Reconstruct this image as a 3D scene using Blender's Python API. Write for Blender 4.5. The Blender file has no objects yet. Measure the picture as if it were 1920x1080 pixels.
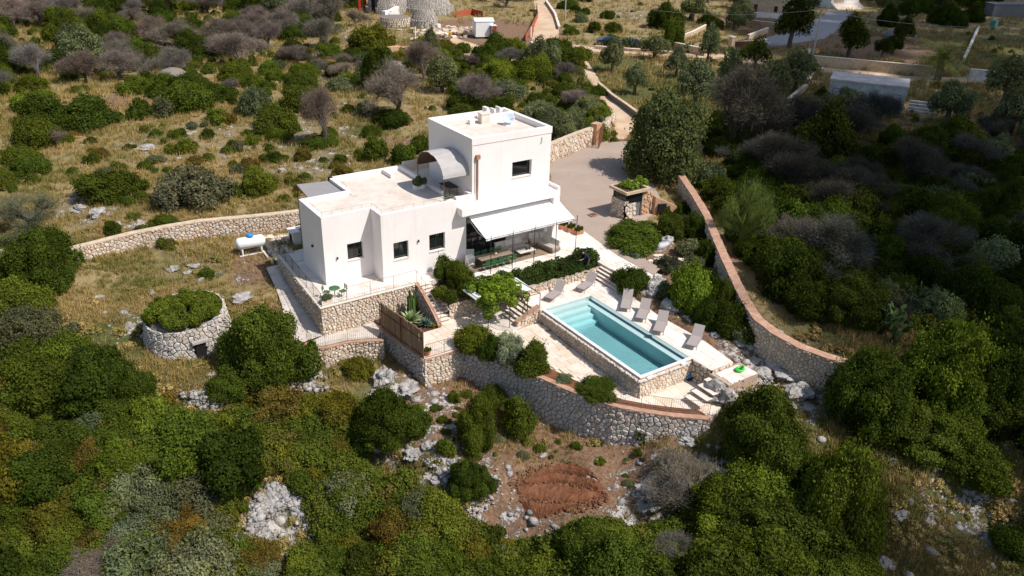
import bpy, bmesh, math, random
import numpy as np
from mathutils import Vector, Matrix, noise
random.seed(7); RNG = np.random.default_rng(7)
SC = bpy.context.scene
COL = SC.collection
rad = math.radians

# ------------------------------------------------------------------ camera
FPX = 1513.29                       # focal length in pixels of a 1920 px wide picture
PITCH, ROLL, YAW = rad(26.544), rad(1.596), rad(34.429)
CAM = np.array([0., 0., 25.])
def _axes():
    f = np.array([math.cos(PITCH)*math.sin(YAW), math.cos(PITCH)*math.cos(YAW), -math.sin(PITCH)])
    r = np.array([math.cos(YAW), -math.sin(YAW), 0.]); u = np.cross(r, f)
    c, s = math.cos(ROLL), math.sin(ROLL)
    return c*r+s*u, -s*r+c*u, f
RR, UU, FF = _axes()
cam_d = bpy.data.cameras.new('camera'); cam_o = bpy.data.objects.new('camera', cam_d); COL.objects.link(cam_o)
cam_d.sensor_width = 36; cam_d.lens = 36*FPX/1920; cam_d.clip_end = 4000; cam_d.clip_start = 0.5
M = Matrix(((RR[0], UU[0], -FF[0], CAM[0]), (RR[1], UU[1], -FF[1], CAM[1]), (RR[2], UU[2], -FF[2], CAM[2]), (0, 0, 0, 1)))
cam_o.matrix_world = M
SC.camera = cam_o

# ------------------------------------------------------------------ light
SUN = np.array([.85, -1.35, 2.1]); SUN /= np.linalg.norm(SUN)
elev = math.asin(SUN[2]); azim = math.atan2(SUN[0], SUN[1])
w = bpy.data.worlds.new('World'); SC.world = w; w.use_nodes = True
wn = w.node_tree; bg = wn.nodes['Background']; bg.inputs['Strength'].default_value = 0.09
sky = wn.nodes.new('ShaderNodeTexSky'); sky.sky_type = 'NISHITA'; sky.sun_disc = False
sky.sun_elevation = elev; sky.sun_rotation = azim; sky.air_density = 1.2; sky.dust_density = 1.5
wn.links.new(sky.outputs[0], bg.inputs[0])
sl = bpy.data.lights.new('sun', 'SUN'); sl.energy = 4.0; sl.angle = rad(.53); sl.color = (1., .95, .90)
so = bpy.data.objects.new('sun', sl); COL.objects.link(so); so.location = (40, 0, 90)
so.rotation_euler = Vector(SUN).to_track_quat('Z', 'Y').to_euler()
SC.view_settings.view_transform = 'Standard'; SC.view_settings.look = 'None'
SC.view_settings.exposure = 0.25; SC.view_settings.gamma = 1.0
try: SC.view_settings.use_curve_mapping = False
except Exception: pass
SC.cycles.max_bounces = 7; SC.cycles.transparent_max_bounces = 12; SC.cycles.volume_bounces = 0
SC.cycles.caustics_reflective = False; SC.cycles.caustics_refractive = False

# ------------------------------------------------------------------ picture <-> place
def ray(px, py): return FF*FPX + RR*(px-960) - UU*(py-540)
def G(px, py, z):
    d = ray(px, py); t = (z-CAM[2])/d[2]; return CAM + d*t
def upY(px, py, y):
    d = ray(px, py); t = (y-CAM[1])/d[1]; return CAM + d*t
def proj(p):
    v = np.asarray(p, float)-CAM; q = v@FF; return 960+FPX*(v@RR)/q, 540-FPX*(v@UU)/q
def depth(p): return float((np.asarray(p, float)-CAM)@FF)
def ppm(p): return FPX/depth(p)
def top_z(base, py):                 # height at which a vertical over base reaches picture row py
    lo, hi = base[2]-1, base[2]+25
    for _ in range(30):
        m = (lo+hi)/2
        if proj((base[0], base[1], m))[1] > py: lo = m
        else: hi = m
    return lo

# ------------------------------------------------------------------ ground height
CTRL_PX = [(100,50,1.6),(400,30,1.6),(700,30,1.3),(1000,20,1.),(1300,20,1.),(1700,20,1.),(1900,60,1.),(100,200,1.3),(400,200,1.3),(700,200,1.),
 (1130,200,.9),(1500,130,.9),(1850,230,.7),(1350,250,.8),(1100,330,.8),(1180,400,.8),(1500,400,.3),(1700,420,.2),(1900,450,0),(300,330,.9),(100,330,.7),(520,330,.9),(1100,120,.9),
 (700,300,.9),(20,430,.2),(100,440,.2),(250,405,.9),(400,385,.9),(545,385,.9),(150,500,-.1),(250,472,-.05),(380,452,0),(480,440,0),(540,432,.1),(470,475,0),(500,500,-.3),(520,480,-.1),
 (430,530,-.6),(350,520,-.6),(520,530,-.5),(550,580,-.9),(575,630,-1.1),(200,570,-.8),(250,660,-1.3),(330,690,-1.5),(430,680,-1.5),(60,560,-.8),(60,700,-2.3),
 (560,680,-2.),(620,700,-2.5),(680,700,-2.5),(740,705,-2.3),(795,729,-2.9),(870,705,-2.95),(935,735,-3.4),(1000,778,-3.8),(1060,797,-3.9),(1130,817,-3.8),(1200,822,-3.5),(1235,814,-2.9),(1270,806,-2.4),(1300,799,-2.05),(1335,793,-1.75),
 (850,780,-3.5),(760,780,-3.2),(940,830,-4.2),(1040,910,-4.8),(1180,900,-4.6),(1290,850,-3.6),(1350,880,-3.5),(1250,1000,-5.5),(960,1060,-6.2),(700,900,-5),(600,1060,-6.2),
 (500,800,-3.6),(300,800,-3.3),(100,850,-4),(50,1060,-6),(350,1000,-5.6),(1550,1050,-4.6),(1850,1040,-3.6),(1400,730,-1.3),(1360,700,-.7),(1460,740,-1.3),(1520,760,-1.6),(1620,720,-.7),(1650,850,-2.4),(1850,800,-1.4),
 (1700,650,-.2),(1550,560,.2),(1430,660,-.5),(1510,700,-.9),(1560,718,-1.0),(1390,640,-.2),(1340,580,.1),(1250,490,.5),(1210,450,.75),(1300,440,.5),(1260,560,.1),(1210,540,.25),(1310,630,-.05),(1360,520,.3),(1220,600,.02),(1270,640,-.02)]
CT = np.array([list(G(*c)[:2])+[c[2]] for c in CTRL_PX] + [[-40,60,-3],[-60,110,1],[0,260,2],[200,330,1],[400,150,1],[250,40,0],[120,0,-2],[60,-20,-5],[10,0,-7],[-30,20,-6],[500,500,1],[-200,300,2],[400,-100,0]])
def H(x, y):
    x = np.asarray(x, float); y = np.asarray(y, float); sh = x.shape
    x = x.ravel(); y = y.ravel()
    out = np.empty_like(x)
    for a in range(0, len(x), 20000):
        d2 = (x[a:a+20000, None]-CT[None, :, 0])**2 + (y[a:a+20000, None]-CT[None, :, 1])**2
        wt = 1/(d2+.5)**2.
        out[a:a+20000] = (wt*CT[:, 2]).sum(1)/wt.sum(1)
    return out.reshape(sh)
def Hn(x, y):
    b = float(H(x, y)); return b + .10*noise.noise((x*.35, y*.35, 1.7)) + .04*noise.noise((x*1.3, y*1.3, 5.1))
def GT(px, py):
    z = 0.
    for _ in range(25):
        p = G(px, py, z); z += .5*(Hn(p[0], p[1])-z)
    return np.array([p[0], p[1], z])

# ------------------------------------------------------------------ mesh helpers
class MB:
    def __init__(s): s.v = []; s.f = []; s.r = []; s.m = []; s.cur = 0.; s.mi = 0
    def add(s, vs, fs, r=None):
        n = len(s.v); s.v += [tuple(map(float, q)) for q in vs]; s.f += [tuple(i+n for i in f) for f in fs]
        s.r += [s.cur if r is None else r]*len(fs); s.m += [s.mi]*len(fs); return s
    def box(s, x0, x1, y0, y1, z0, z1, r=None):
        return s.add([(x0,y0,z0),(x1,y0,z0),(x1,y1,z0),(x0,y1,z0),(x0,y0,z1),(x1,y0,z1),(x1,y1,z1),(x0,y1,z1)],
                     [(0,3,2,1),(4,5,6,7),(0,1,5,4),(1,2,6,5),(2,3,7,6),(3,0,4,7)], r)
    def obox(s, c, sz, R=None, r=None, taper=1.):
        R = R or Matrix.Identity(3); hx, hy, hz = sz[0]/2, sz[1]/2, sz[2]/2; vs = []
        for k in (-1, 1):
            t = taper if k > 0 else 1
            for a, b in ((-1,-1),(1,-1),(1,1),(-1,1)):
                q = R @ Vector((a*hx*t, b*hy*t, k*hz)); vs.append((c[0]+q.x, c[1]+q.y, c[2]+q.z))
        return s.add(vs, [(0,3,2,1),(4,5,6,7),(0,1,5,4),(1,2,6,5),(2,3,7,6),(3,0,4,7)], r)
    def prism(s, poly, z0, z1, r=None):      # poly counter-clockwise; z may be a function
        n = len(poly); f0 = z0 if callable(z0) else (lambda x, y: z0); f1 = z1 if callable(z1) else (lambda x, y: z1)
        a = sum(poly[i][0]*poly[(i+1)%n][1]-poly[(i+1)%n][0]*poly[i][1] for i in range(n))
        if a < 0: poly = poly[::-1]
        vs = [(x, y, f0(x, y)) for x, y in poly] + [(x, y, f1(x, y)) for x, y in poly]
        return s.add(vs, [tuple(range(n-1, -1, -1)), tuple(range(n, 2*n))] + [(i, (i+1)%n, n+(i+1)%n, n+i) for i in range(n)], r)
    def tube(s, p, q, r0, r1=None, n=6, r=None):
        r1 = r0 if r1 is None else r1; p = Vector(p); q = Vector(q); d = (q-p)
        if d.length < 1e-6: return s
        d.normalize(); a = d.orthogonal().normalized(); b = d.cross(a)
        vs = [p + (a*math.cos(2*math.pi*i/n) + b*math.sin(2*math.pi*i/n))*r0 for i in range(n)] + [q + (a*math.cos(2*math.pi*i/n) + b*math.sin(2*math.pi*i/n))*r1 for i in range(n)]
        return s.add(vs, [(i, (i+1)%n, n+(i+1)%n, n+i) for i in range(n)] + [tuple(range(n-1, -1, -1)), tuple(range(n, 2*n))], r)
    def path(s, pts, rr, n=6, r=None):
        for i in range(len(pts)-1):
            a = rr if not hasattr(rr, '__len__') else rr[i]; b = rr if not hasattr(rr, '__len__') else rr[i+1]
            s.tube(pts[i], pts[i+1], a, b, n, r)
        return s
    def lathe(s, c, prof, n=16, r=None, ax=1., ay=1.):
        vs = []; m = len(prof)
        for (rr, z) in prof:
            for i in range(n):
                t = 2*math.pi*i/n; vs.append((c[0]+rr*math.cos(t)*ax, c[1]+rr*math.sin(t)*ay, c[2]+z))
        fs = [(k*n+i, k*n+(i+1)%n, (k+1)*n+(i+1)%n, (k+1)*n+i) for k in range(m-1) for i in range(n)]
        fs += [tuple(range(n-1, -1, -1)), tuple((m-1)*n+i for i in range(n))]
        return s.add(vs, fs, r)
    def rock(s, c, sx, sy, sz, seed=0, sub=2, r=None, rough=.35):
        bm = bmesh.new(); bmesh.ops.create_icosphere(bm, subdivisions=sub, radius=1.)
        o = Vector((seed*3.7, seed*1.3, seed*7.1)); vs = []
        for v in bm.verts:
            k = 1 + rough*noise.noise(v.co*1.3+o) + rough*.45*noise.noise(v.co*3.1+o) + rough*.25*noise.noise(v.co*7+o)
            vs.append((c[0]+v.co.x*sx*k, c[1]+v.co.y*sy*k, c[2]+v.co.z*sz*k))
        fs = [tuple(v.index for v in f.verts) for f in bm.faces]; bm.free()
        return s.add(vs, fs, r)
    def build(s, name, mat, parent=None, smooth=False, **kw):
        me = bpy.data.meshes.new(name); off = np.array(parent['_o']) if parent is not None and '_o' in parent.keys() else None
        vs = np.array(s.v, float).reshape(-1, 3)
        if off is not None: vs = vs-off
        me.from_pydata(vs.tolist(), [], s.f)
        for mm in (mat if isinstance(mat, (list, tuple)) else [mat]): me.materials.append(mm)
        if any(s.m): me.polygons.foreach_set('material_index', s.m)
        if any(s.r):
            at = me.attributes.new('rnd', 'FLOAT', 'FACE'); at.data.foreach_set('value', s.r)
        if smooth: me.polygons.foreach_set('use_smooth', [True]*len(s.f))
        me.update()
        return link(name, me, parent, **kw)
def link(name, me, parent=None, label=None, category=None, group=None, kind=None):
    o = bpy.data.objects.new(name, me); COL.objects.link(o)
    if parent is not None: o.parent = parent
    if label: o['label'] = label
    if category: o['category'] = category
    if group: o['group'] = group
    if kind: o['kind'] = kind
    return o
def thing(name, label, category, loc=(0,0,0), rz=0., group=None, world=False):
    """Empty at the base; world=True: children are given in world coordinates"""
    o = link(name, None, None, label, category, group); o.location = [float(c) for c in loc]; o.rotation_euler = (0, 0, rz)
    o.empty_display_size = .3
    if world: o['_o'] = [float(c) for c in loc]
    return o
def dup(o, parent=None, **kw):
    c = o.copy(); COL.objects.link(c)
    if parent is not None: c.parent = parent
    for k, v in kw.items(): c[k] = v
    for ch in o.children: dup(ch, c)
    return c
def np_mesh(name, V, Q, mat, rnd=None, smooth=False):
    me = bpy.data.meshes.new(name); k = Q.shape[1]
    me.vertices.add(len(V)); me.vertices.foreach_set('co', V.astype(np.float32).ravel())
    me.loops.add(Q.size); me.loops.foreach_set('vertex_index', Q.astype(np.int32).ravel())
    me.polygons.add(len(Q)); me.polygons.foreach_set('loop_start', np.arange(0, Q.size, k, dtype=np.int32))
    me.update(calc_edges=True)
    me.materials.append(mat)
    if rnd is not None:
        at = me.attributes.new('rnd', 'FLOAT', 'FACE'); at.data.foreach_set('value', rnd.astype(np.float32))
    if smooth: me.polygons.foreach_set('use_smooth', [True]*len(Q))
    return me

# ------------------------------------------------------------------ materials
class NT:
    def __init__(s, name):
        s.m = bpy.data.materials.new(name); s.m.use_nodes = True; s.t = s.m.node_tree; s.b = s.t.nodes['Principled BSDF']
    def n(s, typ, **kw):
        x = s.t.nodes.new(typ)
        for k, v in kw.items():
            if hasattr(x, k): setattr(x, k, v)
        return x
    def l(s, a, b): s.t.links.new(a, b)
    def noise(s, scale, detail=4, rough=.6, vec=None, dist=0.):
        x = s.n('ShaderNodeTexNoise'); x.inputs['Scale'].default_value = scale; x.inputs['Detail'].default_value = detail; x.inputs['Roughness'].default_value = rough
        x.inputs['Distortion'].default_value = dist
        s.l(vec if vec is not None else s.pos(), x.inputs['Vector']); return x.outputs['Fac']
    def pos(s):
        if not hasattr(s, '_p'): s._p = s.n('ShaderNodeNewGeometry')
        return s._p.outputs['Position']
    def ramp(s, fac, stops, interp='LINEAR'):
        x = s.n('ShaderNodeValToRGB'); cr = x.color_ramp; cr.interpolation = interp
        while len(cr.elements) < len(stops): cr.elements.new(.5)
        for e, (p, c) in zip(cr.elements, stops): e.position = p; e.color = (*c, 1) if len(c) == 3 else c
        s.l(fac, x.inputs[0]); return x.outputs[0]
    def mix(s, fac, a, b, mode='MIX'):
        x = s.n('ShaderNodeMix'); x.data_type = 'RGBA'; x.blend_type = mode
        for i, q in ((0, fac), (6, a), (7, b)):
            if isinstance(q, (int, float)): x.inputs[i].default_value = q
            elif isinstance(q, tuple): x.inputs[i].default_value = (*q, 1) if len(q) == 3 else q
            else: s.l(q, x.inputs[i])
        return x.outputs[2]
    def math(s, op, a, b=0., c=None):
        x = s.n('ShaderNodeMath'); x.operation = op
        for i, q in enumerate((a, b) if c is None else (a, b, c)):
            if isinstance(q, (int, float)): x.inputs[i].default_value = q
            else: s.l(q, x.inputs[i])
        return x.outputs[0]
    def attr(s, name):
        x = s.n('ShaderNodeAttribute'); x.attribute_name = name; return x
    def rnd(s):
        a = s.attr('rnd').outputs['Fac']; o = s.n('ShaderNodeObjectInfo').outputs['Random']
        return s.math('FRACT', s.math('ADD', a, o))
    def bump(s, h, strength=.3, dist=.02):
        x = s.n('ShaderNodeBump'); x.inputs['Strength'].default_value = strength; x.inputs['Distance'].default_value = dist
        s.l(h, x.inputs['Height']); s.l(x.outputs[0], s.b.inputs['Normal'])
    def out(s, col=None, rough=.85, metal=0., spec=.3):
        if col is not None:
            if isinstance(col, tuple): s.b.inputs['Base Color'].default_value = (*col, 1)
            else: s.l(col, s.b.inputs['Base Color'])
        s.b.inputs['Roughness'].default_value = rough; s.b.inputs['Metallic'].default_value = metal; s.b.inputs['Specular IOR Level'].default_value = spec
        return s.m
def simple(name, c, rough=.7, metal=0., var=.12, scale=3., spec=.3, bump=.0, bscale=20.):
    t = NT(name); d = tuple(max(0, x*(1-var)) for x in c); e = tuple(min(1, x*(1+var)) for x in c)
    col = t.ramp(t.noise(scale, 5), [(.3, d), (.7, e)])
    if bump: t.bump(t.noise(bscale, 4), bump, .01)
    return t.out(col, rough, metal, spec)
def stone_mat(name, cols, warp=.25, dark=.6):
    t = NT(name); r = t.rnd(); n = len(cols)
    base = t.ramp(r, [((i+.0)/n, c) for i, c in enumerate(cols)], 'CONSTANT')
    f = t.noise(5.5, 6, .65); base = t.mix(t.ramp(f, [(.35, (0,0,0)), (.75, (1,1,1))]), base, t.mix(.55, base, (.62,.57,.5)))
    st = t.ramp(t.noise(1.1, 5, .7), [(.52, (0,0,0)), (.72, (1,1,1))]); base = t.mix(st, base, t.mix(warp, base, (.12,.11,.1)))
    t.bump(t.noise(14, 5), .5, .03); return t.out(base, .93)
MAT = {}
def setup_mats():
    m = MAT
    # render white
    t = NT('white_render'); a = t.ramp(t.noise(.7, 6, .6), [(.3, (.82,.765,.74)), (.7, (.87,.825,.80))])
    s_ = t.noise(2.2, 6, .7); a = t.mix(t.ramp(s_, [(.55, (0,0,0)), (.8, (.5,.5,.5))]), a, (.80,.72,.64)); mp = t.n('ShaderNodeMapping'); mp.inputs['Scale'].default_value = (5, 5, .25); t.l(t.pos(), mp.inputs[0]); a = t.mix(t.ramp(t.noise(1., 4, .6, vec=mp.outputs[0]), [(.55, (0,0,0)), (.85, (.55,.55,.55))]), a, (.70,.63,.57)); t.bump(t.noise(25, 5), .12, .01); m['white'] = t.out(a, .9)
    t = NT('roof_coating'); a = t.ramp(t.noise(.9, 6, .65), [(.3, (.60,.50,.42)), (.55, (.72,.63,.55)), (.75, (.79,.72,.65))])
    g = t.ramp(t.noise(.55, 5, .7, dist=.6), [(.58, (0,0,0)), (.7, (.8,.8,.8))]); a = t.mix(g, a, (.52,.40,.29)); m['roof'] = t.out(a, .9)
    t = NT('terracotta_coping'); a = t.ramp(t.noise(2.5, 6, .7), [(.3, (.33,.18,.12)), (.55, (.47,.28,.19)), (.75, (.60,.44,.33))]); t.bump(t.noise(30,4), .3, .01); m['coping'] = t.out(a, .9)
    m['coping_pale'] = simple('pale_stone_coping', (.60,.47,.34), .9, var=.2, scale=2.5, bump=.3)
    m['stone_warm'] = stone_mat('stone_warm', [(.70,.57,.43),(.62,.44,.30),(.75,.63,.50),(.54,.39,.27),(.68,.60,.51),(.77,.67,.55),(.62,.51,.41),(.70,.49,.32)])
    m['stone_pool'] = stone_mat('stone_pool', [(.58,.48,.37),(.52,.40,.30),(.64,.53,.41),(.44,.36,.28),(.67,.58,.47),(.56,.42,.29)])
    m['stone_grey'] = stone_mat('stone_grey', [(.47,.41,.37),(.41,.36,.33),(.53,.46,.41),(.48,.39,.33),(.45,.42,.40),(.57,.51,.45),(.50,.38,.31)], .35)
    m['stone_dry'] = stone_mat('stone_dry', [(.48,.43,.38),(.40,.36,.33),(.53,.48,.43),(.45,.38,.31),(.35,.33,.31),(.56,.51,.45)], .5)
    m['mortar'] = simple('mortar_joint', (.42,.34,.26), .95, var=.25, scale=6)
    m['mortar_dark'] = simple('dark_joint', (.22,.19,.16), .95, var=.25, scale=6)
    t = NT('limestone_tile'); r = t.rnd(); a = t.ramp(r, [(0, (.77,.70,.63)), (.25, (.81,.75,.69)), (.5, (.75,.67,.59)), (.7, (.83,.78,.73)), (.88, (.72,.62,.53))], 'CONSTANT')
    a = t.mix(t.ramp(t.noise(1.3, 6, .7), [(.5, (0,0,0)), (.78, (.75,.75,.75))]), a, (.60,.44,.30)); t.bump(t.noise(18,4), .15, .01); m['tile'] = t.out(a, .8)
    t = NT('patio_slab'); r = t.rnd(); a = t.ramp(r, [(0, (.72,.62,.51)), (.3, (.76,.67,.57)), (.6, (.70,.59,.47)), (.8, (.77,.70,.61))], 'CONSTANT')
    a = t.mix(t.ramp(t.noise(.8, 6, .7), [(.45, (0,0,0)), (.75, (.8,.8,.8))]), a, (.56,.40,.26)); m['patio'] = t.out(a, .85)
    m['joint'] = simple('tile_joint', (.38,.28,.19), .95, var=.2, scale=4)
    m['step'] = simple('step_stone', (.76,.66,.56), .85, var=.1, scale=3)
    m['riser'] = simple('step_riser_stone', (.50,.36,.26), .9, var=.2, scale=3)
    m['metal_dark'] = simple('dark_metal', (.045,.035,.03), .5, .3, .2)
    m['metal_rust'] = simple('rusty_metal', (.20,.075,.04), .8, .2, .3, 4)
    m['metal_pale'] = simple('weathered_steel', (.30,.27,.24), .6, .3)
    m['rail'] = simple('railing_metal', (.16,.12,.10), .6, .3)
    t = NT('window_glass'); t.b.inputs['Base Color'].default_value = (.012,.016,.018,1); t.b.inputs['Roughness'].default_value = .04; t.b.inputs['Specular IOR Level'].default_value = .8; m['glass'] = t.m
    m['frame'] = simple('window_frame', (.03,.024,.02), .5)
    t = NT('awning_cloth'); t.b.inputs['Base Color'].default_value = (.93,.94,.95,1); t.b.inputs['Roughness'].default_value = .9
    tr = t.n('ShaderNodeBsdfTranslucent'); tr.inputs[0].default_value = (.9,.85,.8,1); mx = t.n('ShaderNodeMixShader'); mx.inputs[0].default_value = .22
    t.l(t.b.outputs[0], mx.inputs[1]); t.l(tr.outputs[0], mx.inputs[2]); t.l(mx.outputs[0], t.t.nodes['Material Output'].inputs[0]); m['awning'] = t.m
    # reed thatch
    def reed(name, c, sc=60):
        t = NT(name); p = t.n('ShaderNodeTexWave'); p.wave_type = 'BANDS'; p.bands_direction = 'Y'; p.inputs['Scale'].default_value = sc; p.inputs['Distortion'].default_value = 3; p.inputs['Detail'].default_value = 3
        t.l(t.pos(), p.inputs[0]); a = t.ramp(p.outputs['Fac'], [(.1, tuple(x*.6 for x in c)), (.6, c), (1, tuple(min(1, x*1.25) for x in c))])
        a = t.mix(t.ramp(t.noise(2.5, 5), [(.4, (0,0,0)), (.8, (.6,.6,.6))]), a, tuple(x*.7 for x in c)); return t.out(a, .9)
    m['reed'] = reed('grey_reed_mat', (.34,.32,.32)); m['thatch'] = reed('arched_reed_roof', (.50,.47,.46), 40); m['reed_brown'] = reed('brown_reed_lining', (.14,.09,.055), 30)
    t = NT('bamboo_cane'); a = t.ramp(t.rnd(), [(0, (.26,.16,.08)), (.2, (.38,.25,.14)), (.4, (.20,.12,.06)), (.6, (.44,.31,.19)), (.8, (.32,.20,.11))], 'CONSTANT')
    a = t.mix(t.noise(6, 4), a, tuple((.30,.20,.12))); m['bamboo'] = t.out(a, .75)
    m['gravel'] = None
    t = NT('gravel_surface'); a = t.ramp(t.noise(.35, 7, .7), [(.3, (.33,.25,.20)), (.55, (.40,.31,.25)), (.75, (.47,.38,.31))]); a = t.mix(.35, a, t.ramp(t.noise(30, 3), [(.3, (.25,.19,.15)), (.7, (.55,.45,.37))])); t.bump(t.noise(40, 3), .5, .02); m['gravel'] = t.out(a, .95)
    t = NT('dirt_track'); a = t.ramp(t.noise(.3, 7, .7), [(.3, (.46,.31,.19)), (.5, (.58,.42,.28)), (.72, (.68,.53,.39))]); t.bump(t.noise(12, 5), .5, .04); m['dirt'] = t.out(a, .95)
    t = NT('pale_path'); a = t.ramp(t.noise(1.2, 7, .7), [(.35, (.42,.36,.31)), (.5, (.60,.53,.46)), (.75, (.70,.64,.57))]); t.bump(t.noise(10, 5), .4, .03); m['path'] = t.out(a, .95)
    t = NT('grey_asphalt_drive'); a = t.ramp(t.noise(.6, 6, .7), [(.3, (.27,.26,.26)), (.7, (.38,.37,.38))]); m['drive'] = t.out(a, .9)
    t = NT('red_soil'); a = t.ramp(t.noise(2., 7, .75), [(.3, (.11,.04,.02)), (.5, (.19,.075,.035)), (.72, (.27,.13,.07))]); t.bump(t.noise(9, 6, .7), .9, .08); m['soil'] = t.out(a, .98)
    m['soil_dark'] = simple('dark_soil', (.09,.05,.035), .98, var=.4, scale=5, bump=.6)
    # rock
    t = NT('limestone_rock'); a = t.ramp(t.noise(2.2, 8, .72), [(.32, (.13,.12,.11)), (.47, (.36,.34,.32)), (.62, (.56,.53,.50)), (.8, (.66,.63,.60))])
    a = t.mix(t.ramp(t.noise(.9, 4), [(.58, (0,0,0)), (.7, (.6,.6,.6))]), a, (.45,.30,.18)); t.bump(t.noise(5, 8, .75), 1., .12); m['rock'] = t.out(a, .95)
    # foliage: tint from the object's own colour, each leaf its own shade
    def leaf(name, trans=.3, a0=.45, a1=1.95, hue=(.9,1.05,.7)):
        t = NT(name); oi = t.n('ShaderNodeObjectInfo'); r = t.attr('rnd').outputs['Fac']
        k = t.math('MULTIPLY_ADD', r, a1-a0, a0)
        v = t.n('ShaderNodeVectorMath'); v.operation = 'SCALE'; t.l(oi.outputs['Color'], v.inputs[0]); t.l(k, v.inputs['Scale'])
        patch = t.ramp(t.noise(.9, 4, .6), [(.38, (0,0,0)), (.68, (1,1,1))])
        c = t.mix(patch, v.outputs[0], t.mix(.55, v.outputs[0], t.mix(1., v.outputs[0], (1.35,1.2,.75), 'MULTIPLY')))
        t.l(c, t.b.inputs['Base Color']); t.b.inputs['Roughness'].default_value = .8; t.b.inputs['Specular IOR Level'].default_value = .06
        if trans:
            tr = t.n('ShaderNodeBsdfTranslucent'); mx = t.n('ShaderNodeMixShader'); mx.inputs[0].default_value = trans
            yc = t.mix(1., c, (1.2,1.35,.5), 'MULTIPLY'); t.l(yc, tr.inputs[0])
            t.l(t.b.outputs[0], mx.inputs[1]); t.l(tr.outputs[0], mx.inputs[2]); t.l(mx.outputs[0], t.t.nodes['Material Output'].inputs[0])
        return t.m
    m['leaf'] = leaf('leaves'); m['twig'] = leaf('bare_twigs', 0., .6, 1.35)
    m['bark'] = simple('bark', (.13,.10,.08), .95, var=.35, scale=8, bump=.6)
    t = NT('grass_blades'); r = t.attr('rnd').outputs['Fac']; big = t.noise(.10, 4, .6); sm = t.noise(.7, 3, .6)
    c1 = t.ramp(r, [(0, (.36,.24,.07)), (.35, (.45,.31,.115)), (.65, (.25,.19,.05)), (.85, (.52,.39,.18))], 'CONSTANT')
    c2 = t.ramp(r, [(0, (.12,.135,.018)), (.4, (.18,.17,.03)), (.75, (.28,.22,.055))], 'CONSTANT')
    t.l(t.mix(t.ramp(t.math('ADD', t.math('MULTIPLY', big, .6), t.math('MULTIPLY', sm, .4)), [(.47, (0,0,0)), (.61, (1,1,1))]), c1, c2), t.b.inputs['Base Color']); t.b.inputs['Roughness'].default_value = .9
    m['grass'] = t.m
    # ground
    t = NT('hillside_ground'); at = t.n('ShaderNodeSeparateColor'); t.l(t.attr('mask').outputs['Color'], at.inputs[0])
    n1 = t.noise(.12, 6, .62); n2 = t.noise(.9, 8, .72); n3 = t.noise(4.5, 7, .75); n4 = t.noise(.45, 7, .7, dist=.5)
    grass = t.ramp(n2, [(.28, (.14,.11,.045)), (.42, (.23,.175,.075)), (.56, (.33,.245,.12)), (.74, (.42,.33,.19))])
    green = t.ramp(n3, [(.3, (.05,.06,.015)), (.55, (.10,.11,.03)), (.75, (.15,.15,.045))])
    soil = t.ramp(n3, [(.28, (.11,.055,.03)), (.5, (.22,.13,.075)), (.72, (.36,.25,.17))])
    rock = t.ramp(n3, [(.28, (.24,.21,.19)), (.5, (.50,.46,.42)), (.7, (.68,.64,.60))])
    b = t.mix(t.ramp(t.math('ADD', t.math('MULTIPLY', n1, .7), t.math('MULTIPLY', at.outputs[2], .35)), [(.42, (0,0,0)), (.55, (1,1,1))]), grass, green)
    sf = t.ramp(t.math('ADD', t.math('MULTIPLY', n4, .5), t.math('MULTIPLY', at.outputs[0], .6)), [(.36, (0,0,0)), (.5, (1,1,1))])
    b = t.mix(sf, b, soil)
    rf = t.ramp(t.math('ADD', t.math('MULTIPLY', t.noise(.9, 8, .78), .9), t.math('MULTIPLY', at.outputs[1], .17)), [(.575, (0,0,0)), (.60, (1,1,1))])
    b = t.mix(rf, b, rock)
    t.bump(t.math('ADD', n3, t.math('MULTIPLY', rf, .8)), 1., .12); t.out(b, .96); m['ground'] = t.m
    # water and pool
    t = NT('pool_water'); g = t.n('ShaderNodeBsdfGlossy'); g.inputs['Roughness'].default_value = .02; tp = t.n('ShaderNodeBsdfTransparent'); fr = t.n('ShaderNodeFresnel'); fr.inputs[0].default_value = 1.33
    bp = t.n('ShaderNodeBump'); bp.inputs['Strength'].default_value = .12; bp.inputs['Distance'].default_value = .03; t.l(t.noise(2.5, 4, .6), bp.inputs['Height']); t.l(bp.outputs[0], g.inputs['Normal']); t.l(bp.outputs[0], fr.inputs['Normal'])
    mx = t.n('ShaderNodeMixShader'); t.l(fr.outputs[0], mx.inputs[0]); t.l(tp.outputs[0], mx.inputs[1]); t.l(g.outputs[0], mx.inputs[2]); t.l(mx.outputs[0], t.t.nodes['Material Output'].inputs[0])
    va = t.n('ShaderNodeVolumeAbsorption'); va.inputs[0].default_value = (.12,.76,.84,1); va.inputs[1].default_value = .27; t.l(va.outputs[0], t.t.nodes['Material Output'].inputs['Volume']); m['water'] = t.m
    m['pool'] = simple('pool_lining', (.62,.74,.72), .7, var=.05, scale=.8)
    m['coping_white'] = simple('pool_coping_white', (.80,.80,.80), .6, var=.04)
    m['lounger'] = simple('taupe_sling_fabric', (.36,.31,.29), .8, var=.07, scale=15)
    m['alu'] = simple('painted_aluminium', (.30,.27,.25), .5, .3)
    m['wood'] = simple('weathered_wood', (.27,.20,.14), .8, var=.25, scale=6)
    m['cushion'] = simple('grey_cushion', (.42,.38,.34), .95); m['cushion_w'] = simple('pale_cushion', (.62,.57,.52), .95)
    m['green_paint'] = simple('green_paint', (.03,.13,.05), .5)
    m['white_paint'] = simple('white_paint', (.82,.82,.80), .45, var=.05); m['blue'] = simple('blue_paint', (.05,.25,.55), .45)
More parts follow.
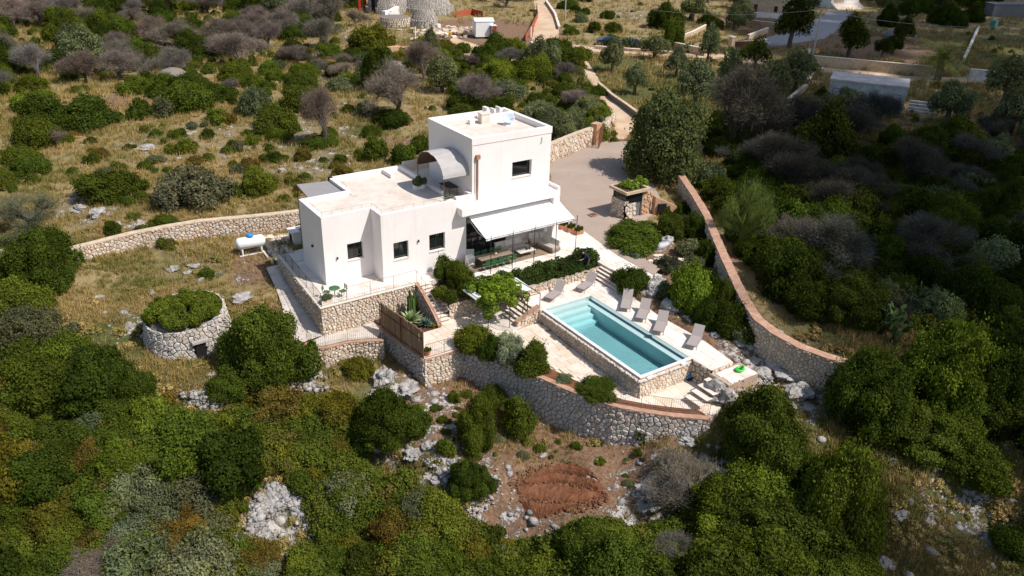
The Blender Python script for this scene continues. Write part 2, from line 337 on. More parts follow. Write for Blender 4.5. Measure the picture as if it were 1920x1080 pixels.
    m['green_plastic'] = simple('green_plastic', (.05,.55,.06), .35); m['red'] = simple('red_paint', (.36,.03,.02), .5); m['dark'] = simple('dark_void', (.012,.012,.012), .9)
    m['concrete'] = simple('raw_concrete', (.46,.47,.46), .95, var=.3, scale=1.2); m['conc_roof'] = simple('flat_concrete_roof', (.56,.50,.47), .95, var=.22, scale=.8)
    m['lav'] = simple('lavender_door', (.45,.43,.50), .7); m['terracotta'] = simple('terracotta', (.42,.20,.11), .85); m['tufa'] = simple('tufa_block', (.55,.42,.28), .95, var=.22, scale=2)
    m['orange_net'] = simple('orange_net', (.40,.10,.05), .8, var=.3, scale=4); m['copper'] = simple('copper_pipe', (.42,.24,.17), .6, .3)
    m['car_white'] = simple('white_car_paint', (.75,.76,.78), .25, spec=.6); m['car_dark'] = simple('dark_blue_car_paint', (.02,.03,.06), .2, spec=.7); m['rubber'] = simple('rubber', (.02,.02,.02), .8)
    m['pole'] = simple('concrete_pole', (.45,.41,.36), .9); m['grey_panel'] = simple('grey_panel', (.16,.16,.17), .6); m['skin'] = simple('skin', (.45,.27,.19), .6); m['navy'] = simple('navy_cloth', (.015,.02,.045), .9)
    m['khaki'] = simple('khaki_cloth', (.07,.07,.05), .9); m['hair'] = simple('dark_hair', (.02,.014,.01), .8); m['cloud'] = simple('cloud_white', (.8,.8,.8), 1.); m['yellow'] = simple('yellow_plastic', (.75,.45,.03), .5)
    m['teal'] = simple('teal_tarp', (.10,.30,.26), .7); m['gold'] = simple('pale_brick', (.55,.33,.20), .9, var=.2, scale=3)
setup_mats()

# ------------------------------------------------------------------ levels of the garden
T = .8; LAND = -1.0; WALK = -1.15
def Pz(x, y): return -.90 - max(0., 37.4-y)*.0455
def inpoly(x, y, poly):
    c = np.zeros(np.shape(x), bool); n = len(poly)
    for i in range(n):
        x0, y0 = poly[i]; x1, y1 = poly[(i+1) % n]
        if y0 == y1: continue
        k = ((y0 > y) != (y1 > y)) & (x < (x1-x0)*(y-y0)/(y1-y0)+x0); c ^= k
    return c
OUT = [(22.12,37.42),(22.6,36.2),(23.3,34.6),(24.15,32.7),(24.95,30.6),(25.55,29.3),(26.4,27.85),(27.35,26.8),(28.6,25.6),(30.3,24.25)]
TERRACE = [(15.45,43.75),(24.6,43.75),(24.6,42.2),(35.1,42.2),(35.1,36.3),(37.0,36.3),(37.05,40.5),(38.1,47.),(37.6,48.5),(26.5,54.2),(15.85,53.)]
PLANTER = [(23.12,43.75),(23.12,41.0),(27.2,41.0),(28.1,39.86),(35.1,39.86),(35.1,42.2),(24.6,42.2),(24.6,43.75)]
DECK = [(28.12,39.86),(28.12,37.62),(32.32,37.62),(32.32,26.4),(34.15,26.4),(34.5,29),(34.35,33),(34.6,35.5),(35.1,36.3),(35.1,39.86)]
PATIO = [(19.42,37.5)] + OUT + [(32.3,25.1),(32.3,28.05),(28.1,28.05),(28.1,39.9),(27.2,41.05),(22.2,41.05),(22.2,40.4),(19.1,40.4)]
LANDING = [(18.9,42.5),(19.1,40.4),(19.42,37.5),(20.5,37.5),(20.5,40.4),(22.2,40.4),(22.2,43.75),(15.45,43.75),(14.0,43.2),(14.05,42.3),(16.4,42.1),(18.0,41.4)]
CARVE = [(TERRACE, T-.5), (PLANTER, -1.), (DECK, -1.9), (PATIO, -2.), (LANDING, -1.6), ([(28.1,28),(32.4,28),(32.4,37.8),(28.1,37.8)], -2.4)]
# ------------------------------------------------------------------ ground sheet
def axis_pts(a, b, fine, far0, far1):
    s = list(np.arange(a, b+1e-6, fine)); st = fine; x = a
    while x > far0: st *= 1.13; x -= st; s.insert(0, x)
    st = fine; x = b
    while x < far1: st *= 1.13; x += st; s.append(x)
    return np.array(s)
XS = axis_pts(-4, 70, .38, -700, 1500); YS = axis_pts(8, 92, .38, -500, 1700)
GX, GY = np.meshgrid(XS, YS)
GZ = H(GX, GY)
nz = np.array([noise.noise((x*.35, y*.35, 1.7))*.10 + noise.noise((x*1.3, y*1.3, 5.1))*.04 for x, y in zip(GX.ravel(), GY.ravel())]).reshape(GX.shape)
GZ = GZ + nz
for poly, zz in CARVE:
    k = inpoly(GX, GY, poly); GZ[k] = np.minimum(GZ[k], zz)
# masks: red = bare soil, green = rock, blue = green grass
MK = np.zeros((*GX.shape, 3))
def blob(px, py, r, ch, v=1., z=None, el=1.):
    p = GT(px, py); d = ((GX-p[0])**2 + (GY-p[1])**2)/r**2
    MK[..., ch] = np.maximum(MK[..., ch], v*np.exp(-d*d))
for a in [(1040,925,4.5,0,1.),(1100,900,3,0,1.),(850,780,3.5,0,.75),(980,830,4,0,.7),(1150,870,4,0,.7),(850,730,2.5,0,.8),(540,590,2.2,0,.7),(500,500,3,0,.55),(1200,440,3,0,.9),(1280,480,4,0,1.),(1260,560,3,0,1.),
          (1340,640,3,0,1.),(1230,500,3,0,1.),(1300,600,3,0,1.),(920,60,13,0,1.2),(880,85,8,0,1.2),(960,85,8,0,1.),(700,115,8,0,.7),(620,115,6,0,.6),(1500,75,9,0,1.),(1650,90,14,0,1.),(1450,60,8,0,.8),(1400,40,10,0,.6),
          (740,270,3,0,.7),(230,190,4,0,.6),(1020,960,3,0,.8),(1220,880,3,0,.5),(900,700,2,0,.7),(760,690,1.6,0,.6),(1700,230,6,0,.4),(480,490,2,0,.6)]: blob(*a)
for a in [(500,980,3.2,1,1.),(560,740,2.2,1,.8),(380,760,2,1,.8),(720,720,1.6,1,.9),(790,800,2.5,1,.8),(820,760,1.5,1,.9),(700,830,2,1,.7),(860,880,3,1,.7),(1200,930,2.5,1,.75),(1450,700,3,1,1.),(1510,740,3,1,1.),(1480,690,2.5,1,1.),
          (1380,680,2,1,.8),(1700,830,2.5,1,.7),(1790,980,3,1,.7),(1870,1010,3,1,.7),(540,250,5,1,.7),(600,310,4,1,.75),(400,240,4,1,.6),(270,270,3.5,1,.65),(330,290,4,1,.6),(140,390,3,1,.7),(180,400,3,1,.7),(260,425,2.5,1,.6),
          (620,300,4,1,.8),(560,150,6,1,.6),(700,60,8,1,.5),(1200,30,10,1,.7),(1190,30,6,1,.7),(350,500,3,1,.5),(240,600,2.4,1,.6),(300,620,2,1,.5),(330,560,2,1,.5),(420,520,2.6,1,.5),(780,130,4,1,.8),(750,120,4,1,.8),(1130,490,1,1,0),
          (500,310,4,1,.6),(480,270,5,1,.45),(640,250,4,1,.6),(430,290,4,1,.5),(960,990,2,1,.6),(870,1060,3,1,.8),(1350,860,2,1,.5),(620,200,5,1,.5),(870,150,3,1,.5),(450,340,4,1,.5)]: blob(*a)
for a in [(1200,160,14,2,1.),(1400,190,12,2,1.),(1600,280,8,2,.9),(1500,240,10,2,.9),(1150,130,8,2,1.),(300,500,5,2,.3),(1850,330,10,2,.9),(1680,100,14,2,.7),(1850,90,16,2,.9),(600,270,4,2,.5),(700,240,4,2,.5),(300,740,4,2,.8),
          (150,800,9,2,1.),(450,900,9,2,1.),(800,1000,10,2,1.),(1500,950,9,2,.9),(1700,600,9,2,.7),(1560,620,5,2,.2),(1060,235,5,2,.9)]: blob(*a)
far = np.hypot(GX-40, GY-50) > 75
ny, nx = GX.shape
V = np.stack([GX, GY, GZ], -1).reshape(-1, 3); I = np.arange(ny*nx).reshape(ny, nx)
Q = np.stack([I[:-1, :-1], I[:-1, 1:], I[1:, 1:], I[1:, :-1]], -1).reshape(-1, 4)
me = np_mesh('ground', V, Q, MAT['ground'], smooth=True)
ca = me.color_attributes.new('mask', 'FLOAT_COLOR', 'POINT'); ca.data.foreach_set('color', np.concatenate([MK.reshape(-1, 3), np.ones((ny*nx, 1))], 1).astype(np.float32).ravel())
link('ground', me, kind='structure')
def gz(x, y):                         # height of the built ground sheet
    i = np.clip(np.searchsorted(XS, x)-1, 0, nx-2); j = np.clip(np.searchsorted(YS, y)-1, 0, ny-2)
    u = (x-XS[i])/(XS[i+1]-XS[i]); v = (y-YS[j])/(YS[j+1]-YS[j])
    return float(GZ[j, i]*(1-u)*(1-v)+GZ[j, i+1]*u*(1-v)+GZ[j+1, i]*(1-u)*v+GZ[j+1, i+1]*u*v)

# ------------------------------------------------------------------ tracks and drives laid on the ground
NOGRASS = []
def strip(name, L, R, mat, lift=.05, step=.8, across=6, zf=None, **kw):
    """sheet lofted between a left and a right line of world points"""
    def res(P, n):
        P = np.array(P, float)[:, :2]; d = np.r_[0, np.cumsum(np.hypot(*np.diff(P, axis=0).T))]; t = np.linspace(0, d[-1], n)
        return np.stack([np.interp(t, d, P[:, 0]), np.interp(t, d, P[:, 1])], 1)
    ln = max(np.hypot(*np.diff(np.array(L)[:, :2], axis=0).T).sum(), np.hypot(*np.diff(np.array(R)[:, :2], axis=0).T).sum()); n = max(3, int(ln/step)+1)
    A, B = res(L, n), res(R, n); mb = MB()
    vs = []
    for i in range(n):
        for k in range(across+1):
            u = k/across; p = A[i]*(1-u)+B[i]*u; e = lift if 0 < k < across else lift-.06
            vs.append((p[0], p[1], (zf(p[0], p[1]) if zf else gz(p[0], p[1]))+e))
    fs = [(i*(across+1)+k, i*(across+1)+k+1, (i+1)*(across+1)+k+1, (i+1)*(across+1)+k) for i in range(n-1) for k in range(across)]
    mb.add(vs, fs); NOGRASS.append([tuple(q) for q in A]+[tuple(q) for q in B[::-1]])
    kw.setdefault('kind', 'structure')
    return mb.build(name, mat, smooth=True, **kw)
P_ = lambda *q: [GT(*a) for a in q]
strip('dirt_road', P_((1000,2),(1004,25),(1000,60),(992,92),(985,110)), P_((1022,0),(1040,25),(1048,60),(1048,90),(1060,110)), MAT['dirt'], across=8)
strip('building_site_track', P_((815,110),(860,118),(930,118),(985,112)), P_((850,68),(900,85),(950,92),(1000,84)), MAT['dirt'], across=8)
strip('lane', P_((1050,95),(1120,98),(1250,104),(1340,110),(1520,133),(1700,152),(1920,158)), P_((1050,80),(1120,90),(1250,97),(1345,101),(1520,123),(1700,142),(1920,150)), MAT['dirt'])
strip('entrance_track', P_((1075,115),(1112,160),(1128,190),(1150,225),(1154,262)), P_((1100,112),(1130,160),(1172,195),(1192,220),(1180,262)), MAT['dirt'], across=8)
strip('gravel_forecourt', [(37.0,36.6),(37.05,40.5),(38.1,46.9),(38.1,49),(45,60.6),(54.0,64.0)], [(38.4,37.2),(38.6,40.5),(42.6,44.0),(47.5,46.5),(53.5,56),(57.8,63.4)], MAT['gravel'], across=10, step=.6, zf=lambda x, y: max(.74, gz(x, y)))
strip('grey_driveway', P_((1410,76),(1450,66),(1500,55),(1540,30),(1552,20)), P_((1425,95),(1480,83),(1550,72),(1590,40),(1602,22)), MAT['drive'])
strip('pale_side_path', [(15.0,53.2),(14.7,50.5),(14.3,48),(13.6,45.8),(13.6,43.4)], [(15.9,53.2),(15.6,50.5),(15.5,48),(15.5,45.8),(15.5,43.7)], MAT['path'], zf=lambda x, y: max(gz(x, y), -1.13 if y < 44.2 else -1.13+(y-44.2)*.115))

# ------------------------------------------------------------------ rubble stone walls
def _clip(poly, mx, my, nx_, ny_):
    out = []; n = len(poly)
    for i in range(n):
        a = poly[i]; b = poly[(i+1) % n]; da = (a[0]-mx)*nx_+(a[1]-my)*ny_; db = (b[0]-mx)*nx_+(b[1]-my)*ny_
        if da <= 0: out.append(a)
        if (da < 0 < db) or (db < 0 < da):
            t = da/(da-db); out.append((a[0]+(b[0]-a[0])*t, a[1]+(b[1]-a[1])*t))
    return out
def cells(S, Hh, c, seed, asp=1.45, jit=.5):
    rg = random.Random(seed); nx_ = max(2, int(S/(c*asp))+2); ny_ = max(2, int(Hh/c)+2); pts = {}
    for j in range(-1, ny_+1):
        for i in range(-1, nx_+1):
            pts[i, j] = ((i+.5*(j % 2)+.25+rg.uniform(-jit, jit))*S/(nx_-1.5), (j+.4+rg.uniform(-jit, jit))*Hh/(ny_-1.5))
    out = []
    for (i, j), (x, y) in pts.items():
        if not (0 <= x <= S and -.1 <= y <= Hh*1.05): continue
        poly = [(x-2*c, y-2*c), (x+2*c, y-2*c), (x+2*c, y+2*c), (x-2*c, y+2*c)]
        for dj in (-2,-1,0,1,2):
            for di in (-2,-1,0,1,2):
                q = pts.get((i+di, j+dj))
                if q is None or (di == 0 and dj == 0): continue
                poly = _clip(poly, (x+q[0])/2, (y+q[1])/2, q[0]-x, q[1]-y)
                if len(poly) < 3: break
            if len(poly) < 3: break
        if len(poly) >= 3: out.append(((x, y), poly))
    return out
class Surf:                            # vertical or battered face along a line: P(s), zb(s), zt(s)
    def __init__(s, pts, side, batter=0., closed=False):
        s.p = np.array([q[:2] for q in pts], float); s.zb = np.array([q[2] for q in pts]); s.zt = np.array([q[3] for q in pts])
        s.d = np.r_[0, np.cumsum(np.hypot(*np.diff(s.p, axis=0).T))]; s.L = s.d[-1]; s.bat = batter
        seg = np.diff(s.p, axis=0); seg /= np.hypot(seg[:, 0], seg[:, 1])[:, None]; nn = np.stack([seg[:, 1], -seg[:, 0]], 1)*side
        vn = np.vstack([nn[:1], nn[:-1]+nn[1:], nn[-1:]]);
        if closed: vn[0] = vn[-1] = nn[0]+nn[-1]
        s.n = vn/np.hypot(vn[:, 0], vn[:, 1])[:, None]; s.H = float((s.zt-s.zb).max())
    def at(s, u, h, off=0.):
        u = min(max(u, 0), s.L); f = lambda a: np.interp(u, s.d, a)
        zb, zt = f(s.zb), f(s.zt); z = min(zt-h, zt) ; z = max(z, zb)
        o = off + (zt-z)*s.bat
        return (f(s.p[:, 0])+f(s.n[:, 0])*o, f(s.p[:, 1])+f(s.n[:, 1])*o, z)
def rubble(parent, surf, c, mat, seed, nparts=0, gap=.022, pr=(.02, .11), hole=None, name='stone', asp=1.35):
    """individually shaped stones over a face; h is measured down from the top"""
    st = cells(surf.L, surf.H, c, seed, asp); rg = random.Random(seed+5); items = []
    for (cx_, cy_), poly in st:
        if hole and hole(cx_, cy_): continue
        zb = np.interp(cx_, surf.d, surf.zt-surf.zb)
        if cy_ > zb+c*.3: continue
        n = len(poly); d = rg.uniform(*pr); mb_v = []
        sh = 1-2*gap/c
        ring = [((x-cx_)*sh+cx_, min(max((y-cy_)*sh+cy_, .0), surf.H)) for x, y in poly]
        for k, (sc, off) in enumerate(((1., -.03), (.97, d*.55), (.72, d))):
            for x, y in ring:
                mb_v.append(surf.at((x-cx_)*sc+cx_, (y-cy_)*sc+cy_, off+(rg.uniform(-.008, .008) if k else 0)))
        fs = [(k*n+i, k*n+(i+1) % n, (k+1)*n+(i+1) % n, (k+1)*n+i) for k in (0, 1) for i in range(n)] + [tuple(2*n+i for i in range(n))]
        ar = sum(poly[i][0]*poly[(i+1) % n][1]-poly[(i+1) % n][0]*poly[i][1] for i in range(n))
        items.append((abs(ar), mb_v, fs, rg.random()))
    items.sort(key=lambda q: -q[0])
    for q in items[:nparts]:
        m = MB(); m.add(q[1], q[2], q[3]); m.build(name, mat, parent)
    rest = MB()
    for q in items[nparts:]: rest.add(q[1], q[2], q[3])
    if rest.v: rest.build('rubble_stonework', mat, parent, kind='stuff')
def wall_core(parent, pts, side, th, mat, name='wall_core', batter=0.):
    """solid body behind the stones; th = thickness away from the face"""
    s = Surf(pts, side, batter); m = MB(); n = len(pts)
    for i in range(n):
        u = s.d[i]; a = s.at(u, 0, 0); b = s.at(u, 99, 0); zb = s.zb[i]-.6
        m.v += [(b[0], b[1], zb), (a[0], a[1], a[2]), (a[0]-s.n[i, 0]*th, a[1]-s.n[i, 1]*th, a[2]), (b[0]-s.n[i, 0]*(th+.1), b[1]-s.n[i, 1]*(th+.1), zb)]
    for i in range(n-1):
        for k in range(4): m.f.append((i*4+k, i*4+(k+1) % 4, (i+1)*4+(k+1) % 4, (i+1)*4+k)); m.r.append(0.); m.m.append(0)
    m.f += [(0, 3, 2, 1), tuple((n-1)*4+k for k in range(4))]; m.r += [0., 0.]; m.m += [0, 0]
    bm_ = m.build(name, mat, parent); return s
def coping(parent, pts, side, x0, x1, mat, h=.06, name='coping'):
    """flat capping along the wall top from offset x0 to x1, with uneven edges"""
    s = Surf(pts, side); n = max(4, int(s.L/.35)); m = MB(); rg = random.Random(int(s.L*100))
    for i in range(n+1):
        u = s.L*i/n; a = s.at(u, 0, x1+rg.uniform(-.02, .03)); b = s.at(u, 0, x0-rg.uniform(-.02, .03))
        m.v += [(a[0], a[1], a[2]-.03), (a[0], a[1], a[2]+h), (b[0], b[1], b[2]+h), (b[0], b[1], b[2]-.03)]
    for i in range(n):
        for k in range(4): m.f.append((i*4+k, i*4+(k+1) % 4, (i+1)*4+(k+1) % 4, (i+1)*4+k)); m.r.append(0.); m.m.append(0)
    m.f += [(0, 3, 2, 1), tuple(n*4+k for k in range(4))]; m.r += [0., 0.]; m.m += [0, 0]
    return m.build(name, mat, parent)

# ------------------------------------------------------------------ paving
TILE_ME = {}
def tile_mesh(mat):
    if mat.name not in TILE_ME:
        m = MB(); m.add([(-.5,-.5,-1),(.5,-.5,-1),(.5,.5,-1),(-.5,.5,-1),(-.5,-.5,-.15),(.5,-.5,-.15),(.5,.5,-.15),(-.5,.5,-.15),(-.485,-.485,0),(.485,-.485,0),(.485,.485,0),(-.485,.485,0)],
            [(0,1,5,4),(1,2,6,5),(2,3,7,6),(3,0,4,7),(4,5,9,8),(5,6,10,9),(6,7,11,10),(7,4,8,11),(8,9,10,11)])
        o = m.build('tile', mat); TILE_ME[mat.name] = o.data; bpy.data.objects.remove(o)
    return TILE_ME[mat.name]
def pave(parent, poly, z, mat, seed, nparts=0, course=(.38,.5), length=(.45,.95), rotx=False, th=.05, jag=0.):
    """random-length slabs in courses; the largest in view as parts, the others joined"""
    zf = z if callable(z) else (lambda x, y: z); rg = random.Random(seed); xs = [p[0] for p in poly]; ys = [p[1] for p in poly]; T_ = []
    y = min(ys) if not rotx else min(xs); top = max(ys) if not rotx else max(xs)
    while y < top:
        c = rg.uniform(*course); x = (min(xs) if not rotx else min(ys)) - rg.uniform(0, .6); end = max(xs) if not rotx else max(ys)
        while x < end:
            l = rg.uniform(*length); cx_, cy_ = (x+l/2, y+c/2) if not rotx else (y+c/2, x+l/2)
            sx, sy = (l, c) if not rotx else (c, l)
            corners = [(cx_+a*sx*.46, cy_+b*sy*.46) for a in (-1, 1) for b in (-1, 1)]
            if all(inpoly(np.array(q[0]), np.array(q[1]), poly) for q in corners): T_.append((cx_, cy_, sx, sy))
            elif inpoly(np.array(cx_), np.array(cy_), poly):     # cut slab at the edge
                for a in (-1, 1):
                    for b in (-1, 1):
                        qx, qy = cx_+a*sx*.25, cy_+b*sy*.25
                        if all(inpoly(np.array(qx+e*sx*.22), np.array(qy+g*sy*.22), poly) for e in (-1, 1) for g in (-1, 1)): T_.append((qx, qy, sx*.5, sy*.5))
            x += l
        y += c
    T_.sort(key=lambda t: -ppm((t[0], t[1], 0))**2*t[2]*t[3])
    g = .016; off = parent['_o'] if parent is not None and '_o' in parent.keys() else (0, 0, 0)
    for (x, y, sx, sy) in T_[:nparts]:
        o = link('tile', tile_mesh(mat), parent); o.location = (x-off[0], y-off[1], zf(x, y)+rg.uniform(-.004, .004)-off[2]); o.scale = (sx-g, sy-g, th)
    m = MB()
    for (x, y, sx, sy) in T_[nparts:]:
        zz = zf(x, y)+rg.uniform(-.004, .004); a, b = (sx-g)/2, (sy-g)/2; r = rg.random()
        m.add([(x-a,y-b,zz-th),(x+a,y-b,zz-th),(x+a,y+b,zz-th),(x-a,y+b,zz-th),(x-a,y-b,zz-.006),(x+a,y-b,zz-.006),(x+a,y+b,zz-.006),(x-a,y+b,zz-.006),(x-a+.01,y-b+.01,zz),(x+a-.01,y-b+.01,zz),(x+a-.01,y+b-.01,zz),(x-a+.01,y+b-.01,zz)],
              [(0,1,5,4),(1,2,6,5),(2,3,7,6),(3,0,4,7),(4,5,9,8),(5,6,10,9),(6,7,11,10),(7,4,8,11),(8,9,10,11)], r)
    if m.v: m.build('paving_slabs', mat, parent, kind='stuff')

# platforms: joint-coloured solid just under the slabs
def platform(name, poly, z, z0, mat, lab=None):
    o = thing(name, None, None, (poly[0][0], poly[0][1], z if not callable(z) else z(*poly[0])), world=True); o['kind'] = 'structure'
    m = MB(); m.prism(poly, z0, (lambda x, y: z(x, y)-.02) if callable(z) else z-.014); m.build('slab_bed', mat, o); return o
ter = platform('house_terrace', TERRACE, T, -2., MAT['step'])
pave(ter, TERRACE, T, MAT['tile'], 3, 300)
dk = platform('pool_deck', DECK, 0., -2.5, MAT['step'])
pave(dk, DECK, 0., MAT['tile'], 4, 300, length=(.5, 1.), rotx=True)
pat = platform('lower_patio', PATIO, Pz, -3.2, MAT['patio'])
PAT_PAVE = [(20.9,38.0),(22.4,38.3),(23.9,36.6),(24.7,35.2),(25.4,33.1),(26.0,31.2),(26.6,29.5),(27.3,28.2),(28.2,27.2),(29.2,26.3),(30.4,25.3),(32.3,25.3),(32.3,28.05),(28.12,28.05),(28.12,37.7),(26.3,37.7),(26.3,39.8),(27.2,41.),(22.2,41.),(22.2,40.4),(20.9,40.4)]
pave(pat, PAT_PAVE, lambda x, y: Pz(x, y)+.005, MAT['patio'], 5, 300, course=(.45,.7), length=(.6,1.2))
ldg = platform('west_landing', LANDING, LAND-.13, -3.0, MAT['path'])
bs = MB(); bs.prism([(20.0,37.55),(21.5,37.55),(21.5,40.35),(19.95,40.35)], LAND-.4, LAND+.02); bs.prism([(19.45,37.55),(20.0,37.55),(19.95,40.35),(19.1,40.35)], LAND-.4, LAND+.02); bs.build('landing_floor', MAT['path'], ldg)
# planting strip behind the outer wall
pl = MB(); PAVE_EDGE = PAT_PAVE[1:11]
m = MB()
inner = [(22.4,38.3),(23.9,36.6),(24.7,35.2),(25.4,33.1),(26.0,31.2),(26.6,29.5),(27.3,28.2),(28.2,27.2),(29.2,26.3),(30.4,25.3)]
vs = []; 
for (a, b), (c, d) in zip(OUT, inner): vs += [(a, b, Pz(a, b)+.03), ((a+c)/2, (b+d)/2, Pz(a, b)+.16), (c, d, Pz(c, d)+.035)]
fs = []
for i in range(9):
    for k in range(2): fs.append((i*3+k, (i+1)*3+k, (i+1)*3+k+1, i*3+k+1))
m.add(vs, fs); m.build('planting_strip', MAT['soil'], kind='structure', smooth=True)
# planter beside the dining terrace
plt = platform('planter_bed', PLANTER, .45, -2., MAT['soil_dark'])

# ------------------------------------------------------------------ the retaining walls
# outer wall under the lower patio
outer = thing('retaining_wall', 'long curved grey rubble retaining wall with terracotta coping below the lower patio', 'stone wall', (24, 33, -4), world=True)
OW = [(x, y, gz(x-.9, y-.4)-.15 if i < 8 else gz(x-.5, y-.8)-.1, Pz(x, y)+.06) for i, (x, y) in enumerate(OUT)]
OW = [(x, y, min(zb, zt-1.2 if i < 9 else zt-.5), zt) for i, (x, y, zb, zt) in enumerate(OW)]
sf = wall_core(outer, OW, 1, .42, MAT['mortar_dark'], batter=.06)
rubble(outer, sf, .21, MAT['stone_grey'], 11, 300, gap=.014, pr=(.02,.11))
coping(outer, OW, 1, -.3, .06, MAT['coping'])
# landing wall under the bamboo fence
lw = thing('retaining_wall', 'angular stone wall under the bamboo fence, grey on one side and sunlit on the other', 'stone wall', (19.35, 37.5, -3), world=True)
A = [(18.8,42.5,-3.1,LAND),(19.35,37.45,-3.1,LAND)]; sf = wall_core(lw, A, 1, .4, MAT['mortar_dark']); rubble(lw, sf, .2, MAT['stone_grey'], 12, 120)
B = [(19.36,37.45,-3.1,LAND),(22.12,37.42,-3.2,LAND)]; sf = wall_core(lw, B, 1, .4, MAT['mortar']); rubble(lw, sf, .2, MAT['stone_warm'], 13, 90); coping(lw, B, 1, -.3, .06, MAT['coping']); coping(lw, A, 1, -.3, .06, MAT['coping'])  # grey stone with dark mortar on one face, warm stone on the other
# low wall under the walkway
l2 = thing('retaining_wall', 'low curved stone wall with rail under the pale walkway left of the bamboo fence', 'stone wall', (15, 43, -3), world=True)
A = [(13.95,43.3,-2.6,WALK+.05),(14.05,42.4,-2.9,WALK+.05),(14.9,42.05,-3.0,WALK+.05),(16.4,41.95,-3.0,WALK+.05),(17.9,41.3,-3.0,WALK+.05),(18.35,41.0,-3.,WALK+.05)]
sf = wall_core(l2, A, 1, .35, MAT['mortar']); rubble(l2, sf, .18, MAT['stone_warm'], 14); coping(l2, A, 1, -.25, .06, MAT['coping'])
# terrace walls
tw = thing('retaining_wall', 'tall warm rubble wall carrying the left corner of the house terrace', 'stone wall', (15.4, 43.7, -1.2), world=True)
A = [(15.85,53.,gz(15.2,53)-.4,T+.02),(15.6,50,-.9,T+.02),(15.4,43.72,-1.25,T+.02)]; sf = wall_core(tw, A, 1, .35, MAT['mortar']); rubble(tw, sf, .17, MAT['stone_pool'], 15)
B = [(15.4,43.7,-1.25,T+.02),(22.2,43.7,-1.25,T+.02)]; sf = wall_core(tw, B, 1, .35, MAT['mortar']); rubble(tw, sf, .16, MAT['stone_warm'], 16)
m = MB(); m.box(15.34,22.2,43.62,43.95,T+.022,T+.07); m.prism([(15.34,43.96),(15.75,43.96),(16.1,52.9),(15.78,52.9)], T+.022, T+.07); m.build('edge_slab', MAT['step'], tw)
# planter walls beside stairs and above the deck
pw = thing('retaining_wall', 'low warm stone wall under the dining terrace hedge behind the pool loungers', 'stone wall', (28, 39.8, 0), world=True)
A = [(28.1,39.84,-.1,.52),(35.08,39.84,-.1,.52)]; sf = wall_core(pw, A, 1, .3, MAT['mortar']); rubble(pw, sf, .16, MAT['stone_warm'], 17)
p2 = thing('retaining_wall', 'brown stone wall beside the narrow stairs, behind the vine pergola', 'stone wall', (23.1, 41, -1), world=True)
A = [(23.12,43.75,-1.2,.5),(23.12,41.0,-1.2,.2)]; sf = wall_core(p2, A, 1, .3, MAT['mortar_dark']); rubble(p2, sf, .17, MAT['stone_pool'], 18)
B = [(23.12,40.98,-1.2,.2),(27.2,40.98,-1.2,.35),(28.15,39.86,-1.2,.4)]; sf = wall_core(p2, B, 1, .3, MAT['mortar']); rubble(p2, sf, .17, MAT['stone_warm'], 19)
# curved boundary wall on the right
cw = thing('boundary_wall', 'long curved rubble wall with flat terracotta top dividing the garden from the dark scrub', 'stone wall', (45, 40, 0), world=True)
CPX = [(1278,330,2.0),(1300,362,1.95),(1323,400,1.9),(1338,435,1.85),(1355,475,1.8),(1376,520,1.7),(1397,563,1.6),(1420,598,1.5),(1455,625,1.4),(1500,650,1.2),(1550,668,1.05),(1603,684,.9)]
CW = []
for px, py, z in CPX:
    p = G(px, py, z); CW.append((p[0], p[1], min(z-.9, float(H(p[0]-.5, p[1]-.3))-.35), z))
Sx = Surf(CW, 1); off = .24; CWi = [(x+n[0]*off, y+n[1]*off, zb, zt) for (x, y, zb, zt), n in zip(CW, Sx.n)]; CWo = [(x-n[0]*off, y-n[1]*off, zb, zt) for (x, y, zb, zt), n in zip(CW, Sx.n)]
sf = wall_core(cw, CWi, 1, .48, MAT['mortar']); rubble(cw, sf, .2, MAT['stone_pool'], 21, 200); s2 = Surf(CWo, -1); rubble(cw, s2, .34, MAT['stone_pool'], 22); coping(cw, CW, 1, -.32, .3, MAT['coping'])
# left field wall
fw = thing('field_wall', 'straight sunlit rubble wall running left from the house behind the gas tank', 'stone wall', (10, 59, 0), world=True)
FPXS = [((141,497),468),((250,470),440),((310,460),428),((380,449),416),((470,438),408),((545,431),400)]; FW = []
for (px, pb), pt in FPXS:
    b = GT(px, pb); FW.append((b[0], b[1], b[2]-.3, top_z(b, pt)))
FW.append((FW[-1][0]+1.6, FW[-1][1]-.2, FW[-1][2], FW[-1][3]))
sf = wall_core(fw, FW, 1, .5, MAT['mortar']); rubble(fw, sf, .2, MAT['stone_warm'], 23, 60); coping(fw, FW, 1, -.5, .05, MAT['coping_pale'])
# drive wall behind the house
dw = thing('drive_wall', 'warm stone wall with brick gate pier between the forecourt and the green scrub', 'stone wall', (46, 61, 1), world=True)
DW = []
for (px, pb), pt in [((985,335),300),((1033,303),270),((1060,290),259),((1085,280),249),((1110,270),240)]:
    b = G(px, pb, .8); DW.append((b[0], b[1], .4, top_z(b, pt)))
sf = wall_core(dw, DW, 1, .45, MAT['mortar']); rubble(dw, sf, .3, MAT['stone_warm'], 24, 100); coping(dw, DW, 1, -.45, .05, MAT['coping_pale'])
e = DW[-1]; m = MB(); m.obox((e[0]+.5, e[1]+.1, 1.75), (1.0, .8, 2.4), Matrix.Rotation(.3, 3, 'Z')); m.build('gate_pier', MAT['gold'], dw)
d2 = thing('drive_wall', 'pale stone wall right of the iron gate along the entrance track', 'stone wall', (56, 66, 1), world=True)
D2 = []
for (px, pb), pt in [((1133,256),232),((1141,243),221),((1152,230),209)]:
    b = G(px, pb, .8); D2.append((b[0], b[1], .4, top_z(b, pt)))
sf = wall_core(d2, D2, 1, .4, MAT['mortar']); rubble(d2, sf, .34, MAT['stone_warm'], 25)
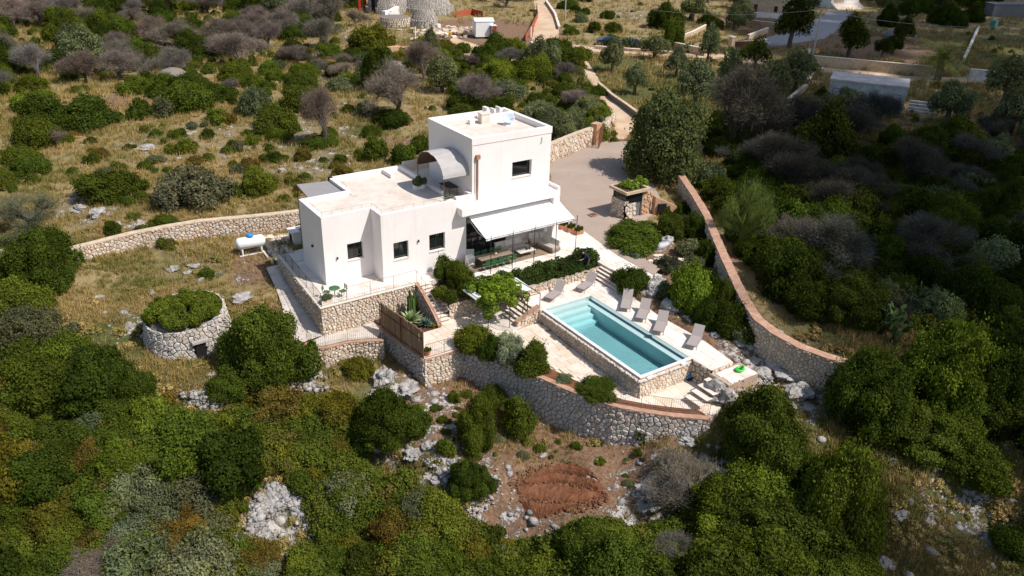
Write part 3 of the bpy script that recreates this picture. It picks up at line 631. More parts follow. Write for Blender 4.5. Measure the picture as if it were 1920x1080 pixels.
d3 = thing('drive_wall', 'thin low wall with pale top on the right of the entrance track', 'stone wall', (66, 76, 1), world=True)
D3 = []
for (px, pb), pt in [((1120,164),155),((1145,187),177),((1170,205),194),((1192,222),210)]:
    b = GT(px, pb); D3.append((b[0], b[1], b[2]-.2, top_z(b, pt)))
wall_core(d3, D3, 1, .35, MAT['mortar_dark']); coping(d3, D3, 1, -.38, .04, MAT['tufa'], h=.05)
# ------------------------------------------------------------------ steps
def stairs(name, lab, boxes, grp=None, mats=None):
    o = thing(name, lab, 'stairs', (boxes[0][0], boxes[0][2], boxes[0][4]), world=True)
    for b in boxes:
        m = MB(); m.box(*b); q = m.build('step', [MAT['riser']], o); m = MB(); m.box(b[0]-.02, b[1]+.02, b[2]-.02, b[3]+.02, b[5]+.001, b[5]+.04); m.build('tread', MAT['step'], q); q.location = (0,0,0)
        q.children[0].location = (0, 0, 0)
    return o
# sub-part parents carry no own origin: build treads relative to the thing
def stairs(name, lab, boxes):
    o = thing(name, lab, 'stairs', (boxes[0][0], boxes[0][2], boxes[0][4]), world=True); off = np.array(o['_o'])
    for b in boxes:
        m = MB(); m.box(b[0]-off[0], b[1]-off[0], b[2]-off[1], b[3]-off[1], b[4]-off[2], b[5]-.04-off[2]); q = m.build('step', MAT['riser'], o)
        m = MB(); m.box(b[0]-.025-off[0], b[1]+.02-off[0], b[2]-.02-off[1], b[3]+.02-off[1], b[5]-.038-off[2], b[5]+.004-off[2]); m.build('tread', MAT['step'], q)
    return o
n = 6; stairs('garden_stairs', 'broad five-step stairs from the pool deck up to the right of the house terrace', [(34.15+.24*i, 35.12, 36.35, 39.84, -.3, .16*(i+1)) for i in range(5)])
stairs('garden_stairs', 'broad stone stairs with walled side beside the vine pergola, up to the pool', [(26.5+.27*i, 28.16, 37.95, 39.75, -1.2, -.9+.15*(i+1)) for i in range(6)])
stairs('garden_stairs', 'long narrow curved-side stairs running down from the terrace past the agave bed', [(22.25, 23.1, 40.55, 43.75-.26*(11-i)+.0, -1.4, -.95+.146*(12-i)-.146*0) if False else (22.25, 23.1, 40.55+.265*i, 43.76, -1.4, -1.0+.148*(i+1)) for i in range(12)])
stairs('garden_stairs', 'four floating pale slabs of steps below the far end of the pool', [(30.35+.48*i, 30.35+.48*i+.42, 25.15, 26.35, -1.5 if False else -1.08+.22*i-.09, -1.08+.22*i) for i in range(4)])
sp = thing('step_platform', 'pale landing slab at the pool end where the green toy lies', 'platform', (32.3, 25, -.2), world=True)
m = MB(); m.box(32.28,34.75,24.95,26.38,-1.9,-.22); m.build('slab_bed', MAT['riser'], sp); pave(sp, [(32.28,24.95),(34.75,24.95),(34.75,26.38),(32.28,26.38)], -.19, MAT['tile'], 31, 40)
# stair flank walls
sw = thing('stair_wall', 'low stone stair flank with sloping terracotta top beside the pool stairs', 'wall', (26.5, 37.6, -1), world=True)
A = [(26.35,37.78,-1.2,-.55),(28.15,37.78,-1.2,.16)]; sf = wall_core(sw, A, 1, .28, MAT['mortar']); rubble(sw, sf, .22, MAT['stone_warm'], 32); coping(sw, A, 1, -.3, .05, MAT['coping'])
sw = thing('stair_wall', 'sloping stone flank with brick coping between agave bed and narrow stairs', 'wall', (22.2, 40.5, -1), world=True)
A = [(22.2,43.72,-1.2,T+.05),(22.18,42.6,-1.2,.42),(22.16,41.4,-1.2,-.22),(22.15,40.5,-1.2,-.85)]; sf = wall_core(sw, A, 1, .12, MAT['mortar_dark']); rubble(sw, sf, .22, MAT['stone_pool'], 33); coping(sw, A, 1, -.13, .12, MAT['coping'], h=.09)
bed = MB(); bed.prism([(19.15,40.45),(22.1,40.45),(22.1,43.65),(18.95,43.65)], -1.6, -.98); bed.build('agave_bed', MAT['soil_dark'], kind='structure')

# ------------------------------------------------------------------ pool
po = thing('swimming_pool', 'turquoise infinity pool with submerged steps and stone-clad overflow sides', 'swimming pool', (28.2, 28, 0), world=True)
px0, px1, py0, py1 = 28.48, 32.3, 28.2, 37.6
m = MB(); zb = -1.3; b = m.box
b(px0-.2, px1+.2, py0-.2, py1+.2, zb-.2, zb)                                     # floor
b(px0-.2, px0, py0-.2, py1, zb+.001, -.06); b(px0, px1, py0-.2, py0, zb+.001, -.06)  # infinity sides
b(px1, px1+.018, py0, py1, zb+.001, -.035); b(px0-.2, px1, py1, py1+.018, zb+.001, -.035)
b(px1-.5, px1, py0, py1, zb+.002, -.36)                                     # bench along the right side
m.build('basin', MAT['pool'], po)
off = po['_o']
for i in range(4):
    s_ = MB(); s_.box(px0, px1-.501, py1-.42*(i+1), py1-.42*i-(0 if i == 0 else .001), zb+.003, -.22-.27*i); s_.build('pool_step', MAT['pool'], po)
m = MB(); m.box(px0+.001, px1-.001, py0+.001, py1-.001, zb+.0, -.052)
# water body: slightly inset everywhere except its open surface
m.build('water', MAT['water'], po)
m = MB(); m.box(px0-.24, px0-.02, py0-.22, py1+.02, -.055, -.012); m.box(px0-.018, px1+.03, py0-.22, py0-.02, -.055, -.012); m.build('overflow_rim', MAT['coping_white'], po)
m = MB(); m.box(px0-.24, px0-.19, py0-.24, py1+.02, -.2, -.057); m.box(px0-.185, px1+.03, py0-.24, py0-.19, -.2, -.057); m.build('rim_edge', MAT['riser'], po)
# cladding: two leaning stone faces, the long side in darker stone than the front
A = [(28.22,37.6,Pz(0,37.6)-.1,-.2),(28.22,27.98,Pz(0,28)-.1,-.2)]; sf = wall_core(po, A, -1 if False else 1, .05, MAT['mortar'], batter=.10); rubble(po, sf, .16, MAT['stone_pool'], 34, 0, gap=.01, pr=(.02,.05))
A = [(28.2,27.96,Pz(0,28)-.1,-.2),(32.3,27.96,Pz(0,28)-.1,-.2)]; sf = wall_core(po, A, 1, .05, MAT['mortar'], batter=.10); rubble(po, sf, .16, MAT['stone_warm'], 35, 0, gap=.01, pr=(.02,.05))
# gutter of loose white pebbles at the foot of the rim
m = MB(); rg = random.Random(5)
for i in range(900):
    if rg.random() < .68: x, y = rg.uniform(28.06, 28.24), rg.uniform(27.9, 37.5)
    else: x, y = rg.uniform(28.1, 32.2), rg.uniform(27.82, 28.0)
    s_ = rg.uniform(.025, .055); m.obox((x, y, -.2+rg.uniform(-.02, .03)), (s_*2, s_*1.6, s_*1.4), Matrix.Rotation(rg.uniform(0, 3), 3, 'Z') @ Matrix.Rotation(rg.uniform(-.5, .5), 3, 'X'), rg.random(), .7)
m.build('pebbles', MAT['tile'], po, kind='stuff')
# deck flank wall at the far end of the pool
dw_ = thing('retaining_wall', 'short shaded stone wall under the pool deck beside the robot cleaner', 'stone wall', (32.3, 27, -1.3), world=True)
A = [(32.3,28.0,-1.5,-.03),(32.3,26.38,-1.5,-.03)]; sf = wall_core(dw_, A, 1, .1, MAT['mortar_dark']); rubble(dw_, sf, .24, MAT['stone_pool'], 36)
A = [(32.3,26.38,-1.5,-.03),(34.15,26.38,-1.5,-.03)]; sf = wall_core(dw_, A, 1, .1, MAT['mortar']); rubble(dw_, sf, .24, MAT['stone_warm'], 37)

# ------------------------------------------------------------------ house
ho = thing('villa', 'white flat-roofed villa with square upper tower and roof terraces beside the pool', 'house', (17, 45, T), world=True)
W = MAT['white']; RZ = 5.62; RF = 5.34; OFF = np.array(ho['_o'])
def opening_wall(name, axis, c, a0, a1, z0, z1, th, holes, mat=W, sgn=1):
    """wall slab on plane x=c or y=c, thickness th going inwards (sgn), with rectangular holes (a0,a1,z0,z1)"""
    m = MB(); cuts = sorted({a0, a1, *[h[0] for h in holes], *[h[1] for h in holes]})
    for u, v in zip(cuts[:-1], cuts[1:]):
        hs = sorted([h for h in holes if h[0] <= u+1e-6 and h[1] >= v-1e-6], key=lambda h: h[2]); z = z0
        for h in hs+[(0, 0, z1, z1)]:
            if h[2] > z+1e-6:
                lo, hi = (c, c+th*sgn) if sgn > 0 else (c-th, c)
                if axis == 'y': m.box(u, v, lo, hi, z, h[2])
                else: m.box(lo, hi, u, v, z, h[2])
            z = h[3]
    return m.build(name, mat, ho)
def window(c, a0, a1, z0, z1, recess=.25, mull=1, name='window'):
    """dark framed window in a facade facing -y at y=c"""
    y = c+recess; m = MB(); f = .055
    for bx in ((a0, a1, z0, z0+f), (a0, a1, z1-f, z1)): m.box(bx[0], bx[1], y-.03, y+.03, bx[2], bx[3])
    xs = [a0, a1-f] + [a0+(a1-a0)*(i+1)/(mull+1)-f/2 for i in range(mull)]
    for x in xs: m.box(x, x+f, y-.029, y+.029, z0+f+.001, z1-f-.001)
    for q in m.v: pass
    wd = m.build(name, MAT['frame'], ho)
    g = MB(); g.v = []; g.box(a0+.01-OFF[0], a1-.01-OFF[0], y-.004-OFF[1], y+.004-OFF[1], z0+.01-OFF[2], z1-.01-OFF[2]); g.build('pane', MAT['glass'], wd)
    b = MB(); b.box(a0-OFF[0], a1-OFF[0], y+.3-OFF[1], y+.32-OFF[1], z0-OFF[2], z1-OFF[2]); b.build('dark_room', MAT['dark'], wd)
    s = MB(); s.box(a0-OFF[0]-.02, a1-OFF[0]+.02, c-.05-OFF[1], y-.031-OFF[1], z0-.05-OFF[2], z0-.002-OFF[2]); s.build('sill', MAT['step'], wd)
wA = (18.6, 19.72, 2.24, 3.43); wB = (21.25, 22.36, 2.24, 3.48); wC = (23.95, 25.18, 2.24, 3.49)
opening_wall('wall', 'y', 46.6, 16.97, 20.42, T, RZ, .3, [wA]); window(46.6, *wA)
opening_wall('wall', 'x', 16.97, 46.9, 50.6, T, RZ, .3, [])
opening_wall('wall', 'x', 20.42, 45.1, 46.898, T, RZ, .3, [])
opening_wall('wall', 'y', 45.1, 20.722, 26.88, T, RZ, .3, [wB, wC]); window(45.1, *wB); window(45.1, *wC)
opening_wall('wall', 'x', 20.42, 50.602, 53.9, T, RZ, .3, [])
opening_wall('wall', 'y', 50.6, 17.272, 20.42, T, RZ, .3, [], sgn=-1)
opening_wall('wall', 'y', 53.9, 20.42, 26.4, T, RZ, .3, [], sgn=-1)
opening_wall('wall', 'x', 26.1, 45.42, 53.6, 4.9, RZ, .25, [(45.6, 47.2, RF, RZ+1)])
m = MB(); m.box(24.6, 24.85, 52.1, 53.6, RF, RZ+.02); m.build('parapet_stub', W, ho)
# roofs
m = MB(); m.box(17.272, 20.42, 46.902, 50.298, RF-.3, RF); m.box(20.722, 26.098, 45.402, 53.598, RF-.3, RF); m.box(20.42, 20.722, 46.9, 50.3, RF-.3, RF-.001); m.build('roof', MAT['roof'], ho)
m = MB(); m.box(26.352, 27.598, 45.5, 53.6, 4.6, 5.12); m.box(27.6, 30, 51.9, 53.6, 4.6, 5.12); m.box(26.352,30,53.602,53.8,4.6,5.9); m.build('upper_terrace_floor', MAT['patio'], ho)
m = MB(); m.box(26.354, 27.598, 45.12, 45.398, 5.0, 5.80); m.box(26.1, 26.353, 45.12, 45.398, 5.63, 5.80); m.box(27.3, 27.599, 45.401, 46.1, 5.122, 5.80); m.build('parapet', W, ho)
# front parapet cap of the loggia block, a shade taller
LX0, LX1 = 26.16, 34.5
m = MB(); m.box(LX0, LX1, 44.42, 45.098, 4.6, 5.12); m.box(26.882, LX1, 45.099, 45.499, 4.2, 5.13); m.box(33.95, LX1, 45.501, 50.2, T, 5.14); m.box(34.27, LX1, 44.44, 50.18, 5.141, 5.36); m.build('loggia_roof', W, ho)
# tower
TZ = 9.6; twn = (30.92, 32.6, 6.28, 7.43)
opening_wall('wall', 'y', 45.5, 27.6, 34.25, 4.61, 9.12, .3, [twn]); window(45.5, *twn, recess=.3, mull=0)
m = MB(); b = m.box; b(27.6, 27.9, 45.801, 51.7, T, 9.12); b(33.949, 34.25, 45.801, 51.7, 5.142, 9.12); b(27.901, 33.948, 51.4, 51.7, T, 9.12); m.build('wall', W, ho)
m = MB(); b = m.box; x0, x1, y0, y1 = 27.56, 34.29, 45.46, 51.74; tt = .3
b(x0, x1, y0, y0+tt, 9.14, TZ); b(x0, x1, y1-tt, y1, 9.14, TZ); b(x0, x0+tt, y0+tt+.001, y1-tt-.001, 9.14, TZ); b(x1-tt, x1, y0+tt+.001, y1-tt-.001, 9.14, TZ); m.build('parapet', W, ho)
m = MB(); m.box(27.57, 34.28, 45.47, 51.73, 8.9, 9.139); m.v = [(min(max(v[0], 27.62), 34.23), min(max(v[1], 45.52), 51.68), v[2]) for v in m.v]; m.build('groove', MAT['riser'], ho)
m = MB(); m.box(x0+tt+.002, x1-tt-.002, y0+tt+.002, y1-tt-.002, 9.0, 9.2); m.build('roof', MAT['roof'], ho)
# objects on the tower roof
m = MB(); m.box(31.6, 33.9, 49.9, 50.05, 9.2, 9.75); m.box(31.75, 32.0, 50.3, 50.9, 9.2, 10.15); m.box(32.35, 32.5, 50.2, 50.8, 9.2, 10.0); m.box(32.9, 33.02, 50.3, 50.9, 9.2, 10.05); m.build('flue_wall', W, ho)
m = MB(); m.box(30.9, 31.6, 49.6, 50.1, 9.2, 9.9); m.box(30.85, 31.65, 49.55, 50.15, 9.9, 9.98); m.build('chimney', MAT['roof'], ho)
m = MB(); m.box(30.1, 30.5, 49.9, 50.3, 9.2, 9.5); m.build('vent_box', W, ho)
m = MB(); m.box(28.4, 28.6, 50.1, 50.3, 9.2, 9.34); m.build('vent_box', W, ho)
m = MB(); m.tube((32.6,48.9,9.2),(32.6,48.9,9.65),.035); m.build('dish_post', MAT['alu'], ho)
dsh = thing('satellite_dish', 'pale blue round satellite dish on the tower roof', 'satellite dish', (32.6, 48.7, 9.2), world=True)
m = MB(); m.lathe((0,0,0), [(.02,0),(.2,.02),(.34,.06),(.44,.11),(.45,.12),(.42,.13),(.3,.08),(.02,.03)], 20); Rm = Matrix.Rotation(-.55, 3, 'Z') @ Matrix.Rotation(.85, 3, 'X')
m.v = [tuple((Rm @ Vector(v)) + Vector((32.6, 48.6, 9.65))) for v in m.v]; t_ = m.build('reflector', simple('dish_blue', (.55,.64,.78), .5), dsh, smooth=True)
m = MB(); m.tube((32.6,48.65,9.25),(32.6,48.65,9.6),.03); m.tube((32.6,48.6,9.6),(32.85,48.15,9.75),.015); m.build('arm', MAT['alu'], dsh)
m = MB(); m.box(32.2,33.1,48.3,49.0,9.2,9.27); m.build('base_plate', MAT['white_paint'], dsh)
# rainwater pipe and little fittings on the tower
m = MB(); m.tube((28.0,45.42,5.2),(28.0,45.42,8.15),.055,n=8); m.obox((28.0,45.4,8.3),(.3,.2,.3),taper=1.0); m.build('rain_pipe', MAT['copper'], ho)
m = MB(); m.box(27.78,27.84,45.48,45.499,5.2,8.3); m.build('painted_pipe_shadow', MAT['riser'], ho)  # brown strip on the wall, painted in as the pipe's shadow
m = MB(); m.path([(33.4,45.45,8.95),(33.38,45.44,8.6),(33.3,45.45,8.45)], .018); m.build('cable_loop', MAT['metal_dark'], ho)
for (x, z, y) in ((17.85,2.55,46.6),(23.1,3.2,45.1)):
    m = MB(); m.lathe((x, y-.08, z), [(.05,0),(.06,.02),(.06,.14),(.04,.16)], 10); m.build('wall_lamp', MAT['metal_dark'], ho)
m = MB(); m.lathe((16.9,48.5,2.9), [(.06,0),(.08,.03),(.08,.15),(.04,.17)], 10); m.build('wall_lamp', MAT['metal_dark'], ho)
# loggia interior: glazed doors, back wall, pillars
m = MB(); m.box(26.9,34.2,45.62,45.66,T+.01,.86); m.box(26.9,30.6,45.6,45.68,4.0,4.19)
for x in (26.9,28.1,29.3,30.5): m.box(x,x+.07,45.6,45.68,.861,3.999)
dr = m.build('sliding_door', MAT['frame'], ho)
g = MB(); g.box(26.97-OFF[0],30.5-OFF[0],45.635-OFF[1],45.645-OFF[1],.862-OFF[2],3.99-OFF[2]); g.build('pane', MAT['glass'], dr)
m = MB(); m.box(30.602,33.948,46.5,46.7,T,4.19); m.box(30.57,30.6,45.7,46.5,T,4.19); m.build('wall', W, ho)
m = MB(); m.box(26.9,33.948,45.7,46.49,4.191,4.199); m.box(26.882,26.9,45.5,46.5,T,4.19); m.build('loggia_ceiling', W, ho)
m = MB(); m.box(33.95,34.5,44.44,45.098,T,4.599); m.build('pillar', W, ho)
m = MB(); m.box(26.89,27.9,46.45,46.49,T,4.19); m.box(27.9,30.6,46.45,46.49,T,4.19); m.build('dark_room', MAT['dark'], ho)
# low railings on the roof edges
def railing(parent, pts, h, nb=0, mat=None, top=.014, bar=.007, post=1.5, name='railing', mid=True):
    mat = mat or MAT['rail']; m = MB(); S = Surf([(p[0], p[1], p[2], p[2]+h) for p in pts], 1)
    for a, b in zip(pts[:-1], pts[1:]):
        m.tube((a[0], a[1], a[2]+h), (b[0], b[1], b[2]+h), top, n=5)
        if mid: m.tube((a[0], a[1], a[2]+.07), (b[0], b[1], b[2]+.07), top*.8, n=4)
        L = math.hypot(b[0]-a[0], b[1]-a[1]); k = max(1, round(L/post))
        for i in range(k+1):
            t = i/k; x, y, z = [a[j]+(b[j]-a[j])*t for j in range(3)]; m.tube((x, y, z), (x, y, z+h), top, n=5)
        if nb:
            k = max(1, int(L/nb))
            for i in range(1, k):
                t = i/k; x, y, z = [a[j]+(b[j]-a[j])*t for j in range(3)]; m.tube((x, y, z+.07), (x, y, z+h), bar, n=3)
    return m.build(name, mat, parent)
railing(ho, [(17.08,50.4,RZ),(17.08,46.72,RZ),(20.55,46.72,RZ),(20.55,45.22,RZ),(26.0,45.22,RZ)], .32, post=.75, top=.009, mat=MAT['metal_pale'], mid=False, name='roof_wire_rail')
railing(ho, [(20.3,50.5,RZ),(20.54,50.8,RZ),(20.54,53.7,RZ)], .32, post=.75, top=.009, mat=MAT['metal_pale'], mid=False, name='roof_wire_rail')
railing(ho, [(26.2,45.6,RF+.1),(26.2,46.3,RF+.1)], .7, nb=.12, name='terrace_rail'); railing(ho, [(26.4,45.25,5.78),(27.4,45.25,5.78)], .35, name='terrace_rail')
# arched reed canopy on the upper terrace
va = thing('arched_canopy', 'arched reed canopy on rusty iron posts on the upper terrace beside the tower', 'canopy', (25.6, 46.1, 5.2), world=True)
VX0, VX1, VY0, VY1, VZ = 25.62, 27.59, 45.95, 49.75, 6.95
def arc(k, n=18, r=0.): 
    t = math.pi*k/n; return ((VY0+VY1)/2 - (math.cos(t)*((VY1-VY0)/2+r)), VZ+math.sin(t)*(1.3+r))
m = MB(); n = 18
for x in (VX0-.08, VX1):
    for k in range(n+1): y, z = arc(k, r=.07); m.v.append((x, y, z+.03*math.sin(k*2.1+x)))
for k in range(n): m.f.append((k, k+1, n+2+k, n+1+k)); m.r.append(0); m.m.append(0)
m.build('reed_cover', MAT['thatch'], va)
m = MB()
for x in (VX0, VX1-.02):
    for k in range(n+1): y, z = arc(k, r=.02); m.v.append((x, y, z))
for k in range(n): m.f.append((k, n+1+k, n+2+k, k+1)); m.r.append(0); m.m.append(0)
m.build('reed_lining', MAT['reed_brown'], va)
for x in (VX0, (VX0+VX1)/2, VX1-.05):
    m = MB(); m.path([(x, *arc(k)) for k in range(n+1)], .03, n=5); m.build('arch_bar', MAT['metal_rust'], va)
for y in (VY0, VY1):
    m = MB(); m.tube((VX0, y, 5.12), (VX0, y, VZ), .03); m.build('post', MAT['metal_rust'], va)
for y in (VY0, VY1): m = MB(); m.tube((VX0, y, VZ), (VX1, y, VZ), .03); m.build('side_bar', MAT['metal_rust'], va)
# flat reed pergola at the back left
fp = thing('flat_pergola', 'flat grey reed shade on red iron frame behind the left wing roof', 'pergola', (17.9, 51, T), world=True)
a, b, c, d = (17.85,51.25),(20.38,50.7),(20.38,53.7),(18.12,54.1)
m = MB(); m.prism([a, b, c, d], 5.36, 5.41); m.build('reed_mat', MAT['reed'], fp)
m = MB(); zz = 5.36
for p, q in ((a, b), (b, c), (c, d), (d, a)): m.tube((*p, zz), (*q, zz), .03, n=5)
m.build('frame', MAT['metal_rust'], fp)
for p in (a, d): m = MB(); m.tube((*p, T), (*p, 5.36), .03, n=5); m.build('post', MAT['metal_dark'], fp)

# ------------------------------------------------------------------ awning over the dining terrace
aw = thing('awning', 'large white sloping sun awning over the dining terrace', 'awning', (27.2, 43, T), world=True)
AX0, AX1, AYB, AYF, AZB, AZF = 27.0, 34.62, 45.05, 42.75, 4.32, 3.42
nx_, ny_ = 16, 8; vs = []
for j in range(ny_+1):
    for i in range(nx_+1):
        u, v = i/nx_, j/ny_; vs.append((AX0+(AX1-AX0)*u + .05*v, AYB+(AYF-AYB)*v, AZB+(AZF-AZB)*v - .05*math.sin(math.pi*v)*(.6+.4*math.sin(u*9)) ))
m = MB(); m.add(vs, [(j*(nx_+1)+i, j*(nx_+1)+i+1, (j+1)*(nx_+1)+i+1, (j+1)*(nx_+1)+i) for j in range(ny_) for i in range(nx_)])
rg = random.Random(3); n0 = len(m.v); k = 48
for i in range(k+1):
    x = AX0+.05+(AX1-AX0)*i/k; m.v += [(x, AYF, AZF), (x, AYF-.03-.02*math.sin(i*.9), AZF-.16-.02*(i % 2))]
for i in range(k): m.f.append((n0+2*i, n0+2*i+2, n0+2*i+3, n0+2*i+1)); m.r.append(0); m.m.append(0)
m.build('cloth', MAT['awning'], aw, smooth=True)
m = MB(); m.tube((AX0+.05, AYF, AZF-.04), (AX1+.05, AYF, AZF-.04), .035, n=6); m.build('front_bar', MAT['alu'], aw)
m = MB(); m.tube((AX0, AYB-.02, AZB+.03), (AX1, AYB-.02, AZB+.03), .06, n=8); m.build('roller', MAT['metal_dark'], aw)
for x in (27.1, 30.8, 34.5): m = MB(); m.path([(x, AYB, AZB-.35), (x+.05, (AYB+AYF)/2, AZF-.0), (x+.05, AYF, AZF-.06)], .022, n=5); m.build('folding_arm', MAT['white_paint'], aw)
POSTX = [27.3, 29.1, 30.95, 32.85, 34.7]
for x in POSTX: m = MB(); m.tube((x, 42.5, T), (x, 42.5, 3.72), .028, n=6); m.build('post', MAT['metal_dark'], aw)
m = MB(); m.tube((27.3,42.5,3.7),(34.7,42.5,3.7),.02,n=5); m.v = [(v[0],v[1],v[2]-.33) for v in m.v]; m.build('cross_rail', MAT['metal_dark'], aw)

# ------------------------------------------------------------------ railings round the garden
r_ = thing('railing', 'thin metal railing along the top of the front terrace wall', 'railing', (15.4,43.7,T), world=True); railing(r_, [(15.52,43.78,T+.07),(22.2,43.78,T+.07)], .95, nb=.12, mat=MAT['metal_pale'], name='rail_panel')
r_ = thing('railing', 'dark metal railing up the shaded left side of the terrace', 'railing', (15.5,44,T), world=True); railing(r_, [(15.52,43.85,T+.07),(15.75,48.3,T+.07),(15.98,52.9,T+.07)], .95, nb=.12, mat=MAT['metal_dark'], name='rail_panel')
r_ = thing('railing', 'handrail sloping down the narrow stairs beside the agave bed', 'railing', (22.2,43.7,T), world=True); railing(r_, [(22.22,43.7,T+.1),(22.2,42.5,.5),(22.2,41.4,-.15),(22.2,40.5,-.8)], .9, mat=MAT['metal_pale'], name='rail_panel', post=.8)
r_ = thing('railing', 'curved railing round the pale walkway above the low stone wall', 'railing', (14.2,43,WALK), world=True); railing(r_, [(14.15,43.2,WALK+.1),(14.2,42.5,WALK+.1),(14.95,42.2,WALK+.1),(16.4,42.1,WALK+.1),(17.9,41.5,WALK+.1),(18.3,41.2,WALK+.1)], .95, nb=.12, mat=MAT['metal_pale'], name='rail_panel')
r_ = thing('railing', 'short railing in front of the landing right of the bamboo fence', 'railing', (19.5,37.5,LAND), world=True); railing(r_, [(19.5,37.55,LAND+.06),(22.1,37.5,LAND+.06)], .95, nb=.12, mat=MAT['metal_rust'], name='rail_panel')
r_ = thing('railing', 'low railing along the wall edge below the end of the pool', 'railing', (27,27,-1.3), world=True); railing(r_, [(x+.15, y+.2, Pz(x, y)+.1) for x, y in [(26.6,27.65),(27.45,26.85),(28.65,25.7),(30.4,24.4)]], .9, nb=.12, mat=MAT['metal_pale'], name='rail_panel')

# ------------------------------------------------------------------ bamboo fence
bf = thing('bamboo_fence', 'tall brown bamboo screen fence above the grey stone wall left of the agaves', 'fence', (18.85,42.45,LAND), world=True)
rg = random.Random(9); NP = 74
for i in range(NP):
    t = (i+.5)/NP; x = 18.87+(19.42-18.87)*t; y = 42.42-(42.42-37.62)*t; h = 1.95+rg.uniform(-.05,.05); r = rg.uniform(.028,.04)
    m = MB(); m.tube((x+rg.uniform(-.02,.02), y, LAND-.02), (x+rg.uniform(-.03,.03), y+rg.uniform(-.02,.02), LAND+h), r, r*.9, 6, rg.random()); m.build('cane', MAT['bamboo'], bf)
for z in (.55, 1.35):
    m = MB(); m.tube((18.8,42.45,LAND+z-.3*(z<1)), (19.36,37.6,LAND+z-.3*(z<1)), .03, n=5); m.build('cross_bar', MAT['metal_rust'], bf)
for t in (0,.5,1): m = MB(); x=18.82+.55*t; y=42.45-4.85*t; m.tube((x,y,LAND-.1),(x,y,LAND+2.0),.035,n=5); m.build('post', MAT['metal_rust'], bf)

# ------------------------------------------------------------------ dry stone hut with a green roof
hc = GT(348, 668); hc = np.array([hc[0]+.7, hc[1]+1.9, hc[2]-.25])
hut = thing('dry_stone_hut', 'round dry stone hut with a bush growing over its top and a small dark doorway', 'stone hut', hc, world=True)
n = 28; dir_ = math.atan2(CAM[1]-hc[1], CAM[0]-hc[0]); ring = []
for i in range(n+1):
    t = dir_+math.pi+2*math.pi*i/n; rr = 2.35; ring.append((hc[0]+rr*math.cos(t), hc[1]+rr*math.sin(t), hc[2]-.5, hc[2]+2.35+.3*math.cos(t-dir_-2.2)))
sf = Surf(ring, 1, batter=.14, closed=True); dS = sf.L/2+.5
hole = lambda s, h: abs(s-dS) < .32 and h > .95
rubble(hut, sf, .2, MAT['stone_dry'], 41, 300, gap=.012, pr=(.04,.12), hole=hole, asp=1.5)
m = MB(); prof = [(2.55,-.5),(2.2,1.9),(2.05,2.1),(.05,2.2)]; m.lathe(tuple(hc), [(q[0]-.02, q[1]) for q in prof], 32); m.build('rubble_core', MAT['mortar_dark'], hut)
ap = sf.at(dS, 1.8, .06); an = np.array([np.interp(dS, sf.d, sf.n[:,0]), np.interp(dS, sf.d, sf.n[:,1])]); Rz = Matrix.Rotation(math.atan2(an[1], an[0]), 3, 'Z')
m = MB(); m.obox((ap[0]-an[0]*.1, ap[1]-an[1]*.1, hc[2]+.75), (.3,.58,1.25), Rz); m.build('doorway', MAT['dark'], hut)
m = MB(); m.obox((ap[0]+an[0]*.03, ap[1]+an[1]*.03, hc[2]+1.44), (.3,.95,.14), Rz); m.build('lintel', MAT['stone_dry'], hut)

# ------------------------------------------------------------------ stone kiosk by the forecourt
kc = (42.9, 46.0)
kk = thing('stone_kiosk', 'small stone kiosk with a glazed band and planted flat roof beside the forecourt', 'kiosk', (42.2,45.5,T), world=True)
K = [(42.15,47.3,T-.2,2.35),(42.15,45.6,T-.2,2.35)]; sf = wall_core(kk, K, 1, .3, MAT['mortar']); rubble(kk, sf, .24, MAT['stone_warm'], 51, 40)
K = [(42.15,45.6,T-.2,2.1),(43.3,45.6,T-.2,2.1)]; sf = wall_core(kk, K, 1, .3, MAT['mortar']); rubble(kk, sf, .24, MAT['stone_warm'], 52, 40)
K = [(43.95,45.6,T-.2,2.9),(45.1,45.75,T-.2,2.7)]; sf = wall_core(kk, K, 1, .4, MAT['mortar']); rubble(kk, sf, .26, MAT['gold'], 53, 30)
m = MB(); m.box(43.3,43.95,45.75,45.8,T,2.7); m.build('door', MAT['grey_panel'], kk)
m = MB(); m.box(42.2,42.24,45.65,47.2,2.36,2.95); m.box(42.25,43.9,45.65,45.69,2.11,2.95); m.build('glazing', MAT['glass'], kk)
for p in ((42.2,45.65),(42.2,47.2),(43.0,45.63),(43.9,45.65)): m = MB(); m.tube((*p,2.1),(*p,2.98),.03,n=4); m.build('post', MAT['metal_dark'], kk)
m = MB(); m.prism([(41.95,45.35),(44.5,45.35),(44.6,47.6),(42.0,47.6)], 2.98, 3.2); m.build('roof', MAT['tufa'], kk)
m = MB(); m.prism([(42.15,45.55),(44.3,45.55),(44.4,47.4),(42.2,47.4)], 3.201, 3.22); m.build('roof_soil', MAT['soil_dark'], kk)
m = MB(); m.box(42.3,45.0,47.0,47.3,T-.1,2.97); m.build('back_wall', MAT['tufa'], kk)
k2 = thing('stone_wall_stub', 'sloping orange stone wall with dark log store right of the kiosk', 'wall', (45.2,45.2,T), world=True)
m = MB(); m.add([(45.15,45.3,.3),(47.0,44.6,.3),(47.1,45.1,.3),(45.25,45.8,.3),(45.15,45.3,2.3),(47.0,44.6,1.4),(47.1,45.1,1.4),(45.25,45.8,2.3)], [(0,3,2,1),(4,5,6,7),(0,1,5,4),(1,2,6,5),(2,3,7,6),(3,0,4,7)]); m.build('wall_body', MAT['gold'], k2)
m = MB(); m.obox((45.7,45.03,1.1),(.7,.25,1.2),Matrix.Rotation(-.36,3,'Z')); m.build('log_recess', MAT['dark'], k2)
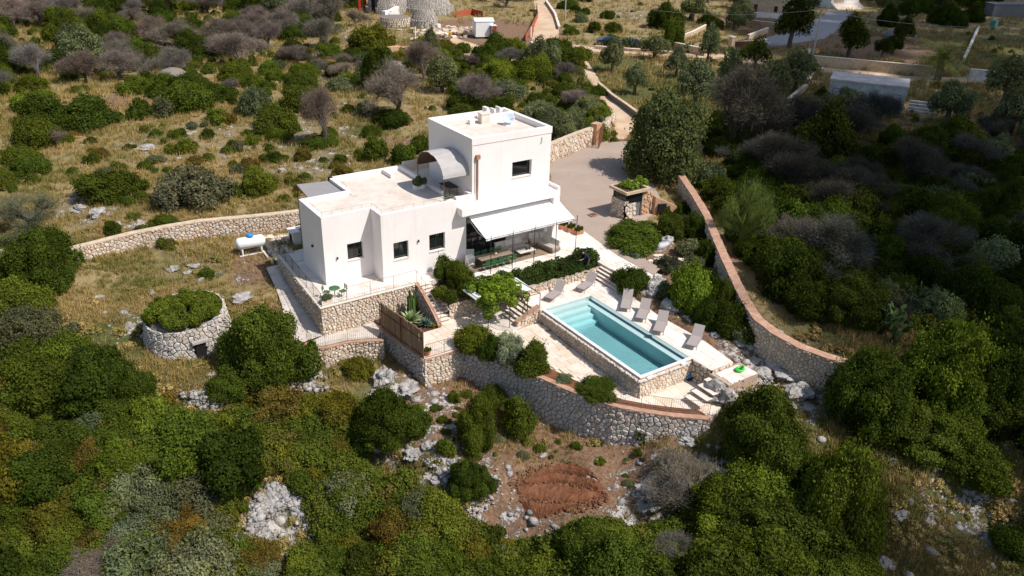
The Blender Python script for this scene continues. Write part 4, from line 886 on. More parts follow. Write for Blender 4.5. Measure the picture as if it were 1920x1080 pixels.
# iron gate
gt = thing('iron_gate', 'open rust-brown iron gate leaf at the forecourt entrance', 'gate', (54,63.8,T), world=True)
g0 = np.array([55.3,64.4]); g1 = np.array([53.0,62.2]); m = MB()
for z in (.1,1.0,1.85): m.tube((*g0,T+z),(*g1,T+z),.04,n=4)
m.build('frame', MAT['metal_rust'], gt)
for i in range(17):
    p = g0+(g1-g0)*i/16; m = MB(); m.tube((*p,T+.1),(*p,T+1.9),.05 if i in (0,16) else .035,n=4); m.build('bar', MAT['metal_rust'], gt)
m = MB(); m.box(55.4,59.5,63.35,63.5,T-.1,T+.06); m.v=[(v[0],v[1]-(v[0]-55.4)*.18,v[2]) for v in m.v]; m.build('track_rail', MAT['metal_rust'], gt)
for a in ((1111,404),(745+62,644-0)):
    pass
# ------------------------------------------------------------------ plants: crowns made of leaf-sized faces
def quads(C, N, U, a, b):
    """leaf rhombs at C, lying in the plane of U and N x U"""
    Wv = np.cross(N, U); n = len(C); a = a[:, None]; b = b[:, None]
    V = np.stack([C-U*a, C+Wv*b, C+U*a, C-Wv*b], 1).reshape(-1, 3); Q = np.arange(4*n).reshape(n, 4); return V, Q
def unit(v): return v/np.maximum(np.linalg.norm(v, axis=1), 1e-9)[:, None]
def crown_data(rg, r, h, nl, leaf, n, base=0., low=0., flat=.55, rough=.5, core=.72, up=.35, lump=(.26,.42), elong=1.7):
    """lumpy dome: lumps over an ellipsoid shell, leaves over the lumps"""
    t = rg.uniform(0, 2*np.pi, nl); cz = rg.uniform(-.12-low, 1., nl); s = np.sqrt(np.clip(1-cz**2, 0, 1)); k = rg.uniform(1-rough, 1.0, nl)
    L = np.stack([np.cos(t)*s*k*r, np.sin(t)*s*k*r, np.clip(cz, -low, 1)*k*h], 1)*np.array([.78,.78,.80]); fa = 1+.24*np.sin(2*t+rg.uniform(0,6))+.14*np.sin(3*t+rg.uniform(0,6)); fz = 1+.16*np.sin(2*t+rg.uniform(0,6))+.1*rg.normal(size=nl); L[:, 0] *= fa; L[:, 1] *= fa; L[:, 2] *= np.clip(fz, .7, 1.3); L[:, 2] += base+h*.08
    R = rg.uniform(*lump, nl)*r*rg.uniform(.7, 1.2, nl); lh = np.minimum(1., h/r*1.05)
    L = np.vstack([L, [[0, 0, base+h*.42]]]); R = np.r_[R, r*.55]
    w = R**2/np.sum(R**2); which = rg.choice(len(R), n*3, p=w); d = unit(rg.normal(size=(n*3, 3))+np.array([0, 0, up])); rad_ = R[which]*rg.uniform(.82, 1.08, n*3)
    nzv = np.array([noise.noise(Vector(q)) for q in (L[which]+d*rad_[:, None])*1.7/max(.55, r*.42)])
    rad_ = rad_*(1+.45*nzv); spr = rg.uniform(0, 1, n*3) < .14; rad_ = np.where(spr, rad_*rg.uniform(1.05, 1.4, n*3), rad_)
    C = L[which]+d*rad_[:, None]*np.array([1, 1, lh])
    keep = C[:, 2] > base-.02*h-low*h
    # drop leaves buried in other lumps
    dd = np.linalg.norm((C[:, None, :]-L[None])/np.array([1, 1, lh]), axis=2)/R[None]
    keep &= (dd < .74).sum(1) == 0
    C, d, which = C[keep][:n], d[keep][:n], which[keep][:n]
    N = unit(d+rg.normal(size=d.shape)*.75); U = unit(np.cross(N, rg.normal(size=d.shape)))
    sz = leaf*rg.uniform(.6, 1.35, len(C)); V, Q = quads(C, N, U, sz*.5*elong, sz*.5)
    lr = rg.uniform(0, 1, len(R)); rnd = np.clip(.5*lr[which]+.5*rg.uniform(0, 1, len(C)), 0, 1)
    if core:
        bm = bmesh.new(); bmesh.ops.create_icosphere(bm, subdivisions=1, radius=1.); iv = np.array([v.co for v in bm.verts]); iq = np.array([[v.index for v in f.verts] for f in bm.faces]); bm.free()
        return V, Q, rnd, (L, R*core, lh, iv, iq)
    return V, Q, rnd, None
def crown_mesh(name, rg, mat, **kw):
    V, Q, rnd, cr = crown_data(rg, **kw); 
    if cr is None: return np_mesh(name, V, Q, mat, rnd)
    L, R, lh, iv, iq = cr; base_ = kw.get('base', 0.); vs = [V]; tq = []; o = len(V)
    for c, r in zip(L, R):
        w_ = iv*r*np.array([1, 1, lh])*rg.uniform(.85, 1.1, (len(iv), 1))+c; w_[:, 2] = np.maximum(w_[:, 2], base_*.8); vs.append(w_); tq.append(np.c_[iq, iq[:, 2]]+o); o += len(iv)
    VV = np.vstack(vs); me = bpy.data.meshes.new(name); nq = len(Q); T3 = np.vstack(tq)[:, :3]
    me.vertices.add(len(VV)); me.vertices.foreach_set('co', VV.astype(np.float32).ravel()); li = np.r_[Q.ravel(), T3.ravel()]
    me.loops.add(len(li)); me.loops.foreach_set('vertex_index', li.astype(np.int32)); me.polygons.add(nq+len(T3))
    me.polygons.foreach_set('loop_start', np.r_[np.arange(nq)*4, nq*4+np.arange(len(T3))*3].astype(np.int32)); me.update(calc_edges=True); me.materials.append(mat)
    at = me.attributes.new('rnd', 'FLOAT', 'FACE'); at.data.foreach_set('value', np.r_[rnd, np.full(len(T3), .0)].astype(np.float32)); return me
def stems_mesh(rg, r, h, n=5):
    m = MB()
    for i in range(n):
        t = rg.uniform(0, 6.28); m.tube((0, 0, -.2), (math.cos(t)*r*.4, math.sin(t)*r*.4, h*.55), .04*r**.5+.02, .015, 5)
    o = m.build('stem', MAT['bark']); me = o.data; bpy.data.objects.remove(o); return me
G1 = np.random.default_rng(11)
KIND = {}   # kind -> list of (radius, height, foliage mesh, stem mesh)
KIND['small'] = [(1., .8, crown_mesh('foliage', G1, MAT['leaf'], r=1., h=.8, nl=14, leaf=.07, n=4600, core=.6), stems_mesh(G1, 1., .8)) for _ in range(4)]
KIND['bush'] = [(2., 1.6, crown_mesh('foliage', G1, MAT['leaf'], r=2., h=1.6, nl=30, leaf=.085, n=17000, core=.62, rough=.6, lump=(.2,.4)), stems_mesh(G1, 2., 1.6)) for _ in range(5)]
KIND['big'] = [(4., 3.4, crown_mesh('foliage', G1, MAT['leaf'], r=4., h=3.4, nl=80, leaf=.105, n=50000, lump=(.12,.27), core=.62, rough=.5), stems_mesh(G1, 4., 3.)) for _ in range(4)]
KIND['loose'] = [(2., 1.9, crown_mesh('foliage', G1, MAT['leaf'], r=2., h=1.9, nl=20, leaf=.085, n=7500, core=.45, rough=.5, elong=2.4), stems_mesh(G1, 2., 1.6, 8)) for _ in range(3)]
def tree_kind(crown_r, crown_h, trunk_h, n, nl, leaf, elong=2., core=0., rough=.4, limbs=7, tr=.22):
    me = crown_mesh('crown', G1, MAT['leaf'], r=crown_r, h=crown_h*.8, nl=nl, leaf=leaf, n=n, base=trunk_h+crown_h*.2, low=.3, core=core, rough=rough, elong=elong, up=.15, lump=(.24,.4))
    m = MB(); m.path([(0,0,-.3),(.08,-.03,trunk_h*.5),(0,.06,trunk_h+.2)], [tr*1.3, tr, tr*.85], 7)
    for i in range(limbs):
        t = 6.28*i/limbs+G1.uniform(-.3,.3); q = crown_r*.6; m.path([(0,.05,trunk_h*.9),(math.cos(t)*q*.5,math.sin(t)*q*.5,trunk_h+crown_h*.3),(math.cos(t)*q,math.sin(t)*q,trunk_h+crown_h*.65)], [tr*.6,tr*.35,tr*.12], 5)
    o = m.build('trunk', MAT['bark']); tm = o.data; bpy.data.objects.remove(o)
    return (crown_r, crown_h+trunk_h, me, tm)
KIND['olive'] = [tree_kind(1.8, 2.3, 1.1, 5200, 16, .085, 2.6, core=.4) for _ in range(3)]
KIND['carob'] = [tree_kind(3.6, 4.2, .5, 24000, 50, .15, 1.4, core=.35, rough=.45)]
def bare_kind(r, h, ntw, seed):
    rg = random.Random(seed); m = MB(); tips = []
    def grow(p, d, l, rr, lv):
        q = p+d*l; m.tube(p, q, rr, rr*.62, 5 if lv < 2 else 3)
        if lv >= 4: tips.append((q, d)); return
        tips.append((q, d))
        for k in range(rg.choice((2, 3, 3)) if lv else 5):
            nd = (d + Vector((rg.gauss(0, .55), rg.gauss(0, .55), rg.gauss(.08, .35)))).normalized(); grow(q, nd, l*rg.uniform(.62, .85), rr*.6, lv+1)
    grow(Vector((0, 0, -.3)), Vector((0, 0, 1)), h*.24, .2, 0)
    P = np.array([list(t[0]) for t in tips]); D = np.array([list(t[1]) for t in tips])
    sc = r/np.percentile(np.hypot(P[:, 0], P[:, 1]), 92); sz = h/P[:, 2].max(); S = np.array([sc, sc, sz])
    m.v = [(v[0]*sc if abs(v[2]) > .5 or math.hypot(v[0], v[1]) > .4 else v[0], v[1]*sc if abs(v[2]) > .5 or math.hypot(v[0], v[1]) > .4 else v[1], v[2]*sz) for v in m.v]
    P = P*S; o = m.build('trunk', MAT['twig']); tm = o.data; bpy.data.objects.remove(o)
    g = np.random.default_rng(seed); w = g.integers(0, len(P), ntw); st = P[w]+g.normal(size=(ntw, 3))*r*.10
    d = unit(D[w]*S+g.normal(size=(ntw, 3))*.75+np.array([0, 0, .25])); ln = g.uniform(.07, .24, ntw)*r/2.6; C = st+d*ln[:, None]
    # whorls: each twig a thin blade, seen from any side
    N = unit(np.cross(d, g.normal(size=d.shape))); V, Q = quads(C, N, d, ln, g.uniform(.0045, .009, ntw)*r/2.2)
    me = np_mesh('twigs', V, Q, MAT['twig'], g.uniform(0, 1, ntw)); return (r, h, me, tm)
KIND['bare'] = [bare_kind(2.8, 4.2, 26000, s) for s in (1, 2, 3, 4)]
KIND['bare_bush'] = [bare_kind(1.6, 1.9, 14000, s) for s in (5, 6)]
GREEN = {'dark': (.041,.058,.008), 'mid': (.064,.086,.012), 'bright': (.096,.122,.015), 'yellow': (.122,.118,.016), 'olive': (.125,.140,.075), 'grey': (.135,.13,.085), 'bare': (.185,.155,.140), 'bare_dark': (.085,.082,.072), 'rusty': (.12,.09,.02), 'silver': (.17,.21,.16), 'carob': (.060,.078,.034), 'lime': (.13,.19,.02)}
PROTO = {}; NPL = [0]
PARTN = {'bare': ('twigs', 'trunk'), 'bare_bush': ('twigs', 'trunk'), 'olive': ('crown', 'trunk'), 'carob': ('crown', 'trunk')}
def plant(kind, pos, r, h, tint, name, label, cat, group=None, var=.16, idx=None, zlift=0.):
    k = KIND[kind]; i = random.randrange(len(k)) if idx is None else idx; R0, H0, me, tm = k[i]
    root = thing(name, label, cat, (pos[0], pos[1], pos[2]+zlift), random.uniform(0, 6.28), group); root.scale = (r/R0, r/R0*random.uniform(.92, 1.08), h/H0)
    a, b = PARTN.get(kind, ('foliage', 'stem')); c = np.array(GREEN[tint] if isinstance(tint, str) else tint)*random.uniform(1-var, 1+var)*np.array([random.uniform(.9,1.1), 1, random.uniform(.9,1.1)])
    f = link(a, me, root); f.color = (*c, 1); s = link(b, tm, root); s.color = (*(c if kind.startswith('bare') else (.1,.08,.06)), 1); NPL[0] += 1
    return root
def bbox_plant(cx, cy, w, h, kind, tint, name, label, cat, group=None, zb=None, aspect=None):
    """plant whose silhouette fills the given picture box, standing on the ground there"""
    yb = cy+h/2; yc = yb
    for _ in range(6):
        p = GT(cx, yc) if zb is None else G(cx, yc, zb); v = p-CAM; s = FPX/depth(p); el = math.atan2(-v[2], math.hypot(v[0], v[1])); r = w/2/s*(1.12 if kind == 'olive' else 1.)
        if kind in ('olive', 'bare', 'carob'):
            yc = yb - 0.12*r*s; 
        else: yc = yb - r*math.sin(el)*s*.85
    Ht = h/s; a = r*math.sin(el)
    if kind in ('olive', 'bare', 'carob'): hh = max(.6*r, (Ht-.25*a)/math.cos(el))
    else:
        q = Ht-a*.85; hh = math.sqrt(max(q*q-a*a, (.3*r)**2))/math.cos(el)
    p = np.array([p[0], p[1], gz(p[0], p[1]) if zb is None else zb])
    return plant(kind, p, r, hh, tint, name, label, cat, group)
# ---- the plants one can single out: box in the picture, kind, tint, label
SH = [
 (216,352,118,62,'bush','mid','round_bush','round dark green bush alone on the dry slope, left of the grey bush','bush'),
 (372,358,140,84,'loose','grey','grey_bush','big grey-green bush at the middle of the dry slope above the field wall','bush'),
 (482,348,82,50,'bush','bright','low_bush','green bush just left of the flat grey reed pergola','bush'),
 (72,250,95,56,'bush','mid','low_bush','lower left lobe of the dark wide bushes on the far left slope','bush'),
 (85,212,100,58,'bush','mid','low_bush','upper left dark bush of the wide row on the far left','bush'),
 (168,214,120,56,'bush','mid','low_bush','long dark green bush right end of the wide row on the far left','bush'),
 (345,186,118,58,'bush','mid','low_bush','broad green bush in the middle of the far slope below the half-buried stone roof','bush'),
 (303,205,46,36,'small','olive','round_bush','small blue-grey round bush in front of the broad green one','bush'),
 (262,208,48,36,'small','mid','round_bush','small green bush left of the blue-grey round one','bush'),
 (345,279,55,28,'small','bright','low_bush','bright green mat bush among the white rocks of the slope','bush'),
 (412,220,50,28,'small','bright','low_bush','little bright bush on open grass right of the broad green bush','bush'),
 (482,196,72,52,'bush','olive','grey_bush','grey-green bush above the two-lobed bush right of the slope centre','bush'),
 (524,230,92,50,'bush','mid','low_bush','two-lobed green bush left of the bare tree behind the house','bush'),
 (570,190,90,45,'bush','mid','low_bush','bush beyond the bare tree behind the left wing','bush'),
 (175,300,30,20,'small','mid','low_bush','tiny dark bush above the round bush on the left slope','bush'),
 (470,310,38,24,'small','rusty','low_bush','small reddish-green bush amid white rocks left of the pergola','bush'),
 (515,298,32,22,'small','dark','low_bush','small dark bush amid white rocks, right of the reddish one','bush'),
 (445,275,30,20,'small','grey','low_bush','small greyish tuft bush left of the white rock line','bush'),
 (290,300,40,18,'small','olive','low_bush','flat small bush beside the central white rocks','bush'),
 (310,415,62,26,'bush','mid','low_bush','bush leaning over the field wall top','bush'),
 (210,430,32,28,'small','mid','low_bush','small bush above the left end of the field wall','bush'),
 (332,436,16,18,'small','dark','low_bush','tiny dark plant growing out of the field wall face','bush'),
 (85,495,165,120,'big','mid','wide_bush','large dark green bush mass at the left end of the field wall','bush'),
 (60,415,150,80,'bare_bush','grey','bare_bush','grey twiggy bush above the dark mass at the left edge','bush'),
 (30,570,110,80,'bush','bright','low_bush','light green bush at the left picture edge below the dark mass','bush'),
 (60,640,170,120,'big','olive','wide_bush','large blue-grey bush at the left edge below the light green one','bush'),
 (500,662,172,148,'big','mid','wide_bush','large rounded bush in front of the white walkway, right of the stone hut','bush'),
 (432,728,100,60,'bush','mid','low_bush','green bush touching the foot of the stone hut','bush'),
 (676,695,60,50,'bush','yellow','round_bush','yellow-green round bush in front of the low curved wall','bush'),
 (690,655,22,28,'small','olive','low_bush','tiny grey bush at the top of the rocky ramp','bush'),
 (728,793,140,112,'big','dark','wide_bush','dark round bush with a grey olive patch, below the angular wall','bush'),
 (895,806,96,100,'big','mid','round_bush','tall dark green bush in the middle of the slope below the outer wall','bush'),
 (970,785,72,66,'bush','bright','low_bush','bright green bush right of the tall dark one below the wall','bush'),
 (925,745,60,46,'bush','mid','low_bush','bush tight against the foot of the outer wall','bush'),
 (850,745,22,24,'small','bright','low_bush','small upright green shrub on the brown slope','bush'),
 (835,840,36,34,'small','bright','low_bush','small green bush beside the pale boulder','bush'),
 (878,905,96,84,'big','mid','round_bush','green bush left of the ploughed red beds','bush'),
 (1192,800,78,64,'bush','dark','low_bush','dark bush against the right part of the outer wall','bush'),
 (1245,792,44,34,'small','dark','low_bush','small dark bush at the wall next to the larger one','bush'),
 (1280,930,130,110,'bare_bush','bare','bare_bush','pale bare twiggy bush between the red beds and the big right bush','bush'),
 (1425,815,190,150,'big','mid','wide_bush','dark rounded bush just below the rocks at the right of the steps','bush'),
 (1560,945,200,200,'big','bright','wide_bush','large sunlit round bush in the lower right foreground','bush'),
 (1630,735,190,150,'big','mid','wide_bush','wide bush just right of the end of the curved wall','bush'),
 (1775,700,210,180,'big','bright','wide_bush','tall sunlit green bush rising right of the curved wall end','bush'),
 (1700,800,230,130,'big','mid','wide_bush','low front bush of the large group right of the curved wall','bush'),
 (1860,740,150,150,'big','dark','wide_bush','dark bush at the far right of the large group','bush'),
 (1460,1000,250,170,'big','mid','wide_bush','dark green bush at the bottom edge left of the sunlit round one','bush'),
 (1140,1035,150,110,'big','bright','wide_bush','bright bush covering the lower end of the red beds','bush'),
 (1230,255,5,5,'small','dark','x','x','x'),
 (1290,545,92,88,'bush','lime','round_bush','vivid green mastic bush in the rock garden right of the loungers','bush'),
 (1190,444,136,56,'bush','mid','hedge_bush','rosemary hedge between the forecourt and the rock garden','hedge'),
 (1255,428,60,44,'bush','mid','hedge_bush','right hand end of the rosemary hedge by the forecourt','hedge'),
 (1184,527,76,50,'bush','dark','low_bush','low dark rosemary mound right of the garden steps','bush'),
 (1298,424,52,46,'bush','dark','low_bush','dark bush against the inside of the curved wall','bush'),
 (1322,480,42,44,'bush','dark','low_bush','dark bush halfway along the inside of the curved wall','bush'),
 (1250,498,50,30,'small',(.07,.075,.05),'round_bush','dark lavender mound between stepping stones and the vivid bush','bush'),
 (1300,492,54,28,'small','olive','low_bush','flat blue-green cushion plant right of the lavender mound','bush'),
 (1192,484,24,18,'small','silver','round_bush','small blue-grey ball plant beside the stepping stones','bush'),
 (1365,603,86,66,'bush','dark','low_bush','dark shrubs inside the bend of the curved wall','bush'),
 (1325,585,56,52,'bush','dark','low_bush','shadowy shrub behind the vivid green bush','bush'),
 (836,506,44,50,'loose','mid','leafy_bush','leafy green bush at the head of the narrow stairs','bush',None,.5),
 (858,520,56,52,'bush','mid','leafy_bush','broader leafy bush between the narrow stairs and the trailing hedge','bush',None,.45),
 (826,552,38,26,'small','mid','low_bush','small bush on the soil bank right beside the narrow stairs','bush',None,.3),
 (846,560,40,24,'small','dark','low_bush','low dark bush on the soil bank behind the vine pergola','bush',None,.3),
 (884,543,56,36,'small','mid','round_bush','lower lobe of the leafy bush beside the narrow stairs','bush',None,.4),
 (890,640,80,58,'bush','bright','low_bush','leafy bush in the strip left of the olive shrub, right of the landing','bush',None,-1.),
 (955,658,64,58,'bush','silver','round_bush','silver-grey olive shrub in the planting strip above the wall','bush',None,-1.05),
 (998,676,76,62,'bush','mid','low_bush','dark green bush in the planting strip right of the silver shrub','bush',None,-1.1),
 (925,655,50,48,'bush','dark','low_bush','dark shrub in the planting strip between the leafy bush and the silver shrub','bush',None,-1.05),
 (1055,712,40,22,'small','olive','low_bush','small lavender clump on red soil above the outer wall','bush',None,-1.15),
 (1117,737,84,40,'bush','mid','low_bush','clipped low hedge spilling over the wall coping near the pool corner','hedge',None,-1.2),
 (640,210,5,5,'small','dark','x','x','x'),
 (748,180,102,92,'bare','bare','bare_tree','bare grey tree with a green skirt left of the tower','tree'),
 (735,222,74,34,'bush','dark','low_bush','dark green bush round the foot of the bare tree left of the tower','bush'),
 (612,228,76,96,'bare','bare','bare_tree','bare grey tree behind the left wing roof','tree'),
 (600,268,80,28,'bush','mid','low_bush','green growth at the foot of the bare tree behind the left wing','bush'),
 (704,284,52,42,'small','mid','round_bush','dark bush just behind the left wing roof','bush'),
 (755,292,56,36,'small','mid','low_bush','second dark bush behind the roof, left of the arched canopy','bush'),
 (790,275,50,30,'small','mid','low_bush','bush half hidden by the tower wall','bush'),
 (885,178,84,62,'bare','bare','bare_tree','bare grey tree right behind the tower','tree'),
 (795,125,74,68,'bare','bare','bare_tree','bare grey tree beyond the slope, left of the green thicket','tree'),
 (1388,420,84,120,'bare_bush',(.13,.18,.045),'broom_bush','feathery light green broom just outside the curved wall','bush'),
 (1238,275,158,132,'carob','carob','carob_tree','large spreading carob tree by the forecourt','tree'),
 (1370,215,150,150,'bare','bare_dark','bare_tree','dark grey bare tree right of the carob','tree'),
 (1148,112,46,54,'olive','olive','olive_tree','olive tree beside the two parked dark cars','tree'),
 (1190,154,44,50,'olive','olive','olive_tree','small olive tree alone in the meadow right of the entrance track','tree'),
 (1227,92,50,44,'olive','olive','olive_tree','olive tree on the lane right of the parked cars','tree'),
 (1268,122,38,50,'olive','olive','olive_tree','slender olive tree in the meadow below the lane','tree'),
 (1326,90,34,66,'olive','olive','olive_tree','tall narrow olive tree by the lane left of the gate piers','tree'),
 (1415,108,54,52,'olive','dark','olive_tree','dark olive tree in front of the driveway gate','tree'),
 (1300,165,70,80,'olive','olive','olive_tree','olive tree half hidden by the dark bare tree','tree'),
 (1365,140,50,70,'olive','olive','olive_tree','olive tree above the dark bare tree','tree'),
 (1488,140,66,76,'olive','olive','olive_tree','broad olive tree left of the concrete shed','tree'),
 (1445,150,60,70,'olive','olive','olive_tree','olive tree between the gate and the concrete shed','tree'),
 (1538,225,66,76,'olive','olive','olive_tree','olive tree in front of the left door of the shed','tree'),
 (1586,190,50,44,'olive','olive','olive_tree','olive tree leaning on the front wall of the shed','tree'),
 (1635,222,26,38,'olive','mid','olive_tree','young bushy tree before the shed front','tree'),
 (1772,200,70,80,'olive','olive','olive_tree','olive tree right of the shed','tree'),
 (1880,160,80,80,'olive','olive','olive_tree','olive tree at the right edge by the lane','tree'),
 (1890,220,70,90,'olive','olive','olive_tree','olive tree at the right edge below the lane','tree'),
 (1480,50,60,90,'olive','dark','olive_tree','gnarled olive tree before the pale driveway','tree'),
 (1590,75,60,70,'olive','dark','olive_tree','olive tree right of the utility pole','tree'),
 (1245,35,60,44,'bush','dark','round_bush','dark fig bush beyond the meadow wall','bush'),
 (1262,68,50,50,'bush','mid','round_bush','green bush on the lane under the fig','bush'),
 (928,87,48,40,'bush','mid','round_bush','neat round bush beside the portable toilet','bush'),
 (705,78,84,52,'bush','yellow','low_bush','yellow-green bush below the white stone stair','bush'),
 (808,82,40,50,'loose','olive','low_bush','grey-green bush beside the rubble of the building site','bush'),
 (710,140,70,72,'bush','dark','round_bush','dark round bush left of the bare trees above the tower','bush'),

 (1262,610,60,40,'small','dark','low_bush','dark low plants behind the middle sun loungers','bush'),
 (1290,470,54,34,'small','olive','low_bush','grey-green plant cluster right of the stone bench','bush'),
 (1330,545,56,56,'bush','dark','low_bush','dark shrub right of the vivid green bush','bush'),
 (1352,560,44,60,'bush','mid','low_bush','green shrub squeezed against the inside of the curved wall','bush'),
 (1358,606,40,44,'loose','silver','low_bush','pale young olive shrub behind the last sun lounger','bush'),
 (1400,625,70,50,'bush','dark','low_bush','dark shrub at the inner foot of the curved wall bend','bush'),
 (1345,390,30,5,'small','dark','x','x','x'),
]
for e_ in SH:
    if e_[6] == 'x': continue
    o = bbox_plant(*e_)
# ---- thickets and scrub: scattered inside picture polygons, tightly packed
EXPX = [[(460,1010),(465,925),(505,900),(560,920),(605,965),(600,1020),(560,1045),(470,1045)],[(340,735),(420,735),(430,775),(390,800),(345,770)],[(690,700),(860,700),(960,790),(1330,850),(1360,890),(1240,940),(1130,975),(960,985),(930,880),(820,930),(700,880),(690,800)],[(1600,930),(1700,900),(1850,960),(1900,1080),(1650,1090)],[(535,720),(600,715),(600,745),(545,755)]]
EXCL = [[tuple(GT(*q)[:2]) for q in p_] for p_ in EXPX]
def excluded(x, y): return any(bool(inpoly(np.array(x), np.array(y), p_)) for p_ in EXCL)
GRP = {}
def thicket(poly, n, rr, kinds, label, group, name='scrub_bush', cat='bush', md=.62, hs=(.7,1.05), seed=1):
    """poly in picture; kinds = [(kind, tint, weight)]"""
    rg = random.Random(seed); W_ = [GT(*q) for q in poly]; wp = [(q[0], q[1]) for q in W_]; xs = [q[0] for q in wp]; ys = [q[1] for q in wp]; done = []; k = 0
    for _ in range(n*60):
        if k >= n: break
        x, y = rg.uniform(min(xs), max(xs)), rg.uniform(min(ys), max(ys))
        if not inpoly(np.array(x), np.array(y), wp) or excluded(x, y): continue
        r = rg.uniform(*rr)
        if any(excluded(x+dx_*r*.85, y+dy_*r*.85) for dx_, dy_ in ((1,0),(-1,0),(0,1),(0,-1))): continue
        if any((x-a)**2+(y-b)**2 < (md*(r+c))**2 for a, b, c in done): continue
        done.append((x, y, r)); k += 1
        kd, tint, _w = rg.choices(kinds, [q[2] for q in kinds])[0]
        h = r*rg.uniform(*hs)*(1.25 if kd == 'bare' else 1)
        if kd == 'olive': h = r*2
        cls = kd
        if kd == 'bush': cls = 'small' if r < 1.1 else 'bush' if r < 2.6 else 'big'
        lab = label(kd, tint, r); nm0 = {'dark':'dark_bush','mid':'scrub_bush','bright':'bright_bush','yellow':'yellow_bush','rusty':'rusty_bush','olive':'olive_bush','grey':'grey_bush'}.get(tint, name); nm = {'bare': 'bare_tree', 'bare_bush': 'bare_bush', 'olive': 'olive_tree', 'loose': 'loose_bush'}.get(kd, nm0)
        plant(cls, (x, y, gz(x, y)-.05), r, h, tint, nm, lab, 'tree' if kd in ('bare', 'olive') else cat, group, var=.3)
    return done
TW = {'dark': 'dark green', 'mid': 'green', 'bright': 'bright green', 'yellow': 'yellow-green', 'olive': 'grey-green', 'grey': 'greyish', 'bare': 'bare grey', 'bare_dark': 'dark bare', 'rusty': 'rust-tinged', 'silver': 'silvery', 'lime': 'lime green', 'carob': 'dark'}
def lab(where):
    def f(kd, tint, r):
        s = 'low' if r < 1.2 else 'medium' if r < 2.2 else 'broad'
        k = {'bare': 'leafless tree', 'bare_bush': 'twiggy bush', 'olive': 'olive tree', 'loose': 'open bush'}.get(kd, 'bush')
        return f'{s} {TW[tint]} {k} {where}'
    return f
MIXG = [('bush','mid',5),('bush','bright',3),('bush','dark',2),('bush','yellow',1.5),('bush','rusty',1)]
thicket([(-60,700),(170,665),(250,735),(350,770),(440,830),(490,900),(480,1120),(-120,1120),(-160,850)], 150, (.9,2.7), MIXG+[('loose','olive',.6)], lab('in the lower left scrub'), 'scrub bushes lower left', md=.45, hs=(.55,1.2), seed=1)
thicket([(210,960),(330,890),(430,940),(470,1100),(180,1120)], 16, (1.4,2.2), [('loose','olive',4),('bare_bush','bare',1.5),('bush','olive',2)], lab('in the olive thicket bottom left'), 'olive thicket bottom left', md=.5, seed=2)
thicket([(380,745),(470,735),(600,745),(690,800),(720,880),(640,940),(560,900),(500,850),(430,830)], 42, (.7,1.9), [('bush','yellow',4),('bush','mid',3),('bush','rusty',1),('bush','bright',2)], lab('below the large round bush'), 'bushes on the slope lower centre left', md=.5, seed=3)
thicket([(590,960),(700,920),(800,940),(850,1000),(960,1020),(1050,1110),(560,1110)], 52, (.8,2.1), [('bush','yellow',2),('bush','mid',3),('bush','rusty',2),('bush','bright',2),('loose','olive',2),('bare_bush','bare',.5)], lab('in the scrub along the bottom centre'), 'scrub along the bottom centre', md=.48, seed=4)
thicket([(1010,1000),(1100,1000),(1230,985),(1330,1000),(1400,1110),(1000,1110)], 18, (1.2,2.2), [('bush','mid',4),('bush','bright',2),('bare_bush','bare',1),('loose','olive',1)], lab('below the red ploughed beds'), 'scrub below the ploughed beds', md=.6, seed=5)
thicket([(1340,860),(1420,900),(1520,900),(1640,960),(1660,1110),(1330,1110)], 18, (1.4,2.4), [('bush','mid',3),('bush','dark',2),('bush','bright',1)], lab('in the lower right foreground thicket'), 'thicket lower right', md=.6, seed=6)
thicket([(1700,830),(1960,760),(2050,900),(2000,1100),(1850,960)], 14, (1.4,2.6), [('bush','dark',3),('bush','mid',2),('bare_bush','bare_dark',2)], lab('in the shade at the lower right edge'), 'shaded scrub lower right', md=.7, seed=7)
thicket([(1640,760),(1900,620),(1950,780),(1750,850)], 12, (1.6,2.8), [('bush','mid',3),('bush','dark',1)], lab('beside the very large right hand bush'), 'bushes by the very large bush', md=.6, seed=8)
thicket([(1400,250),(1600,250),(1640,330),(1620,480),(1500,520),(1440,420),(1370,330)], 16, (2.2,3.1), [('bare','bare_dark',4),('bush','dark',3),('olive','dark',1.5)], lab('past the curved wall'), 'leafless wood past the wall', md=.8, hs=(1.0,1.3), seed=31)
thicket([(1620,250),(1880,255),(1860,370),(1640,370)], 12, (2.,3.), [('bare','bare_dark',3),('bush','dark',3)], lab('in the leafless wood below the shed'), 'leafless wood below the shed', md=.8, hs=(.9,1.2), seed=32)
thicket([(1235,560),(1290,605),(1350,640),(1425,660),(1405,590),(1352,500),(1320,440),(1300,470),(1320,520)], 34, (.35,.85), [('bush','dark',3),('bush','mid',3),('bush','olive',1),('loose','silver',.7)], lab('in the garden between pool and curved wall'), 'garden shrubs inside the curved wall', md=.75, hs=(.8,1.3), seed=41)
thicket([(1240,400),(1290,380),(1310,430),(1290,470),(1260,450)], 12, (.4,.8), [('bush','dark',3),('bush','mid',2)], lab('in the garden near the kiosk'), 'garden shrubs near the kiosk', md=.8, hs=(.8,1.2), seed=42)
_ex = EXCL; EXCL = EXCL[1:2]
thicket([(700,760),(860,730),(900,740),(960,820),(1100,830),(1300,830),(1350,870),(1230,930),(1140,890),(960,860),(900,860),(760,900)], 60, (.15,.5), [('small','mid',3),('small','bright',2),('loose','olive',1),('small','rusty',1),('bare_bush','bare',.6)], lab('on the brown slope below the wall'), 'small plants on the brown slope', md=1.1, hs=(.5,1.), seed=43)
EXCL = _ex
